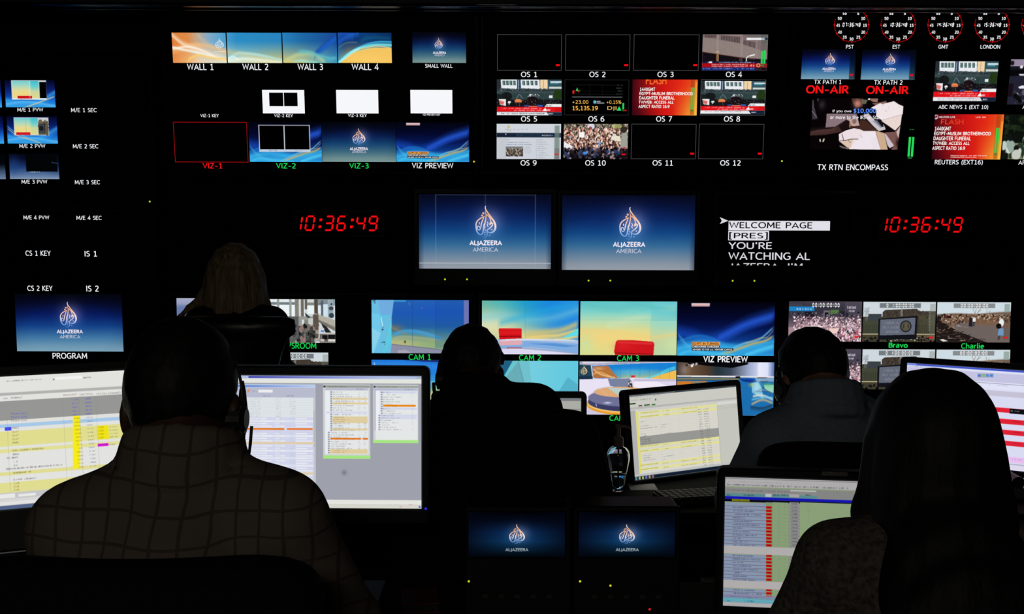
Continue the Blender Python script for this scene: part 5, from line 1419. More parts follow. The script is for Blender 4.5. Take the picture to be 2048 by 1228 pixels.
# ---- upper third column: outside sources
D = Display('upper wall monitor with a grid of windows captioned OS 1 to OS 12', (962, 24, 1570, 350), WD, 5.6, leds=[(1563.5, 322)], group='wall monitors')
cols = [((115, 548), (573, 1007), (1031, 1470), (1492, 1930)), ((113, 548), (567, 1000), (1022, 1458), (1480, 1917)), ((112, 543), (562, 993), (1015, 1450), (1468, 1904))]
rows = ((231, 474), (534, 774), (832, 1068))
caps = (((275, 383), (734, 842), (1191, 1300), (1650, 1758)), ((275, 383), (727, 835), (1182, 1290), (1637, 1746)), ((272, 380), (706, 844), (1158, 1294), (1612, 1749)))
cy = ((482, 517), (781, 816), (1076, 1111))
SRC = {4: (pic_station, 'grey concrete block with a red news strip'), 5: (lambda: pic_street(130, 72, 0), 'street crowd with a red and white news strip reaching the foot'), 6: (pic_stock, 'black window with amber share index figures'),
       7: (lambda: pic_flash(False), 'red bulletin with white lines of text'), 8: (lambda: pic_street(130, 72, 1), 'street crowd with a red and white strip above a black band'), 9: (pic_website, 'pale web page with a dark blue bar'), 10: (pic_crowd, 'packed crowd with raised hands')}
for r in range(3):
    for c in range(4):
        n = r * 4 + c + 1
        q = ZB(cols[r][c][0], rows[r][0], cols[r][c][1], rows[r][1])
        if n in SRC:
            if n == 8: q = (q[0], q[1] + 3, q[2] - 1, q[3] - 3)
            w_ = D.window(q, SRC[n][0](), SRC[n][1])
        else:
            w_ = D._outline(q, (70, 70, 74), 1.0, 'empty black window captioned OS %d' % n)
            D.rects([(q[2] - 11.5, q[3] - 12.8, q[2] - 3.8, q[3] - 9, (226, 12, 20))], 'level_mark', w_)
        if n == 8: D._outline(ZB(1480, 534, 1917, 774), (74, 74, 78), 1.0, None).parent = w_; D.rects([(q[2] - 13, q[3] - 10.5, q[2] - 5, q[3] - 7, (226, 14, 22))], 'level_mark', w_)
        D.caption('OS %d' % n, *ZB(caps[r][c][0], cy[r][0], caps[r][c][1], cy[r][1]), parent=w_)

# ---- upper right: clocks and transmission
D = Display('upper right wall monitor with round clocks and red ON-AIR lettering', (1578, 14, 2205, 354), WD, 8.2, group='wall monitors')


def clock_face(cx, cy, s, cap, cx0, cx1):
    pl = D.pl
    g = G(); R = 34.2
    for k in range(61):
        sec = k
        if sec > 48 or sec < 2: continue
        a = math.radians(sec * 6 - 1)
        u, v = pl.px(cx + R * math.sin(a), cy - R * math.cos(a))
        rr = .0042 if sec % 5 == 0 else .0026
        g.add([pl.P(u + rr * math.cos(t * math.pi / 4), v + rr * math.sin(t * math.pi / 4), .001) for t in range(8)], [tuple(range(8))], c255((236, 18, 26) if sec % 5 == 0 else (196, 14, 22)))
    o = g.build('clock_dial', PIC, D.root, label='ring of red second dots captioned ' + cap)
    g = G()
    for n in range(5, 60, 5):
        a = math.radians(n * 6)
        x, y = cx + 27 * math.sin(a), cy + 1 - 27.5 * math.cos(a)
        v, f = glyphs(str(n), .02)
        hw = 2.0 if n < 10 else 3.9
        u0, v0, u1, v1 = pl.rect(x - hw, y - 2.9, x + hw, y + 2.9)
        g.add(pl.A(u0 + v[:, 0] * (u1 - u0), v0 + v[:, 1] * (v1 - v0), .001), f, c255((225, 225, 228)))
    g.build('numerals', PIC, o)
    g = G(); v, f = seven(s, .1, .2, 0.005); x0 = cx - 18.2 if s[0] == '0' else cx - 15.5
    u0, v0, u1, v1 = pl.rect(x0, cy - 4.4, cx + 18.2, cy + 4.2)
    g.add(pl.A(u0 + v[:, 0] * (u1 - u0), v0 + v[:, 1] * (v1 - v0), .0012), f, c255((240, 240, 244))); g.build('digits', PIC, o)
    D.caption(cap, cx0, 89.8, cx1, 97.2, parent=o)


for cx, s, cap, a, b in ((1703, '07:36:48', 'PST', 1691.8, 1707), (1796.3, '10:36:48', 'EST', 1785, 1800), (1890, '14:36:48', 'GMT', 1876.6, 1896), (1984, '15:36:48', 'LONDON', 1960.6, 2000), (2077.6, '18:36:48', 'DOHA', 2062, 2092)):
    clock_face(cx, 49.6, s, cap, a, b)
for k, (a, b, emb, t1, t2, cap, air) in enumerate((((148, 515), (335, 540), (309, 362, 370, 446), (290, 461, 382, 480), (300, 478, 371, 491), (233, 545, 418, 573), (177, 580, 470, 640)),
                                                   ((557, 926), (338, 543), (720, 365, 781, 449), (702, 464, 794, 483), (711, 481, 782, 494), (642, 548, 835, 577), (586, 584, 878, 643)))):
    f2 = lambda x, y: ((x - a[0]) / (a[1] - a[0]), (y - b[0]) / (b[1] - b[0]))
    cv = pic_emblem(108, 60, 'blue', (*f2(emb[0], emb[1]), *f2(emb[2], emb[3])), (*f2(t1[0], t1[1]), *f2(t1[2], t1[3])), (*f2(t2[0], t2[1]), *f2(t2[2], t2[3])), 1.0)
    cv.rect(.892, 0, 1, 1, (4, 10, 18), .6); cv.rect(.985, 0, 1, 1, (2, 6, 12), .7); cv.rect(*f2(*((478, 504) if k == 0 else (892, 506))), *f2(*((503, 516) if k == 0 else (916, 518))), (228, 14, 24))
    w_ = D.window(ZC(a[0], b[0], a[1], b[1]), cv, 'blue ident with the drop emblem captioned TX PATH %d' % (k + 1))
    D.caption('TX PATH %d' % (k + 1), *ZC(*cap), parent=w_); D.caption('ON-AIR', *ZC(*air), (244, 20, 22), parent=w_, weight=.012, name='lettering')
w_ = D.window((1621.5, 196.2, 1804.2, 299.2), pic_papers(), 'desk heaped with papers under white and blue words'); D.caption('TX RTN ENCOMPASS', *ZC(255, 1122, 737, 1160), parent=w_)
D.rects([(1816.2, 274, 1820.6, 313, (40, 216, 90)), (1822.8, 274, 1827.2, 313, (40, 216, 90)), (1815.2, 314.5, 1824, 317.3, (26, 110, 50)), (1819.4, 258.6, 1822, 259.8, (30, 150, 64)), (1824, 258.6, 1827.4, 259.8, (30, 150, 64))], 'audio_meter')
w_ = D.window((1868.6, 122.6, 1994, 202.3), pic_street(126, 80, 2), 'street crowd with red, white and navy strips captioned EXT 10'); D.caption('ABC NEWS 1 (EXT 10)', *ZC(1080, 716, 1420, 748), parent=w_)
w_ = D.window((1866.6, 228.7, 2004.3, 318.7), pic_flash(True), 'red bulletin with an orange headline captioned EXT 16'); D.caption('REUTERS (EXT16)', *ZC(1055, 1090, 1383, 1127), parent=w_)
w_ = D.window((2018, 118.5, 2148, 209.3), pic_edge(0), 'dim interior cut by the edge of the photo'); D.caption('ABC NEWS 2 (EXT 11)', 2044.5, 210, 2144, 219.4, parent=w_)
w_ = D.window((2006.5, 229, 2146, 318.8), pic_edge(1), 'crowd before dark trees cut by the edge of the photo'); D.caption('AP (EXT 17)', 2036.5, 320.5, 2100, 331, parent=w_)

# ---- middle row: red clocks, two large idents, the prompter
def led_clock(px, digits_px, label):
    pl = Plane(W((px[0] + px[2]) / 2, (px[1] + px[3]) / 2, WD + .05), 0, 0.8)
    u0, v0, u1, v1 = pl.rect(*px)
    t = thing('digital_clock', label, 'clock', pl.P(0, v0, -.03), 'red digital wall clocks')
    g = G(); g.pbox(pl, u0, v0, u1, v1, -.08, 0, .006); g.build('case', M['bezel'], t)
    g = G(); g.pbox(pl, u0 + .015, v0 + .015, u1 - .015, v1 - .015, -.002, .001); g.build('faceplate', M['glass'], t)
    g = G(); g.pbox(pl, -.06, -.04, .06, .04, -(WALL_Y - pl.o.y) - .0005, -.075); g.build('wall_bracket', M['metal'], t)
    d0, e0, d1, e1 = pl.rect(*digits_px)
    v, f = seven('10:36:49', .16, .115, .03)
    g = G(); g.add(pl.A(d0 + v[:, 0] * (d1 - d0), e0 + v[:, 1] * (e1 - e0), .002), f); g.build('digits', M['seg'], t)


led_clock((588, 418, 770, 475), (599.4, 431, 757, 462.2), 'red digital clock on the wall left of the two large blue idents')
led_clock((1758, 421, 1939, 478), (1769.4, 433.6, 1926, 465), 'red digital clock on the wall right of the white prompter lettering')

D = Display('large wall monitor with the blue ident crossed by thin framing lines', (828, 379, 1112.5, 571), WD, 0.6, leds=[(890, 558.5), (934, 558.5)], group='middle row wall monitors', screen=(836, 387.5, 1104, 538.5))
px = (838, 388.5, 1102, 537.5)
cv = pic_emblem(264, 149, 'centre', (fx(951.6), fy(411.5), fx(991.4), fy(475.8)), (fx(938.8), fy(481), fx(1004.2), fy(492.6)), (fx(945.6), fy(494.4), fx(996.4), fy(503)), 1.0)
ln = (150, 165, 190)
for q in ((871, 389.5, 872, 537, .5), (1070, 389.5, 1071, 537, .55), (871, 389.5, 1071, 390.4, .4), (970.2, 389.5, 971, 537, .45), (838, 525.6, 1102, 527.2, .8)):
    cv.rect(fx(q[0]), fy(q[1]), fx(q[2]), fy(q[3]), ln if q[4] < .7 else (186, 194, 206), q[4])
D.window(px, cv)
D = Display('large wall monitor with the plain blue ident left of the prompter', (1114.5, 381, 1400, 573), WD, 0.6, leds=[(1177, 561), (1220.5, 561)], group='middle row wall monitors', screen=(1122, 389.5, 1392, 540.5))
px = (1124, 390.5, 1389.5, 540)
D.window(px, pic_emblem(265, 149, 'centre', (fx(1239.2), fy(414), fx(1281), fy(479)), (fx(1226), fy(484), fx(1291), fy(495.8)), (fx(1232.6), fy(497.4), fx(1283.4), fy(506)), 1.0))
D = Display('wall monitor showing prompter lines in white capitals', (1427, 383, 1711, 575), WD, 0.6, leds=[(1465, 561.5), (1508.5, 561.5)], group='middle row wall monitors', screen=(1435, 391, 1703, 543))
w_ = D.rects([(1457, 441.8, 1659.8, 460.8, (226, 224, 232)), (1456.4, 461.8, 1537.8, 480.8, (226, 224, 232))], 'text_highlight')
D.caption('WELCOME PAGE', 1457.8, 444.4, 1624.4, 456.4, (14, 14, 18), parent=w_, weight=.006, name='lettering'); D.caption('[PRES]', 1458, 464, 1535.6, 479.4, (14, 14, 18), parent=w_, weight=.006, name='lettering')
D.caption("YOU'RE", 1457, 484.2, 1543.6, 498.2, (214, 214, 222), name='lettering'); D.caption('WATCHING AL', 1456.4, 505, 1619.4, 519.4, (214, 214, 222), name='lettering')
v, f = glyphs("JAZEERA, I'M", .004)
v2, f2, _ = clip_below(np.stack([v[:, 0], -v[:, 1]], 1), f, np.zeros((len(v), 3)), -.70)
u0, v0, u1, v1 = D.pl.rect(1461.6, 526.4, 1605.4, 541)
g = G(); g.add(D.pl.A(u0 + v2[:, 0] * (u1 - u0), v0 - v2[:, 1] * (v1 - v0), .0022), f2, c255((200, 200, 208))); g.build('lettering', PIC, D.root)
g = G(); g.add([D.pl.P(*D.pl.px(x, y), .002) for x, y in ((1439.6, 434.4), (1456.6, 441.6), (1439.6, 448), (1443.6, 441.4))], [(0, 3, 1), (3, 2, 1)], c255((216, 216, 222))); g.build('pointer', PIC, D.root)

# ---- bottom row: newsroom, cameras, record feeds
D = Display('lower wall monitor with the green captioned newsroom and CAM 1 windows', (338, 586, 951, 862), WD, 0.4, group='lower row wall monitors')
D.window((354, 596.5, 511, 685), pic_sky(), 'pale blue sky window'); w_ = D.window((512.5, 598.5, 670.3, 685.4), pic_newsroom(), 'newsroom with tall bright windows'); D.caption('NEWSROOM', 551.5, 685.6, 632.8, 697, GREEN, parent=w_)
D.window((515.5, 704.8, 657, 784), pic_bravo(), 'outdoor scene with a white timecode')
w_ = D.window((743.3, 600, 937.6, 706.5), pic_cam(1), 'blue studio wall captioned CAM 1'); D.caption('CAM 1', *ZS(427, 563, 620, 612), GREEN, parent=w_)
w_ = D.window((743.5, 719.8, 937, 826.5), pic_cam(4), 'blue to cream studio wall captioned CAM 4'); D.caption('CAM 4', 817, 828.5, 861, 839.5, GREEN, parent=w_)
D = Display('lower wall monitor with the red chair windows captioned CAM 2 and CAM 3', (955, 588, 1562, 864), WD, 0.4, group='lower row wall monitors')
w_ = D.window((964, 601.5, 1156.7, 708.5), pic_cam(2), 'red chair behind a curved white desk'); D.caption('CAM 2', *ZS(1395, 568, 1587, 617), GREEN, parent=w_)
w_ = D.window((1160.5, 602.8, 1353.6, 710.2), pic_cam(3), 'red chair back on a cream backdrop'); D.caption('CAM 3', *ZT(412, 573, 605, 622), GREEN, parent=w_)
w_ = D.window((1354.9, 604, 1548.7, 711.3), pic_wave(194, 107, lower=True), 'blue wave window with a name strip'); D.caption('VIZ PREVIEW', *ZT(1168, 580, 1560, 632), parent=w_, weight=.012)
w_ = D.window((964, 721.6, 1156, 828), pic_cam(5), 'pale turquoise studio panels'); D.caption('CAM 5', 1038, 830, 1082, 841, GREEN, parent=w_)
w_ = D.window((1158.8, 723.2, 1352, 829.2), pic_cam(6), 'round studio floor before a curved backdrop'); D.caption('CAM 6', 1218.7, 830.6, 1262.5, 841.4, GREEN, parent=w_)
D.window((1353.6, 724.4, 1547.4, 831), pic_cam(7), 'upside down studio view'); 
D = Display('lower right wall monitor with windows captioned Bravo and Charlie', (1566, 590, 2192, 866), WD, 0.4, group='lower row wall monitors')
for k in range(2):
    dx, dy = (-1.7 * k, 95.0 * k)
    w1 = D.window((1577.2 + dx, 602.8 + dy, 1723 + dx, 683 + dy), pic_alpha(), ('upper' if k == 0 else 'lower') + ' view over a vast pink crowd')
    w2 = D.window((1725.6 + dx, 603.6 + dy, 1870.7 + dx, 683.8 + dy), pic_bravo(), ('upper' if k == 0 else 'lower') + ' grey sign with a round seal on a lawn')
    w3 = D.window((1873.2 + dx, 604.3 + dy, 2020.6 + dx, 684.8 + dy), pic_charlie(), ('upper' if k == 0 else 'lower') + ' field of brown debris under a pale sky')
    if k == 0:
        D.caption('Alpha', 1629, 685, 1670, 697.5, GREEN, parent=w1, weight=.008); D.caption('Bravo', *ZN(956, 424, 1110, 467), GREEN, parent=w2, weight=.012); D.caption('Charlie', *ZN(1540, 428, 1725, 472), GREEN, parent=w3, weight=.006)


# ---------------------------------------------------------------- desks
def console_desk(name_label, x0, x1, y0, y1, end_panels):
    t = thing('console_desk', name_label, 'desk', ((x0 + x1) / 2, (y0 + y1) / 2, 0))
    g = G(); g.box(((x0 + x1) / 2, (y0 + y1) / 2, DESK_Z - .016), (x1 - x0, y1 - y0, .032), .006); g.build('worktop', M['desk'], t)
    g = G(); g.box(((x0 + x1) / 2, y1 - .07, (DESK_Z - .03) / 2 + .03), (x1 - x0 - .1, .02, DESK_Z - .095), .002); g.build('modesty_panel', M['desk'], t)
    for x in end_panels:
        g = G(); g.box((x, (y0 + y1) / 2 + .05, (DESK_Z - .03) / 2), (.035, y1 - y0 - .18, DESK_Z - .034), .003); g.build('end_panel', M['desk'], t)
    return t


console_desk('black console desk of the rear row under the two near monitors', -1.75, 1.55, 1.98, 2.70, (-1.70, -.02, 1.50))
console_desk('black console desk of the middle row under the hand gel bottle', -1.1, 2.35, 3.28, 4.06, (-1.05, .32, 2.3))
console_desk('black console desk of the front row before the blond person', -2.9, -.70, 4.95, 5.60, (-2.85, -.75))


# ---------------------------------------------------------------- desk monitors
class Monitor:
    """a desk monitor: housing, glass, lit picture, stand on the desk; anchor = the photo pixel and depth of a screen corner"""
    def __init__(self, label, anchor, yaw, tilt, w, h, bez=(.018, .018, .018, .018), led=None, name='desktop_monitor', stand_y=None, stand_x=0.0):
        cor, x, y, d = anchor
        pl = Plane(W(x, y, d), yaw, -tilt)
        if 'R' in cor: pl.o = pl.P(-w, 0)
        if 'B' in cor: pl.o = pl.P(0, h)
        self.pl, self.w, self.h = pl, w, h
        mid = pl.P(w / 2 + stand_x, -h * .55, -.05)
        nh = Vector((pl.n.x, pl.n.y, 0)).normalized()
        base = Vector((mid.x, mid.y, 0)) - nh * .07
        self.root = thing(name, label, 'monitor', (base.x, base.y, DESK_Z))
        l, b, r, t = bez
        g = G(); g.ring(pl, 0, -h, w, 0, (l, b, r, t), -.022, .006, .013)
        g.pbox(pl, -l + .006, -h + .002, w + r - .006, t - .006, -.034, -.010, .011); g.pbox(pl, w * .22, -h * .85, w * .78, -h * .2, -.058, -.03, .01)
        g.build('bezel', M['bezel'], self.root)
        g = G(); g.pbox(pl, -.002, -h - .002, w + .002, .002, -.011, -.0008); g.build('screen', M['glass'], self.root)
        g = G(); g.box((base.x, base.y, DESK_Z + .0085), (.24, .17, .016), .006, Matrix.Rotation(math.radians(yaw), 3, 'Z')); g.build('base', M['plastic'], self.root)
        top = pl.P(w / 2 + stand_x, -h * .5, -.05)
        g = G(); g.tube([(base.x, base.y, DESK_Z + .012), (base.x, base.y, DESK_Z + .06), top], [.022, .02, .018], 12); g.build('stand', M['plastic'], self.root)
        if led:
            u, v = pl.px(*led); g = G(); g.ball(pl.P(u, v, .006), .0025, 8); g.build('power_light', M['blue_led'], self.root)

    def show(self, cv):
        g = G(); lay(g, cv, self.pl, (0, -self.h, self.w, 0), .0005); return g.build('picture', PIC, self.root)

    def mm(self, x, y):
        u, v = self.pl.px(x, y); return u * 1000, -v * 1000


class Sheet(Cv):
    """a screen drawn in millimetres from its top left corner; T() turns a point of a zoomed view of the photo into millimetres"""
    def __init__(self, m, ox, oy, s, px_per_mm):
        super().__init__(m.w * 1000 * px_per_mm, m.h * 1000 * px_per_mm, (0, 0, m.w * 1000, m.h * 1000), 1.25)
        self.m, self.z = m, (ox, oy, s)

    def T(self, x, y):
        ox, oy, s = self.z
        return self.m.mm(ox + x / s, oy + y / s)

    def R(self, x0, y0, x1, y1, c, a=1.0, ref=None):
        """a rect between two zoomed points whose vertical extent is read at column ref (default: the first point's own)"""
        a0, b0 = self.T(x0, y0); a1, _ = self.T(x1, y0)
        _, b1 = self.T(x0 if ref is None else ref, y1)
        return self.rect(a0, b0, a1, b1, c, a)

    def band(self, x, y0, y1, c, a=1.0, m0=-999, m1=9999):
        """a full width band, its edges read at zoomed column x"""
        return self.rect(m0, self.T(x, y0)[1], m1, self.T(x, y1)[1], c, a)

    def S(self, x0, y, x1, h, c, a=.7, seed=0, fill=.7):
        u0, v = self.T(x0, y); u1, _ = self.T(x1, y); v2 = self.T(x0, y + h)[1]
        return self.scribble(min(u0, u1), v, max(u0, u1), v2 - v, c, a, seed, fill)

    def L(self, s, x0, y, x1, h, c):
        u0, v = self.T(x0, y); u1, _ = self.T(x1, y); v2 = self.T(x0, y + h)[1]
        return self.text(s, u0, v, u1, v2, c)


# rear row, left: running order
m = Monitor('desk monitor at the left edge showing a yellow and white running order', ('TR', 332, 736.5, 2.52), 24, 16, .43, .2455, (.02, .076, .02, .02), stand_x=.03)
cv = Sheet(m, 0, 700, 2.997, .95)
cv.fill((222, 222, 218)); H = m.h * 1000; Wd = m.w * 1000
cv.band(100, 0, 163, (206, 208, 212)); cv.band(100, 155, 250, (226, 227, 222)); cv.S(40, 182, 250, 9, (110, 112, 116), .7, 1); cv.R(330, 163, 492, 179, (242, 242, 240)); cv.S(305, 170, 326, 12, (40, 90, 120), .9, 2); cv.S(500, 160, 545, 11, (50, 54, 60), .9, 3)
cv.band(100, 253, 270, (178, 178, 176)); cv.band(100, 270, 301, (226, 226, 222)); cv.S(22, 286, 50, 9, (80, 76, 76), .7, 4); cv.L('FORMAT', 66, 283, 135, 11, (96, 88, 88)); cv.L('READ/EXT', 380, 266, 462, 11, (150, 100, 100)); cv.L('CUM TOTAL', 476, 263, 556, 11, (110, 100, 104)); cv.L('STATUS ASSIGNED', 578, 259, 722, 11, (110, 100, 104))
cv.band(100, 303, 419, (150, 150, 148)); cv.band(100, 419, 441, (224, 224, 220)); cv.band(100, 441, 463, (166, 200, 232)); cv.band(100, 463, 485, (226, 226, 222)); cv.band(100, 485, 575, (224, 221, 142)); cv.band(100, 575, 591, (226, 226, 222)); cv.band(100, 591, 613, (226, 222, 148)); cv.band(100, 613, 727, (226, 227, 224)); cv.band(100, 727, 749, (224, 220, 146)); cv.band(100, 749, 790, (226, 227, 224)); cv.band(100, 790, 852, (224, 220, 144)); cv.band(100, 852, 952, (196, 196, 198)); cv.band(100, 858, 884, (232, 232, 230), 1, -200, cv.T(90, 870)[0]); cv.R(110, 864, 215, 880, (232, 232, 230)); cv.band(100, 888, 905, (214, 214, 214)); cv.band(100, 905, 925, (226, 226, 224)); cv.band(100, 928, 990, (70, 90, 130), .9)
y7 = lambda x: 0
for k in range(14):
    yy = 396 + k * 22.6
    cv.R(436, yy, 480, yy + 22.6, (246, 236, 24))
for k in range(19):
    yy = 290 + k * 22.4
    cv.S(430 + k * 2.2, yy + 4, 466 + k * 2.2, 9, (96, 96, 210) if k < 5 else (170, 150, 60), .75, 10 + k, .8); cv.S(508 + k * 1.8, yy - 2, 544 + k * 1.8, 9, (84, 84, 214) if k < 5 else (130, 130, 140), .75, 40 + k, .8)
cv.R(583, 455, 649, 537, (240, 226, 24)); cv.R(585, 562, 650, 580, (226, 30, 226)); cv.L('OFFLINE', 589, 565, 646, 10, (110, 20, 110))
for k in range(4): cv.L('CUED', 588, 459 + k * 21, 622, 10, (150, 130, 20)); cv.S(656, 458 + k * 20, 704, 7, (120, 120, 90), .6, 60 + k)
cv.S(655, 562, 690, 9, (110, 100, 90), .7, 66); cv.R(28, 464, 68, 485, (66, 72, 226))
cv.L('Phone', 66, 378, 118, 11, (90, 90, 214)); cv.L('8411', 128, 376, 166, 11, (90, 90, 214)); cv.L('Phone', 66, 399, 118, 11, (90, 90, 214)); cv.L('8761', 128, 397, 162, 11, (90, 90, 214)); cv.L('Phone', 66, 420, 118, 11, (110, 110, 120)); cv.L('8761', 126, 418, 162, 11, (110, 110, 120))
for k, (s, a, b) in enumerate((('PRES', 72, 112), ('ULAY', 72, 112), ('ULAY', 72, 112), ('ULAY', 72, 112), ('HMM', 72, 110))): cv.L(s, a, 464 + k * 22, b, 12, (124, 112, 80) if k else (130, 100, 100))
cv.S(74, 597, 262, 11, (120, 112, 70), .75, 71, .85)
for k, (a, b) in enumerate(((76, 112), (40, 106), (78, 106), (82, 104))): cv.S(a, 620 + k * 22, b, 11, (110, 104, 110), .75, 72 + k, .85)
cv.S(36, 708, 374, 11, (120, 112, 118), .75, 80, .85); cv.S(78, 731, 186, 11, (120, 112, 70), .75, 81, .85); cv.S(80, 772, 216, 11, (130, 120, 126), .75, 82, .85)
for k in range(3): cv.L('CVB', 82, 796 + k * 20, 114, 11, (130, 116, 70))
for x, y in ((374, 270), (470, 262), (570, 258), (36, 290)): cv.rect(cv.T(x, y)[0], cv.T(100, 303)[1], cv.T(x, y)[0] + .5, cv.T(100, 852)[1], (130, 130, 130), .5)
m.show(cv)
pl = m.pl
g = G(); g.pbox(pl, -.022, -m.h - .079, m.w + .022, -m.h - .0765, -.03, .004, .0008); g.build('bottom_trim', M['trim'], m.root, label='thin silver strip along the lower edge')

# rear row, right of the first: automation windows
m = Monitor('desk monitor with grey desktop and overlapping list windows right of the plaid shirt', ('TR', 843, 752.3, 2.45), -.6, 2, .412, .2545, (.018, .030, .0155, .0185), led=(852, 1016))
cv = Cv(437, 268, (-124, 118, 1495, 1113), 1.2)
cv.fill((158, 160, 172)); cv.hg = None
cv.rect(-130, 118, 1500, 141, (176, 190, 226)); t_ = np.clip((cv.X - 200) / 1000, 0, 1); cv.mix(((cv.Y > 124) & (cv.Y < 139)) * (1 - t_) * (cv.X > 200), (66, 70, 176)); cv.rect(-130, 141, 1500, 174, (226, 228, 222)); cv.rect(1458, 122, 1490, 138, (170, 178, 190))
cv.rect(-130, 184, 700, 1050, (200, 202, 224)); t_ = np.clip((cv.X + 100) / 800, 0, 1); cv.rect(-130, 186, 697, 208, (186, 206, 236)); cv.mix(((cv.Y > 190) & (cv.Y < 205)) * (1 - t_) * (cv.X < 690), (60, 100, 196)); cv.rect(-130, 210, 697, 282, (184, 186, 206)); cv.rect(272, 225, 380, 246, (236, 236, 240)); cv.S = None; cv.scribble(228, 230, 266, 10, (120, 120, 140), .6, 1); cv.poly([(190, 226), (214, 220), (206, 244), (190, 244)], (214, 150, 110)); cv.scribble(300, 264, 360, 11, (120, 120, 136), .7, 2); cv.scribble(480, 264, 540, 11, (120, 120, 136), .7, 3)
for k in range(41):
    y = 284 + k * 18.6
    top = k < 8
    cv.rect(-130, y, 684, y + 17, (222, 228, 230) if top else ((208, 212, 236) if k % 3 else (222, 225, 238)))
    if not top and k not in (12, 13): 
        for a, b in ((150, 375), (396, 470), (550, 676)): cv.rect(a, y + 5, b if k % 2 else b - 40, y + 14, (234, 236, 242), .9)
    for a, b in ((200, 290), (400, 440), (505, 552)): cv.scribble(a, y + 5, b, 8, (130, 136, 150), .38 if top else .2, k * 3 + a, .7)
cv.rect(684, 284, 697, 1050, (196, 198, 204)); cv.rect(684, 380, 695, 650, (150, 156, 140), .35)
cv.rect(148, 512, 466, 526, (232, 122, 28)); cv.rect(484, 512, 679, 525, (232, 116, 30)); cv.scribble(380, 515, 460, 8, (150, 80, 20), .4, 4); cv.rect(62, 617, 690, 633, (224, 204, 170)); cv.rect(480, 845, 684, 862, (224, 206, 172)); cv.rect(480, 898, 684, 914, (226, 200, 160))
cv.rect(757, 183, 1110, 740, (204, 207, 208)); cv.rect(757, 190, 1108, 207, (150, 156, 150)); cv.scribble(800, 194, 940, 10, (96, 100, 96), .7, 5, .85); cv.ell(768, 199, 7, 7, (30, 50, 40)); cv.rect(775, 210, 1095, 226, (184, 186, 206)); cv.scribble(1000, 212, 1070, 10, (110, 112, 130), .6, 6); cv.rect(770, 228, 1098, 706, (228, 231, 231)); cv.rect(778, 228, 806, 706, (234, 236, 244))
for k in range(28):
    y = 232 + k * 16.9
    cv.rect(812, y + 2, 826, y + 13, (120, 126, 140), .8) if k < 18 else cv.rect(792, y + 2, 806, y + 13, (120, 126, 140), .8); cv.scribble(832 if k < 18 else 812, y + 3, 900 + (k * 47) % 100, 9, (120, 122, 126), .6, 100 + k, .75); cv.scribble(1020, y + 3, 1036, 9, (130, 130, 136), .5, 140 + k); cv.scribble(1062, y + 3, 1082, 9, (130, 130, 136), .5, 170 + k)
cv.rect(780, 386, 1090, 402, (208, 212, 236), .8)
for a, b in ((282, 297), (317, 332), (422, 472), (512, 526), (668, 702)): cv.rect(828 if b < 600 else 806, a, 1091, b, (222, 202, 152), .9)
for k in range(8): cv.scribble(834, (285, 320, 426, 442, 458, 515, 672, 688)[k], 900 + (k * 37) % 60, 8, (150, 120, 60), .6, 200 + k)
cv.rect(812, 583, 1040, 596, (232, 120, 20)); cv.rect(1056, 583, 1093, 596, (226, 112, 20)); cv.rect(1040, 585, 1056, 594, (214, 190, 170)); cv.scribble(850, 586, 1000, 7, (160, 80, 10), .5, 7); cv.rect(757, 716, 1111, 740, (164, 230, 128))
cv.rect(1133, 183, 1471, 620, (204, 207, 208)); cv.rect(1135, 190, 1470, 207, (160, 166, 160)); cv.scribble(1170, 194, 1310, 10, (100, 104, 100), .7, 8, .85); cv.ell(1144, 199, 7, 7, (30, 50, 40)); cv.rect(1135, 210, 1462, 226, (180, 184, 208)); cv.scribble(1372, 212, 1430, 10, (110, 112, 130), .6, 9); cv.rect(1150, 228, 1466, 598, (228, 231, 231)); cv.rect(1152, 228, 1180, 528, (236, 238, 246)); cv.rect(1143, 228, 1152, 528, (170, 156, 176), .6)
for k in range(17):
    y = 232 + k * 17.4
    if k in (0, 7, 10, 11): cv.rect(1185, y, 1460, y + 16, (208, 212, 236), .9)
    cv.rect(1190 if k < 10 else 1172, y + 3, 1204 if k < 10 else 1186, y + 13, (120, 130, 146), .8); cv.scribble(1208 if k < 10 else 1190, y + 4, 1260 + (k * 43) % 100, 9, (126, 128, 132), .6, 230 + k, .75); cv.scribble(1420, y + 4, 1436, 8, (140, 140, 146), .4, 260 + k)
cv.rect(1208, 332, 1452, 347, (234, 138, 24)); cv.scribble(1240, 335, 1310, 8, (160, 90, 10), .6, 10); cv.rect(1133, 598, 1471, 620, (166, 230, 130))
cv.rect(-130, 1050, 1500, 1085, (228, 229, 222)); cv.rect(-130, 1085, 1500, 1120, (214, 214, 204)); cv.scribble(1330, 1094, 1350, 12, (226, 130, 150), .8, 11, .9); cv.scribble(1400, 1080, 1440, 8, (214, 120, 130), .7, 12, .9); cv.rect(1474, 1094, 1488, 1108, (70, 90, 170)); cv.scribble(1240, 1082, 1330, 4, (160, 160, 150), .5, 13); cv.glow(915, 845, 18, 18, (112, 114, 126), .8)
m.show(cv)

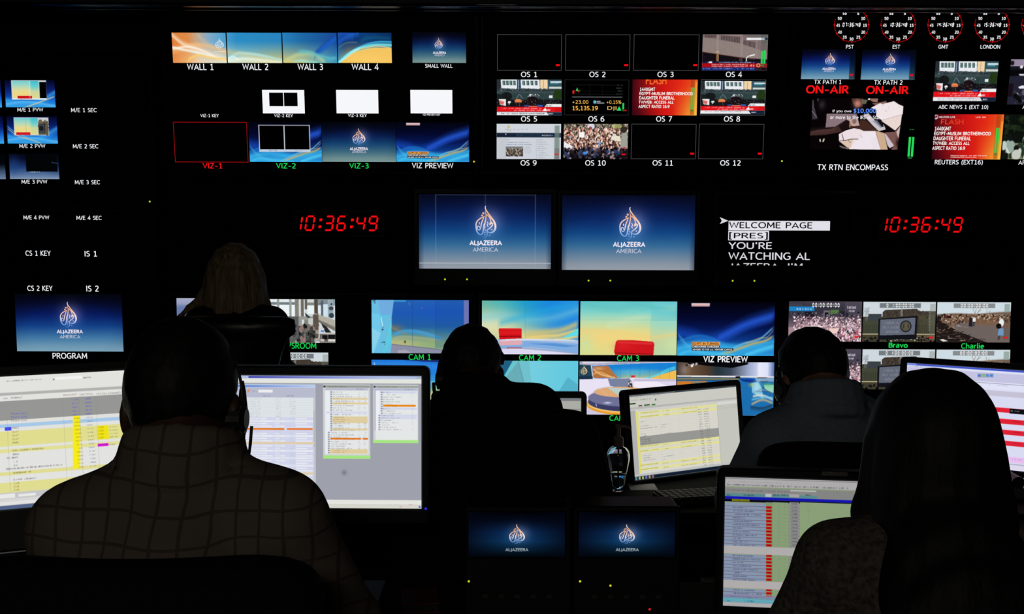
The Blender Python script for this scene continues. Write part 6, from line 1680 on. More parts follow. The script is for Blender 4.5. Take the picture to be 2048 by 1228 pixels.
# rear row, right: rundown sheet
m = Monitor('desk monitor in the lower right showing a green and red cell table', ('TL', 1450.6, 953.6, 2.44), -7.6, 1, .400, .2505, (.0155, .02, .018, .0185))
cv = Sheet(m, 1430, 930, 4.12, 1.04)
H, Wd = m.h * 1000, m.w * 1000
cv.fill((150, 168, 132)); b = lambda y0, y1, c, a=1.0: cv.band(300, y0, y1, c, a)
b(60, 180, (192, 189, 190)); cv.S(100, 152, 1100, 14, (90, 90, 96), .8, 1, .6); cv.S(100, 130, 560, 7, (140, 140, 146), .6, 2, .7); b(112, 118, (110, 112, 116), .6); b(190, 236, (150, 150, 148)); cv.S(100, 198, 620, 12, (96, 96, 100), .8, 3, .7); cv.R(620, 205, 832, 215, (206, 206, 206))
b(236, 262, (100, 152, 156), 1); cv.rect(cv.T(840, 250)[0], cv.T(300, 190)[1], Wd, cv.T(300, 262)[1], (146, 146, 144)); cv.R(415, 236, 466, 262, (204, 204, 204)); cv.R(612, 240, 694, 264, (186, 176, 180))
for a, c in ((100, 130), (236, 322), (480, 530), (545, 600), (745, 800)): cv.S(a, 240, c, 12, (30, 70, 76), .8, a, .8)
b(262, 284, (22, 22, 196)); b(284, 306, (10, 10, 34))
r0 = 306; per = 28.3
for k in range(33):
    y = r0 + k * per
    if y > 1100: break
    if 668 < y + 5 < 735 or 955 < y + 5 < 1014: continue
    for a, c, col in ((60, 418, (148, 164, 192)), (474, 606, (148, 172, 130)), (612, 694, (158, 158, 158)), (700, 1260, (152, 176, 132))): cv.R(a, y, c, y + per, col)
    cv.R(418, y, 474, y + per, (140, 160, 120))
    if 0 < k: cv.R(421, y + 5, 468, y + 24, (206, 6, 12)); cv.S(436, y + 10, 456, 9, (120, 0, 8), .6, k)
    if k > 0: cv.S(146, y + 6, 200 + (k * 61) % 200, 13, (76, 84, 116), .75, 20 + k, .85)
    for a, c in ((520, 534), (570, 580), (760, 780)): cv.S(a, y + 10, c, 8, (90, 120, 80), .5, 50 + k + a)
    cv.R(626, y + 5, 684, y + 21, (132, 132, 134), .7); cv.S(640, y + 8, 678, 9, (70, 70, 74), .8, 90 + k)
    cv.R(60, y + per - 3.2, 1260, y + per, (86, 44, 52), .8); cv.R(612, y + per - 3.2, 694, y + per, (110, 110, 110), .8)
cv.R(140, 279, 284, 296, (150, 146, 26)); cv.S(146, 282, 280, 11, (60, 60, 10), .8, 7); b(670, 735, (194, 190, 190)); b(955, 1018, (194, 190, 190))
b(1074, 1092, (150, 140, 176)); cv.S(95, 1078, 360, 11, (40, 36, 120), .9, 8, .6); b(1092, 1104, (120, 160, 180)); b(1104, 1136, (108, 184, 202)); cv.S(100, 1110, 130, 14, (40, 100, 130), .8, 9); cv.S(246, 1112, 326, 14, (40, 100, 130), .8, 10, .8); b(1136, 1196, (190, 188, 190)); cv.S(105, 1146, 270, 8, (150, 150, 150), .6, 11); b(1196, 1300, (14, 18, 26)); cv.R(172, 1196, 200, 1222, (206, 196, 190)); cv.R(180, 1200, 192, 1216, (200, 40, 50)); cv.R(110, 1200, 130, 1222, (90, 130, 130)); cv.R(236, 1202, 256, 1222, (150, 120, 90))
cv.im *= .9
m.show(cv)
g = G(); u, v = m.pl.px(1669, 946.5); g.pbox(m.pl, u - .024, v - .004, u + .024, v + .004, .004, .0066, .0005); g.build('sticker', mat('faded_grey_sticker', (.10, .095, .085), .7, noise=.5, nscale=300), m.root, label='small faded sticker on the upper frame')

# middle row, right of the gel bottle
m = Monitor('angled desk monitor beside the hand gel bottle showing a pale yellow striped sheet', ('TL', 1257.4, 791.3, 3.62), 30, 8, .386, .239, (.0185, .009, .016, .0165), led=(1374, 965.4))
cv = Sheet(m, 1180, 740, 4.386, .72)
H, Wd = m.h * 1000, m.w * 1000
b = lambda y0, y1, c, a=1.0, m0=-999, m1=9999: cv.band(440, y0, y1, c, a, m0, m1)
cv.fill((202, 202, 194)); cv.rect(0, 0, Wd, 3.4, (40, 52, 60)); cv.rect(0, 0, Wd * .42, 2, (120, 130, 140)); cv.S(352, 238, 620, 8, (130, 128, 120), .6, 1); cv.S(350, 262, 540, 12, (110, 110, 104), .6, 2, .6); cv.R(568, 252, 580, 268, (70, 110, 110)); cv.R(345, 293, 399, 305, (30, 70, 30)); cv.R(424, 310, 456, 320, (70, 20, 26)); cv.R(473, 304, 524, 315, (30, 84, 34)); cv.R(540, 300, 573, 311, (40, 110, 30))
b(326, 329, (140, 140, 140)); b(329, 342, (184, 184, 180)); b(342, 352, (206, 206, 204))
x_l, x_r = cv.T(398, 380)[0], cv.T(1121, 430)[0]
cv.rect(0, cv.T(440, 350)[1], x_l, H, (176, 176, 176)); cv.rect(x_l, cv.T(440, 350)[1], x_r, cv.T(440, 912)[1], (216, 214, 204)); cv.rect(x_r, cv.T(440, 350)[1], Wd, H, (196, 198, 190)); cv.rect(x_r, cv.T(440, 350)[1], x_r + 1, H - 20, (150, 150, 150)); cv.rect(x_r, cv.T(440, 352)[1], Wd, cv.T(440, 376)[1], (214, 214, 210)); cv.S(1130, 318, 1370, 8, (150, 150, 150), .5, 31); cv.S(1130, 334, 1370, 8, (150, 150, 150), .5, 32)
cv.rect(x_l + 1, cv.T(440, 362)[1], x_l + 8, cv.T(440, 905)[1], (224, 218, 110)); x_t = x_l + 9
for k in range(24):
    y = 360 + k * 22.2
    yy = cv.T(440, y)[1]
    cv.rect(x_t, yy, x_r, yy + .5, (180, 178, 170), .5)
for a, c in ((368, 388), (402, 422), (664, 686), (703, 725), (827, 847), (865, 887)):
    b(a, c, (226, 222, 152), 1, x_t, x_r); cv.S(440, a + 5, 600, 9, (130, 130, 50), .75, a, .85); cv.S(640, a - 14, 690, 8, (140, 140, 60), .7, a + 1, .8); cv.S(800, a - 32, 942, 9, (150, 150, 50), .75, a + 2, .8)
b(585, 664, (150, 150, 146), 1, x_t, x_r); b(350, 364, (206, 204, 196), 1, x_t, x_r)
for k in range(4): cv.S(446, 590 + k * 18, 490 + k * 40, 8, (90, 90, 90), .8, 60 + k, .8)
for k, (x, y, w_) in enumerate(((440, 450, 46), (440, 488, 76), (440, 510, 156), (446, 556, 34), (448, 574, 50), (465, 748, 76), (467, 768, 62), (468, 788, 110), (620, 476, 60), (620, 498, 44), (628, 556, 94), (644, 754, 96), (646, 778, 20))): cv.S(x, y, x + w_, 9, (126, 120, 120), .7, 70 + k, .8)
for k in range(25): cv.S(945 + k * 2.1, 342 + k * 21.2, 972 + k * 2.1, 10, (96, 96, 96), .75, 100 + k, .85); cv.S(995 + k * 2.1, 338 + k * 21.2, 1035 + k * 2.1, 10, (120, 120, 110), .65, 130 + k, .85)
for x in (610, 700, 780, 935, 985, 1045): cv.rect(cv.T(x, 420)[0], cv.T(440, 364)[1], cv.T(x, 420)[0] + .5, cv.T(440, 905)[1], (176, 176, 168), .5)
b(912, 934, (190, 192, 190)); cv.rect(0, H - 10, Wd, H, (18, 30, 48))
for k, c in enumerate(((90, 170, 190), (214, 206, 130), (196, 200, 120), (110, 140, 220), (226, 160, 110), (150, 130, 140))): cv.rect(3 + k * 11.5, H - 9, 9.5 + k * 11.5, H - 1.5, c, .85)
m.show(cv)

# middle row, behind the centre person
m = Monitor('desk monitor mostly hidden behind the person in the centre', ('TL', 874, 795, 3.44), -.6, 3, .385, .232, (.0155, .018, .0155, .0165))
cv = Cv(291, 178, (0, 0, 398, 244), .8); cv.fill((172, 172, 166)); cv.rect(0, 0, 398, 8, (120, 124, 128)); cv.rect(0, 30, 398, 34, (140, 140, 138)); cv.rect(0, 34, 398, 44, (186, 186, 182))
for k in range(16): cv.scribble(20, 56 + k * 11, 120 + (k * 53) % 140, 5, (120, 118, 116), .6, k, .8)
m.show(cv)

# middle row, far right
m = Monitor('large desk monitor at the right edge with red bars on a lavender page', ('TL', 1814.8, 725.8, 3.80), -29, 4, .47, .285, (.020, .022, .02, .0175))
cv = Sheet(m, 1800, 700, 4.093, .72)
H, Wd = m.h * 1000, m.w * 1000
cv.fill((216, 219, 242)); b = lambda y0, y1, c, a=1.0, m0=-999, m1=9999: cv.band(850, y0, y1, c, a, m0, m1)
cv.rect(0, 0, Wd, 6.5, (120, 140, 226)); cv.rect(26, .5, Wd, 5, (60, 80, 196)); cv.rect(0, 6.5, Wd, 12, (222, 224, 244)); cv.scribble(4, 8, 60, 3, (110, 110, 140), .6, 1); cv.rect(0, 12, Wd, cv.T(850, 270)[1], (196, 196, 226))
for k, c in enumerate(((74, 120, 220), (130, 190, 110), (84, 134, 226), (60, 130, 230))): u, v = cv.T(640 + k * 33, 198); cv.rect(u - 2, v - 2, u + 9, v + 9, (160, 160, 180)); cv.rect(u, v, u + 7, v + 7, c)
b(270, 277, (232, 232, 246)); b(277, 283, (150, 150, 176)); b(283, 330, (224, 226, 246)); b(338, 382, (198, 194, 214)); cv.S(720, 280, 740, 6, (110, 110, 130), .7, 2); cv.S(800, 286, 880, 6, (110, 110, 130), .7, 3)
for y0, y1 in ((473, 512), (563, 604), (652, 692), (741, 781)):
    b(y0, y1, (226, 34, 54)); cv.S(770, y0 + 4, 820, 9, (120, 8, 24), .6, y0, .8); cv.S(915, y0 + 16, 990, 10, (120, 8, 24), .7, y0 + 1, .8)
cv.R(899, 478, 1120, 520, (12, 14, 18)); cv.S(905, 492, 985, 10, (214, 220, 230), .8, 4, .8); b(868, 915, (232, 190, 240)); cv.S(920, 888, 1000, 9, (130, 90, 150), .6, 5); b(925, 934, (170, 172, 196)); b(934, 985, (222, 216, 236))
m.show(cv)


# ---------------------------------------------------------------- two small console monitors on the rear desk
def rack_monitor(px, scr, logo, t1, leds, label):
    pl = Plane(W((px[0] + px[2]) / 2, (px[1] + px[3]) / 2, 2.46), 0, -2)
    u0, v0, u1, v1 = pl.rect(*px)
    s = pl.rect(*scr)
    zb_ = (DESK_Z - pl.o.z) / pl.v.z + .0012
    v0 = zb_
    t = thing('console_monitor', label, 'monitor', pl.P(0, v0, 0), 'small console monitors on the rear desk')
    g = G(); g.ring(pl, *s, (s[0] - u0, s[1] - v0, u1 - s[2], v1 - s[3]), -.01, .003); g.pbox(pl, u0 + .003, v0 + .004, u1 - .003, v1 - .003, -.11, -.006, .004); g.build('housing', M['bezel'], t)
    g = G(); g.pbox(pl, s[0] - .001, s[1] - .001, s[2] + .001, s[3] + .001, -.007, -.0008); g.build('screen', M['glass'], t)
    f = lambda x, y: ((x - scr[0]) / (scr[2] - scr[0]), (y - scr[1]) / (scr[3] - scr[1]))
    g = G(); lay(g, pic_emblem(scr[2] - scr[0], scr[3] - scr[1], 'low', (*f(logo[0], logo[1]), *f(logo[2], logo[3])), (*f(t1[0], t1[1]), *f(t1[2], t1[3])), None, 1.0, False), pl, s, .0003); g.build('picture', PIC, t)
    for k in range(5):
        u = u0 + (u1 - u0) * (.2 + .15 * k); v = pl.px(1000, 1192)[1]
        g = G(); g.pbox(pl, u - .006, v - .004, u + .006, v + .004, .002, .006, .001); g.build('button', M['key'], t)
    for x, y, mt in leds:
        u, v = pl.px(x, y); g = G(); g.ball(pl.P(u, v, .003), .0022, 8); g.build('indicator_light', M[mt], t)


rack_monitor((929, 1012, 1141, 1240), (937, 1024, 1130, 1114), (1019, 1048.6, 1048.8, 1087.8), (1010.6, 1096, 1057, 1103.6), [(937.6, 1161.8, 'yellow_led')], 'small console monitor with a dim blue ident, nearer the plaid shirt')
rack_monitor((1147, 1012, 1360, 1240), (1157, 1024, 1350, 1114), (1238.8, 1048.6, 1268.6, 1087.8), (1231.4, 1096, 1278, 1103.6), [(1160, 1161.8, 'yellow_led'), (1220.6, 1170.4, 'yellow_led'), (1299, 1217.8, 'red_led')], 'small console monitor with a dim blue ident above a red indicator light')


# ---------------------------------------------------------------- things on the desks
def on_desk(x, y):
    r = ray(x, y); k = (DESK_Z - CAM.z) / r.z
    return CAM + r * k


p = on_desk(1236, 983)
t = thing('pump_bottle', 'clear hand gel bottle with a pump top on the middle desk', 'bottle', (p.x, p.y, DESK_Z))
k = p.y / FPX                                           # metres per pixel at the bottle
g = G(); g.lathe((p.x, p.y, DESK_Z + .0012), [(.0135, 0), (.0165, .002), (.0185, .02), (.0245, .055), (.0305, .085), (.0312, .1), (.029, .112), (.022, .121), (.012, .126), (.0105, .131), (.0095, .131), (.011, .124), (.020, .1185), (.0272, .110), (.0292, .1), (.0288, .085), (.0228, .055), (.0168, .02), (.0145, .005), (.001, .004)], 32)
g.build('body', M['clear'], t, smooth=True)
g = G(); g.lathe((p.x, p.y, DESK_Z + .0062), [(.001, 0), (.0138, .0005), (.0160, .015), (.0205, .042), (.0215, .046), (.001, .0462)], 32); g.build('gel', M['gel'], t, smooth=True)
g = G(); g.lathe((p.x, p.y, DESK_Z + .126), [(.0135, 0), (.0135, .022), (.010, .027), (.006, .029), (.0055, .05), (.009, .051), (.009, .06), (.002, .062)], 24); g.build('pump', M['pump'], t, smooth=False)
g = G(); g.tube([(p.x, p.y, DESK_Z + .181), (p.x + .014, p.y - .004, DESK_Z + .183), (p.x + .034, p.y - .01, DESK_Z + .178)], [.006, .005, .0035], 10); g.build('nozzle', M['pump'], t)
g = G(); g.tube([(p.x, p.y, DESK_Z + .012), (p.x, p.y, DESK_Z + .125)], .0022, 8); g.build('dip_tube', M['grey'], t)

a = on_desk(1260, 980.5); c = on_desk(1315, 980.5)
g = G(); g.box(((a.x + c.x) / 2, a.y + .035, DESK_Z + .0012), (c.x - a.x, .075, .0016), 0, Matrix.Rotation(.03, 3, 'Z')); tag(g.build('paper_slip', M['paper'], None, ((a.x + c.x) / 2, a.y, DESK_Z)), 'white paper slip on the desk right of the hand gel bottle', 'paper')

a = on_desk(1326, 1004)
t = thing('keyboard', 'dark keyboard on the desk below the angled monitor', 'keyboard', (a.x + .12, a.y + .03, DESK_Z))
Rk = Matrix.Rotation(math.radians(14), 3, 'Z')
g = G(); g.box((a.x + .12, a.y + .03, DESK_Z + .0085), (.27, .105, .015), .003, Rk); g.build('case', M['plastic'], t)
for r in range(5):
    g = G()
    for q in range(14): g.box(Vector((a.x + .12, a.y + .03, DESK_Z + .018)) + Rk @ Vector((-.122 + q * .0187, -.038 + r * .019, 0)), (.016, .016, .006), .001, Rk, 1)
    g.build('key_row', M['key'], t)
a = on_desk(1420, 1002)
g = G(); g.box((a.x, a.y + .012, DESK_Z + .0072), (.03, .03, .013), .001, Matrix.Rotation(-.4, 3, 'Z')); tag(g.build('note_block', M['card'], None, (a.x, a.y, DESK_Z)), 'small beige note block on the middle desk beside the dark keyboard', 'note pad')
a = on_desk(2046, 992)
t = thing('desk_phone', 'dark grey phone at the right edge below the monitor with red bars', 'phone', (a.x, a.y + .05, DESK_Z))
g = G(); g.box((a.x + .02, a.y + .01, DESK_Z + .017), (.15, .12, .032), .008); g.build('body', M['grey'], t)
g = G(); g.tube([(a.x - .03, a.y - .04, DESK_Z + .045), (a.x - .03, a.y + .01, DESK_Z + .052), (a.x - .03, a.y + .06, DESK_Z + .045)], [.018, .011, .018], 12); g.build('handset', M['plastic'], t)
g = G(); g.box((a.x + .045, a.y + .04, DESK_Z + .0345), (.06, .04, .004), .001); g.build('display', M['trim'], t)
a = on_desk(838, 1222)
R_ = Matrix.Rotation(.1, 3, 'Z')
t = thing('notebook', 'dark red notebook on the rear desk right of the plaid shirt', 'notebook', (a.x, a.y, DESK_Z))
g = G(); g.box((a.x, a.y + .03, DESK_Z + .0205), (.075, .1, .003), .001, R_); g.box((a.x, a.y + .03, DESK_Z + .0025), (.075, .1, .003), .001, R_); g.build('cover', M['red'], t)
g = G(); g.box((a.x, a.y + .03, DESK_Z + .0115), (.071, .096, .0155), 0, R_); g.build('pages', M['key'], t)


# ---------------------------------------------------------------- smooth bodies: a distance field turned into one continuous surface
class Field:
    def __init__(self, lo, hi, h):
        self.lo, self.h = np.array(lo, float), h
        self.n = np.ceil((np.array(hi) - self.lo) / h).astype(int) + 1
        self.F = np.full(self.n, 1.0, dtype=np.float32)

    def sub(self, lo, hi):
        a = np.maximum(np.floor((np.array(lo) - self.lo) / self.h).astype(int), 0)
        b = np.minimum(np.ceil((np.array(hi) - self.lo) / self.h).astype(int) + 1, self.n)
        if np.any(b <= a): return None, None
        sl = tuple(slice(i, j) for i, j in zip(a, b))
        g = np.meshgrid(*[self.lo[k] + self.h * np.arange(a[k], b[k]) for k in range(3)], indexing='ij')
        return sl, np.stack(g, -1)

    def put(self, sl, d, k):
        f = self.F[sl]
        if k > 0:
            m = np.clip(.5 + .5 * (d - f) / k, 0, 1)
            self.F[sl] = d * (1 - m) + f * m - k * m * (1 - m)
        else:
            self.F[sl] = np.minimum(f, d)

    def cap(self, a, b, ra, rb=None, k=.02):
        """a limb: tapered rod with round ends"""
        a, b = np.array(a, float), np.array(b, float)
        rb = ra if rb is None else rb
        r = max(ra, rb) + k + .02
        sl, P = self.sub(np.minimum(a, b) - r, np.maximum(a, b) + r)
        if sl is None: return self
        e = b - a
        t = np.clip(((P - a) @ e) / (e @ e + 1e-12), 0, 1)
        self.put(sl, np.linalg.norm(P - a - t[..., None] * e, axis=-1) - (ra + (rb - ra) * t), k); return self

    def ell(self, c, r, R=None, k=.02, cut=None):
        c, r = np.array(c, float), np.array(r, float)
        m = max(r) + k + .02
        sl, P = self.sub(c - m, c + m)
        if sl is None: return self
        q = P - c
        if R is not None: q = q @ np.array(R)
        k0 = np.linalg.norm(q / r, axis=-1); k1 = np.linalg.norm(q / (r * r), axis=-1)
        d = k0 * (k0 - 1) / np.maximum(k1, 1e-6)
        if cut is not None: d = np.maximum(d, cut(q))
        self.put(sl, d, k); return self

    def carve(self, c, r, R=None, k=.01):
        c, r = np.array(c, float), np.array(r, float)
        m = max(r) + k + .01
        sl, P = self.sub(c - m, c + m)
        if sl is None: return self
        q = P - c
        if R is not None: q = q @ np.array(R)
        k0 = np.linalg.norm(q / r, axis=-1); k1 = np.linalg.norm(q / (r * r), axis=-1)
        d = -k0 * (k0 - 1) / np.maximum(k1, 1e-6)
        f = self.F[sl]
        mm = np.clip(.5 - .5 * (f - d) / k, 0, 1)
        self.F[sl] = np.where(True, f * (1 - mm) + d * mm + k * mm * (1 - mm), f); return self

    def slit(self, a, b, r):
        """a narrow groove cut along a line"""
        a, b = np.array(a, float), np.array(b, float)
        sl, P = self.sub(np.minimum(a, b) - r - .03, np.maximum(a, b) + r + .03)
        if sl is None: return self
        e = b - a
        t = np.clip(((P - a) @ e) / (e @ e + 1e-12), 0, 1)
        self.F[sl] = np.maximum(self.F[sl], r - np.linalg.norm(P - a - t[..., None] * e, axis=-1)); return self

    def ripple(self, amp, freq, seed=0):
        """loose locks and folds: a gentle wave added to the field"""
        g = np.meshgrid(*[self.lo[k] + self.h * np.arange(self.n[k]) for k in range(3)], indexing='ij')
        self.F += (amp * (np.sin(g[0] * freq[0] + 2 * np.sin(g[2] * freq[2] * .4 + seed)) + .6 * np.sin(g[1] * freq[1] + g[2] * freq[2] + seed))).astype(np.float32)
        return self

    def mesh(self):
        F, n = self.F, self.n
        ins = F < 0
        cn = n - 1
        cnt = np.zeros(cn); acc = np.zeros((*cn, 3))
        off = [(i, j, k) for i in (0, 1) for j in (0, 1) for k in (0, 1)]
        for a in off:
            for ax in range(3):
                if a[ax]: continue
                b = list(a); b[ax] = 1
                A = F[a[0]:a[0] + cn[0], a[1]:a[1] + cn[1], a[2]:a[2] + cn[2]]; B = F[b[0]:b[0] + cn[0], b[1]:b[1] + cn[1], b[2]:b[2] + cn[2]]
                x = (A < 0) != (B < 0)
                t = np.where(x, A / np.where(x, A - B, 1), 0)
                cnt += x
                for q in range(3): acc[..., q] += x * (a[q] + (t if q == ax else 0))
        act = cnt > 0
        idx = np.full(cn, -1); idx[act] = np.arange(act.sum())
        cell = np.argwhere(act)
        V = self.lo + self.h * (cell + acc[act] / cnt[act][:, None])
        faces = []
        for ax in range(3):
            u, v = (ax + 1) % 3, (ax + 2) % 3
            sA = [slice(None)] * 3; sB = [slice(None)] * 3
            sA[ax] = slice(0, n[ax] - 1); sB[ax] = slice(1, n[ax])
            x = ins[tuple(sA)] != ins[tuple(sB)]
            e = np.argwhere(x)
            e = e[(e[:, u] > 0) & (e[:, v] > 0) & (e[:, u] < n[u] - 1) & (e[:, v] < n[v] - 1)]
            if not len(e): continue
            q = []
            for du, dv in ((-1, -1), (0, -1), (0, 0), (-1, 0)):
                c = e.copy(); c[:, u] += du; c[:, v] += dv
                q.append(idx[c[:, 0], c[:, 1], c[:, 2]])
            q = np.stack(q, 1)
            fl = ~ins[e[:, 0], e[:, 1], e[:, 2]]
            q[fl] = q[fl][:, ::-1]
            faces.append(q)
        fs = np.concatenate(faces)
        fs = fs[(fs >= 0).all(1)]
        # two rounds of smoothing along the surface
        for _ in range(2):
            s = np.zeros_like(V); w = np.zeros(len(V))
            for i in range(4):
                np.add.at(s, fs[:, i], V[fs[:, (i + 1) % 4]] + V[fs[:, (i + 3) % 4]]); np.add.at(w, fs[:, i], 2)
            V = .5 * V + .5 * s / np.maximum(w, 1)[:, None]
        return V, fs

    def build(self, name, m, parent, **kw):
        V, fs = self.mesh()
        g = G(); g.add(V, fs.tolist())
        return g.build(name, m, parent, smooth=True, **kw)


def head_frame(o, yaw, pitch, roll=0):
    R = Matrix.Rotation(math.radians(yaw), 3, 'Z') @ Matrix.Rotation(math.radians(-pitch), 3, 'X') @ Matrix.Rotation(math.radians(roll), 3, 'Y')
    return np.array(o, float), np.array(R)


def hand(f, wrist, d, up, s, side):
    """palm, four bent fingers of unequal length and a thumb from the inner side; side +1 when the thumb lies to the right"""
    d = np.array(d, float); d /= np.linalg.norm(d); up = np.array(up, float); up -= d * (up @ d); up /= np.linalg.norm(up)
    w = np.cross(d, up) * side
    R = np.stack([np.cross(d, up), d, up], 1)
    f.ell(wrist + d * .052 * s, np.array((.041, .052, .0155)) * s, R, .012)
    for j, (o, ln) in enumerate(((.030, .072), (.0105, .082), (-.0095, .076), (-.0285, .060))):
        b = wrist + d * .086 * s + w * o * s + up * .002
        m = b + (d * .55 + up * .10 + w * o * .9) * ln * s * .9
        t = m + (d * .36 - up * .55) * ln * s * .75
        e = t + (d * .05 - up * .40) * ln * s * .45
        f.cap(b, m, .0088 * s, .0080 * s, .006).cap(m, t, .0080 * s, .0072 * s, .003).cap(t, e, .0072 * s, .0064 * s, .003)
    b = wrist + d * .022 * s + w * .032 * s
    m = b + (d * .60 + w * .62 - up * .05) * .045 * s
    f.cap(b, m, .0125 * s, .0100 * s, .01).cap(m, m + (d * .85 + w * .12 - up * .2) * .036 * s, .0098 * s, .0078 * s, .004)


def person(label, J, skin, hair, shirt, hs=1.0, bs=1.0, yaw=0, pitch=0, roll=0, style='short', sleeve=1.0, collar=False, cup_=.036, glasses=False, torso=(1, 1), group=None, ripple=0.0, name='person', seed=0, tousle=.0011):
    """J: joints in world space: head (between the ears), neck, sl, sr, el, er, wl, wr, hips"""
    P = {k: np.array(v, float) for k, v in J.items()}
    hip = P['hips']
    root = thing('person', label, 'person', (hip[0], hip[1], 0.0), group)
    ho, hR = head_frame(P['head'], yaw, pitch, roll)
    L = lambda *q: ho + hR @ (np.array(q, float) * hs)
    mid = (P['sl'] + P['sr']) / 2
    fwd = np.cross(P['sr'] - P['sl'], (0, 0, 1)); fwd = -fwd / np.linalg.norm(fwd) if fwd[1] < 0 else fwd / np.linalg.norm(fwd)
    across = (P['sr'] - P['sl']); half = np.linalg.norm(across) / 2; across /= 2 * half
    side_R = np.stack([across, np.cross((0, 0, 1), across), (0, 0, 1)], 1)
    knee, ank = {}, {}
    for sgn, k in ((-1, 'l'), (1, 'r')):
        hp = hip + np.array((sgn * .09 * bs, .02, -.01)); knee[k] = np.array((hip[0] + sgn * .13, hip[1] + .43 * bs, .51)); ank[k] = np.array((hip[0] + sgn * .13, hip[1] + .36 * bs, .10))
    lo = np.min([P['head'] - .18, P['sl'] - .14, P['sr'] - .14, P['wl'] - .22, P['wr'] - .22, (hip[0] - .3, hip[1] - .25, -.0)], 0); hi = np.max([P['head'] + .22, P['sl'] + .14, P['sr'] + .14, P['wl'] + .24, P['wr'] + .24, (hip[0] + .3, hip[1] + .62 * bs, .6)], 0)
    lo[2] = .012
    # ---- the body itself, one continuous surface
    f = Field(lo, hi, .007)
    f.ell(L(0, -.012, .036), np.array((.074, .093, .094)) * hs, hR, .02).ell(L(0, .034, -.04), np.array((.057, .066, .082)) * hs, hR, .03)
    f.ell(L(0, .075, -.098), np.array((.024, .022, .018)) * hs, hR, .02).cap(L(-.03, .083, .034), L(.03, .083, .034), .012 * hs, None, .015)
    f.cap(L(0, .098, .016), L(0, .116, -.026), .0065 * hs, .012 * hs, .012).cap(L(-.012, .106, -.03), L(.012, .106, -.03), .008 * hs, None, .008)
    for s in (-1, 1):
        f.carve(L(s * .031, .104, .012), np.array((.017, .013, .011)) * hs, hR, .008); f.cap(L(s * .045, .066, -.015), L(s * .052, .045, -.02), .016 * hs, .018 * hs, .02)
        f.ell(L(s * .078, -.008, -.004), np.array((.010, .019, .031)) * hs, hR @ np.array(Matrix.Rotation(s * .35, 3, 'Z')), .008); f.cap(L(s * .081, -.012, -.026), L(s * .079, -.004, -.034), .007 * hs, None, .006)
    f.cap(L(-.017, .098, -.0595), L(.017, .098, -.0595), .0065 * hs, None, .005).cap(L(-.014, .097, -.0715), L(.014, .097, -.0715), .007 * hs, None, .005)
    f.cap(L(0, -.022, -.05), P['neck'], .054 * hs, .060 * hs, .03)
    for s in ('sl', 'sr'): f.cap(P['neck'] + (P[s] - P['neck']) * .15, P[s] + np.array((0, 0, .005)), .045 * bs, .042 * bs, .05)
    chest = mid + (hip - mid) * .28; waist = mid + (hip - mid) * .68
    f.ell(chest, (half * .98 * torso[0], .105 * bs * torso[1], .19 * bs), side_R, .06).ell(waist, (.145 * bs * torso[0], .105 * bs * torso[1], .17 * bs), None, .08).ell(hip, (.165 * bs, .125 * bs, .105 * bs), None, .08)
    for a, b, c in (('sl', 'el', 'wl'), ('sr', 'er', 'wr')):
        f.cap(P[a], P[b], .052 * bs, .041 * bs, .03).cap(P[b], P[c], .041 * bs, .027 * bs, .015)
    for a, b, side in (('el', 'wl', 1), ('er', 'wr', -1)):
        d = P[b] - P[a]; d = d / np.linalg.norm(d) + np.array((0, .6, -.1)); hand(f, P[b], d, (0, 0, 1), .95 * bs, side)
    for sgn, k in ((-1, 'l'), (1, 'r')):
        f.cap(hip + np.array((sgn * .085 * bs, 0, -.01)), knee[k], .082 * bs, .055 * bs, .04).cap(knee[k], ank[k], .052 * bs, .036 * bs, .02).cap(ank[k], ank[k] + np.array((0, .12, -.055)), .036 * bs, .03 * bs, .03)
    f.build('body', skin, root)
    # ---- eyes
    for s in (-1, 1):
        g = G(); g.ball(L(s * .031, .0865, .012), .0115 * hs, 12); g.build('eye', M['eye'], root, smooth=True)
    # ---- shirt with sleeves
    c = .011
    lo2 = lo.copy(); lo2[2] = min(hip[2] - .13, P['wl'][2] - .1)
    f = Field(lo2, np.maximum(hi, P['neck'] + .12), .008)
    for s in ('sl', 'sr'): f.cap(P['neck'] + (P[s] - P['neck']) * .22 - np.array((0, 0, .004)), P[s] + np.array((0, 0, .005)), .046 * bs + c, .044 * bs + c, .05)
    f.ell(chest, (half * .98 * torso[0] + c, .105 * bs * torso[1] + c, .19 * bs + c), side_R, .06).ell(waist, (.15 * bs * torso[0] + c, .11 * bs * torso[1] + c, .18 * bs + c), None, .08).ell(hip, (.165 * bs + c, .125 * bs + c, .09 * bs + c), None, .08)
    for a, b, q in (('sl', 'el', 'wl'), ('sr', 'er', 'wr')):
        f.cap(P[a], P[b], .053 * bs + c, .043 * bs + c, .03)
        if sleeve > 0: f.cap(P[b], P[b] + (P[q] - P[b]) * sleeve * .94, .043 * bs + c, .029 * bs + c, .015)
    if collar:
        ax = np.array((0, .30, .954))
        ctr = P['neck'] + ax * cup_
        a1 = np.array((1.0, 0, 0)) - ax * ax[0]; a1 /= np.linalg.norm(a1); a2 = np.cross(ax, a1)
        ring = [ctr + a1 * .071 * hs * math.cos(t) + a2 * .073 * hs * math.sin(t) - ax * .028 * max(0, math.sin(t)) for t in np.linspace(0, 2 * math.pi, 19)]
        for p0, p1 in zip(ring[:-1], ring[1:]):
            for q in range(6):
                out_ = 1 + .03 * q
                f.cap(ctr + (p0 - ctr) * out_ - ax * .013 * q, ctr + (p1 - ctr) * out_ - ax * .013 * q, .0125, None, .008)
        rim = [ctr + (q - ctr) * 1.30 - ax * .046 for q in ring]
        for p0, p1 in zip(rim[:-1], rim[1:]): f.slit(p0, p1, .0042)
    if ripple: f.ripple(ripple, (34, 40, 22), seed)
    f.build('shirt', shirt, root)
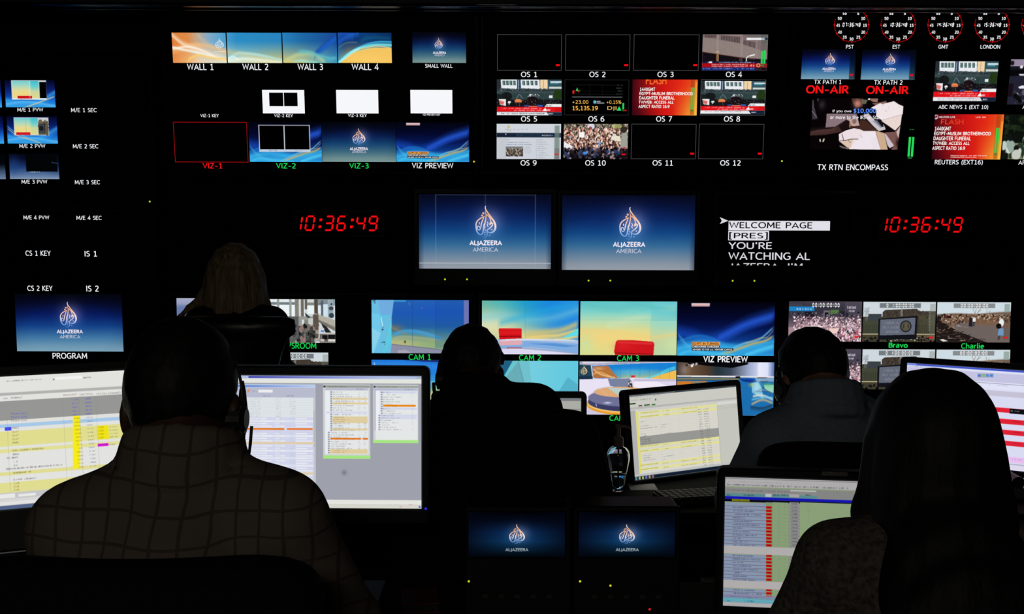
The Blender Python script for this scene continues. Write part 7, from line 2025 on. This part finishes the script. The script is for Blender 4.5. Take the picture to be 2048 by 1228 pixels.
    # ---- trousers and shoes
    f = Field((hip[0] - .32, hip[1] - .2, .05), (hip[0] + .32, hip[1] + .58 * bs, hip[2] + .14), .010)
    f.ell(hip + np.array((0, .01, -.02)), (.165 * bs + .012, .13 * bs + .012, .095 * bs + .012), None, .06)
    for sgn, k in ((-1, 'l'), (1, 'r')):
        f.cap(hip + np.array((sgn * .085 * bs, 0, -.01)), knee[k], .086 * bs + .01, .06 * bs + .012, .04).cap(knee[k], ank[k] + np.array((0, 0, .02)), .058 * bs + .012, .05 * bs + .012, .02)
    f.build('trousers', M['trouser'], root)
    for k in 'lr':
        a = ank[k]
        f = Field(a + np.array((-.07, -.09, -.11)), a + np.array((.07, .24, .05)), .007)
        f.ell(a + np.array((0, .01, -.045)), (.043, .07, .05), None, .02).cap(a + np.array((0, 0, -.062)), a + np.array((0, .15, -.066)), .037, .030, .03).ell(a + np.array((0, .16, -.062)), (.043, .055, .030), None, .03)
        f.build('shoe', M['shoe'], root)
    # ---- hair
    f = Field(ho - .50, ho + .22, .006)
    cutf = lambda q: np.maximum(q[..., 1] * .78 - q[..., 2] * .62 - .020, -(q[..., 2] + .115 + .2 * np.clip(q[..., 1], -.1, 0)))
    if style == 'short':
        f.ell(L(0, -.014, .037), np.array((.0795, .099, .1005)) * hs, hR, 0, lambda q: cutf(q / hs) * hs)
        f.ripple(tousle, (240, 210, 190), seed)
    elif style == 'bob':
        f.ell(L(0, -.012, .036), np.array((.092, .108, .108)) * hs, hR, 0, lambda q: q[..., 1] * .9 - q[..., 2] * .45 - .05)
        f.ell(L(.004, -.036, -.05), np.array((.108, .072, .125)) * hs, hR, .03)
        for s in (-1, 1): f.cap(L(s * .080, .004, .03), L(s * .108, .0, -.125), .024 * hs, .026 * hs, .03)
        f.cap(L(-.105, -.02, -.05), L(-.143, -.07, -.085), .022, .0125, .02).cap(L(-.143, -.07, -.085), L(-.172, -.08, -.122), .012, .009, .01).cap(L(-.172, -.08, -.122), L(-.203, -.08, -.165), .009, .004, .01).cap(L(.11, -.02, -.11), L(.128, -.03, -.165), .02, .008, .02)
        f.cap(L(.02, -.07, -.14), L(.05, -.08, -.185), .03, .015, .02).cap(L(-.04, -.07, -.13), L(-.02, -.085, -.185), .03, .014, .02).cap(L(-.075, -.06, -.12), L(-.085, -.07, -.17), .026, .01, .02)
        f.ripple(.0025, (150, 120, 50), seed)
    else:
        for s in (-1, 1): f.ell(L(s * .011, -.008, .034), np.array((.0845, .106, .1135)) * hs, hR, .006, lambda q: (q[..., 1] * .95 - q[..., 2] * .32 - .055))
        f.ell(L(0, -.045, -.06), np.array((.104, .070, .14)) * hs, hR, .03)
        f.ell(L(0, -.052, -.20), np.array((.118, .058, .22)) * hs, None, .03).ell(L(0, -.115, -.17), np.array((.116, .062, .13)) * hs, None, .03).ell(L(0, -.165, -.27), np.array((.122, .046, .16)) * hs, None, .03)
        for s in (-1, 1): f.cap(L(s * .076, .012, .03), L(s * .090, .006, -.07), .0235 * hs, .026 * hs, .02).cap(L(s * .086, .004, -.07), L(s * .100, -.02, -.17), .026 * hs, .026 * hs, .02).cap(L(s * .100, -.02, -.17), L(s * .112, -.04, -.36), .026 * hs, .018, .02)
        f.ripple(.0010, (170, 150, 12), seed)
    f.build('hair', hair, root)
    if glasses:
        g = G()
        for s in (-1, 1):
            g2 = [L(s * .033 + .024 * math.cos(t), .112, .010 + .018 * math.sin(t)) for t in np.linspace(0, 2 * math.pi, 17)]
            g.tube(g2, .0022, 6); g.tube([L(s * .057, .110, .014), L(s * .078, .06, .014), L(s * .082, -.012, .008)], .0022, 6)
        g.tube([L(-.009, .113, .012), L(.009, .113, .012)], .002, 6)
        g.build('glasses', M['plastic'], root)
    return root, L, hR


def headset(label, L, cup=1, boom=None, cables=(), band=.0875, off=0.0, shine=False, pad=.045, cupx=.082):
    """a single-ear headset: sprung band, ear cup with boom, temple pad; L maps head coordinates into the room"""
    t = thing('headset', label, 'headset', L(0, 0, .13), 'communication headsets')
    pts = [L(band * math.sin(a), off - .005, .012 + .1175 * math.cos(a)) for a in np.linspace(-1.25, 1.5, 25) * cup]
    g = G(); g.tube(pts, .0022 if not shine else .0045, 8); g.build('headband', M['plastic'] if not shine else M['headband'], t)
    c = L(cup * cupx, off, -.010)
    g = G(); ax = (L(1, 0, 0) - L(0, 0, 0)); ax = ax / np.linalg.norm(ax)
    o_ = ax * cup; g.tube([c - o_ * .008, c + o_ * .007], .026, 20); g.tube([c + o_ * .007, c + o_ * .0115], [.021, .015], 16); cp = g.build('ear_cup', M['plastic'], t)
    g = G(); g.tube([c - o_ * .013, c - o_ * .0075], .024, 18); g.build('ear_cushion', M['leather'], cp)
    g = G(); g.tube([L(cup * .0855, off, .045), L(cup * .086, off, .03), L(cup * .087, off, .008)], [.002, .005, .007], 10); g.build('yoke', M['plastic'], t)
    a = -cup * .0785
    g = G(); g.tube([L(a * .96, off, pad + .022), L(a * 1.0, off, pad + .014), L(a * 1.03, off, pad), L(a * 1.02, off, pad - .014)], [.003, .0055, .006, .0035], 10); g.build('temple_pad', M['plastic'], t)
    if boom:
        g = G(); g.tube([L(*q) for q in boom], .0026, 8); b = g.build('microphone_boom', M['plastic'], t)
        g = G(); g.ball(L(*boom[-1]), .009, 12, (1, 1.3, 1)); g.build('microphone', M['fabric'], b)
    for q in cables:
        g = G(); g.tube(smooth_pts([list(L(*k)) for k in q], 5), .0024, 8); g.build('cable', M['plastic'], t)
    return t


M['headband'] = mat('polished_headband', (.25, .25, .27), .18, metal=.9, noise=.05)


# ---------------------------------------------------------------- chairs
def office_chair(label, x, y, back_y, top, wt, wb, mt, seat=.45, bottom=.56, lean=.05, cx=None, pw=2, r=.034):
    t = thing('office_chair', label, 'chair', (x, y, 0), 'operators office chairs')
    cx = x if cx is None else cx
    # backrest: a padded, rounded and slightly wrapped slab
    f = Field((cx - wb / 2 - .08, back_y - .13, bottom - .06), (cx + wb / 2 + .08, back_y + .20, top + .05), .012)
    nx, nz = 11, 17
    for i in range(nz):
        z = bottom + (top - bottom) * i / (nz - 1); w_ = wb + (wt - wb) * (i / (nz - 1)) ** pw
        zz_ = min(max(z, bottom + r), top - r)
        pts = []
        for j in range(nx):
            s = -1 + 2 * j / (nx - 1)
            pts.append((cx + s * (w_ / 2 - r), back_y + .045 * s * s - lean * (i / (nz - 1)), zz_ - (.006 * s ** 4 if i == nz - 1 else 0)))
        for a, b in zip(pts[:-1], pts[1:]): f.cap(a, b, r, None, .03)
    f.build('backrest', mt, t)
    f = Field((x - .32, y - .32, seat - .14), (x + .32, y + .36, seat + .06), .012)
    for s in np.linspace(-1, 1, 7): f.cap((x + s * .20, y - .19, seat - .045), (x + s * .20, y + .20, seat - .045), .042, None, .03)
    f.build('seat', mt, t)
    g = G(); g.tube([(x, y - .12, seat - .08), (x + (cx - x) * .5, back_y - .045, seat - .02), (cx, back_y - .045 - lean * .1, bottom + .08)], [.022, .022, .018], 10); g.box((x, y, seat - .10), (.22, .26, .03), .008); g.build('back_bracket', M['plastic'], t)
    g = G(); g.tube([(x, y, .095), (x, y, .22)], .026, 14); g.tube([(x, y, .22), (x, y, seat - .09)], .017, 14); g.build('gas_column', M['metal'], t)
    for k in range(5):
        a = 2 * math.pi * k / 5 + .3
        e = np.array((x + .27 * math.cos(a), y + .27 * math.sin(a), .075))
        g = G(); g.tube([(x, y, .105), ((x + e[0]) / 2, (y + e[1]) / 2, .095), tuple(e)], [.024, .02, .014], 10); leg = g.build('base_leg', M['plastic'], t)
        g = G(); b = np.array((-math.sin(a), math.cos(a), 0)); g.tube([e - (0, 0, .045) - b * .018, e - (0, 0, .045) + b * .018], .0285, 14); g.build('caster', M['plastic'], leg)
    for s in (-1, 1):
        g = G(); g.tube([(x + s * .20, y - .02, seat - .085), (x + s * .265, y - .02, seat - .07), (x + s * .275, y - .03, seat + .1), (x + s * .27, y - .03, seat + .185)], .014, 10); g.box((x + s * .27, y - .02, seat + .195), (.07, .22, .028), .01); g.build('armrest', M['plastic'], t)
    return t


# ---------------------------------------------------------------- the five people
k5 = lambda x, y, d: Wv(x, y, d)
# near left, plaid shirt
pj = dict(head=k5(367, 822, 1.86), neck=k5(366, 930, 1.78), sl=k5(158, 1066, 1.73), sr=k5(556, 1042, 1.74), el=k5(150, 1240, 1.80), er=k5(682, 1250, 1.80), wl=(-.60, 2.08, .855), wr=(-.24, 2.10, .855), hips=(-.45, 1.70, .58))
who, L, _ = person('person in a brown plaid shirt and headset, back to the camera, sitting lower left', pj, M['skin_dark'], M['hair'], M['plaid'], 1.0, 1.06, yaw=-4, pitch=10, style='short', collar=True, torso=(1.0, 1.1), seed=1)
headset('black headset on the person in the plaid shirt', L, 1, None, [[(.093, -.01, -.03), (.092, -.012, -.05), (.088, -.02, -.085), (.086, -.03, -.12)], [(.101, .0, -.02), (.100, -.004, -.055), (.096, -.015, -.09), (.094, -.03, -.125)]])
# centre, dark top
pj = dict(head=k5(943, 752, 3.18), neck=k5(950, 792, 3.08), sl=k5(884, 856, 3.06), sr=k5(1070, 824, 3.06), el=k5(862, 960, 3.16), er=k5(1110, 950, 3.18), wl=(-.20, 3.25, .852), wr=(.08, 3.25, .852), hips=(-.06, 3.02, .575))
who, L, _ = person('person in a black top and headset, back to the camera, in the centre', pj, M['skin_dark'], M['hair'], M['black_cloth'], .935, 1.0, yaw=-6, pitch=14, style='short', sleeve=.6, collar=True, torso=(1.0, 1.0), seed=2, tousle=.0014)
headset('black headset with boom microphone on the person in the centre', L, -1, [(-.098, .0, -.02), (-.098, .02, -.05), (-.080, .06, -.085), (-.05, .09, -.09)], [[(-.102, -.006, -.02), (-.098, -.01, -.045), (-.083, -.02, -.075), (-.066, -.03, -.085)], [(-.098, -.012, -.02), (-.090, -.02, -.06), (-.080, -.03, -.10)]])
# right of centre, slate shirt, looking to the left
pj = dict(head=k5(1622, 768, 3.10), neck=k5(1652, 806, 3.00), sl=k5(1545, 884, 2.95), sr=k5(1762, 862, 3.08), el=k5(1478, 1000, 3.06), er=k5(1790, 980, 3.20), wl=(.72, 3.30, .852), wr=(.90, 3.30, .852), hips=(.76, 3.0, .59))
who, L, _ = person('person in a slate blue collared shirt, face turned slightly left, right of the centre', pj, M['skin'], M['hair'], M['blue_cloth'], 1.0, 1.05, yaw=22, pitch=14, style='short', collar=True, torso=(1.0, 1.1), cup_=.036, seed=3, tousle=.0012)
headset('headset with boom microphone on the person in the slate blue shirt', L, -1, [(-.088, .0, -.02), (-.086, .03, -.05), (-.070, .07, -.075), (-.045, .098, -.078)])
# near right, long dark hair
pj = dict(head=k5(1864, 932, 1.92), neck=k5(1862, 1058, 1.88), sl=k5(1676, 1134, 1.86), sr=k5(2052, 1136, 1.86), el=k5(1568, 1320, 1.92), er=k5(2130, 1320, 1.92), wl=(.46, 2.10, .852), wr=(.72, 2.12, .852), hips=(.62, 1.81, .575))
who, L, _ = person('person with long straight dark hair and a dark knitted top, lower right', pj, M['skin_pale'], M['hair'], M['lace'], 1.0, .98, yaw=0, pitch=4, style='long', torso=(.95, 1.0), ripple=.0015, seed=4)
# front row, blond hair
pj = dict(head=k5(470, 568, 4.54), neck=k5(475, 622, 4.53), sl=k5(404, 652, 4.46), sr=k5(541, 650, 4.46), el=k5(392, 740, 4.56), er=k5(553, 735, 4.58), wl=(-1.07, 4.98, .852), wr=(-.82, 4.98, .852), hips=(-.95, 4.46, .575))
who, L, _ = person('person with wavy blond hair and a black top in the front row', pj, M['skin_pale'], M['blond'], M['black_cloth'], 1.0, .96, yaw=0, pitch=6, style='bob', collar=True, seed=5)
headset('headset with a shiny band on the blond person', L, 1, None, (), band=.099, off=-.005, shine=True)

# chairs, one behind each of them
office_chair('black office chair behind the person in the plaid shirt', -.45, 1.68, 1.50, W(300, 1145, 1.46).z, .44, .48, M['fabric'], lean=.04)
office_chair('black office chair with a broad back behind the person in the centre', -.05, 3.02, 2.795, W(1000, 833, 2.76).z, 0.367, .55, M['fabric'], cx=-.012, lean=.04)
office_chair('black office chair behind the person in the slate blue shirt', .76, 3.0, 2.80, W(1600, 900, 2.76).z, .42, .46, M['fabric'], lean=.04)
office_chair('black office chair behind the person with long dark hair', .62, 1.80, 1.585, .97, .42, .46, M['fabric'], lean=.04)
office_chair('black leather chair behind the blond person', -.95, 4.45, 4.215, W(470, 638, 4.175).z, .455, .26, M['leather'], lean=.04, r=.022, cx=W(470, 640, 4.25).x, pw=6)
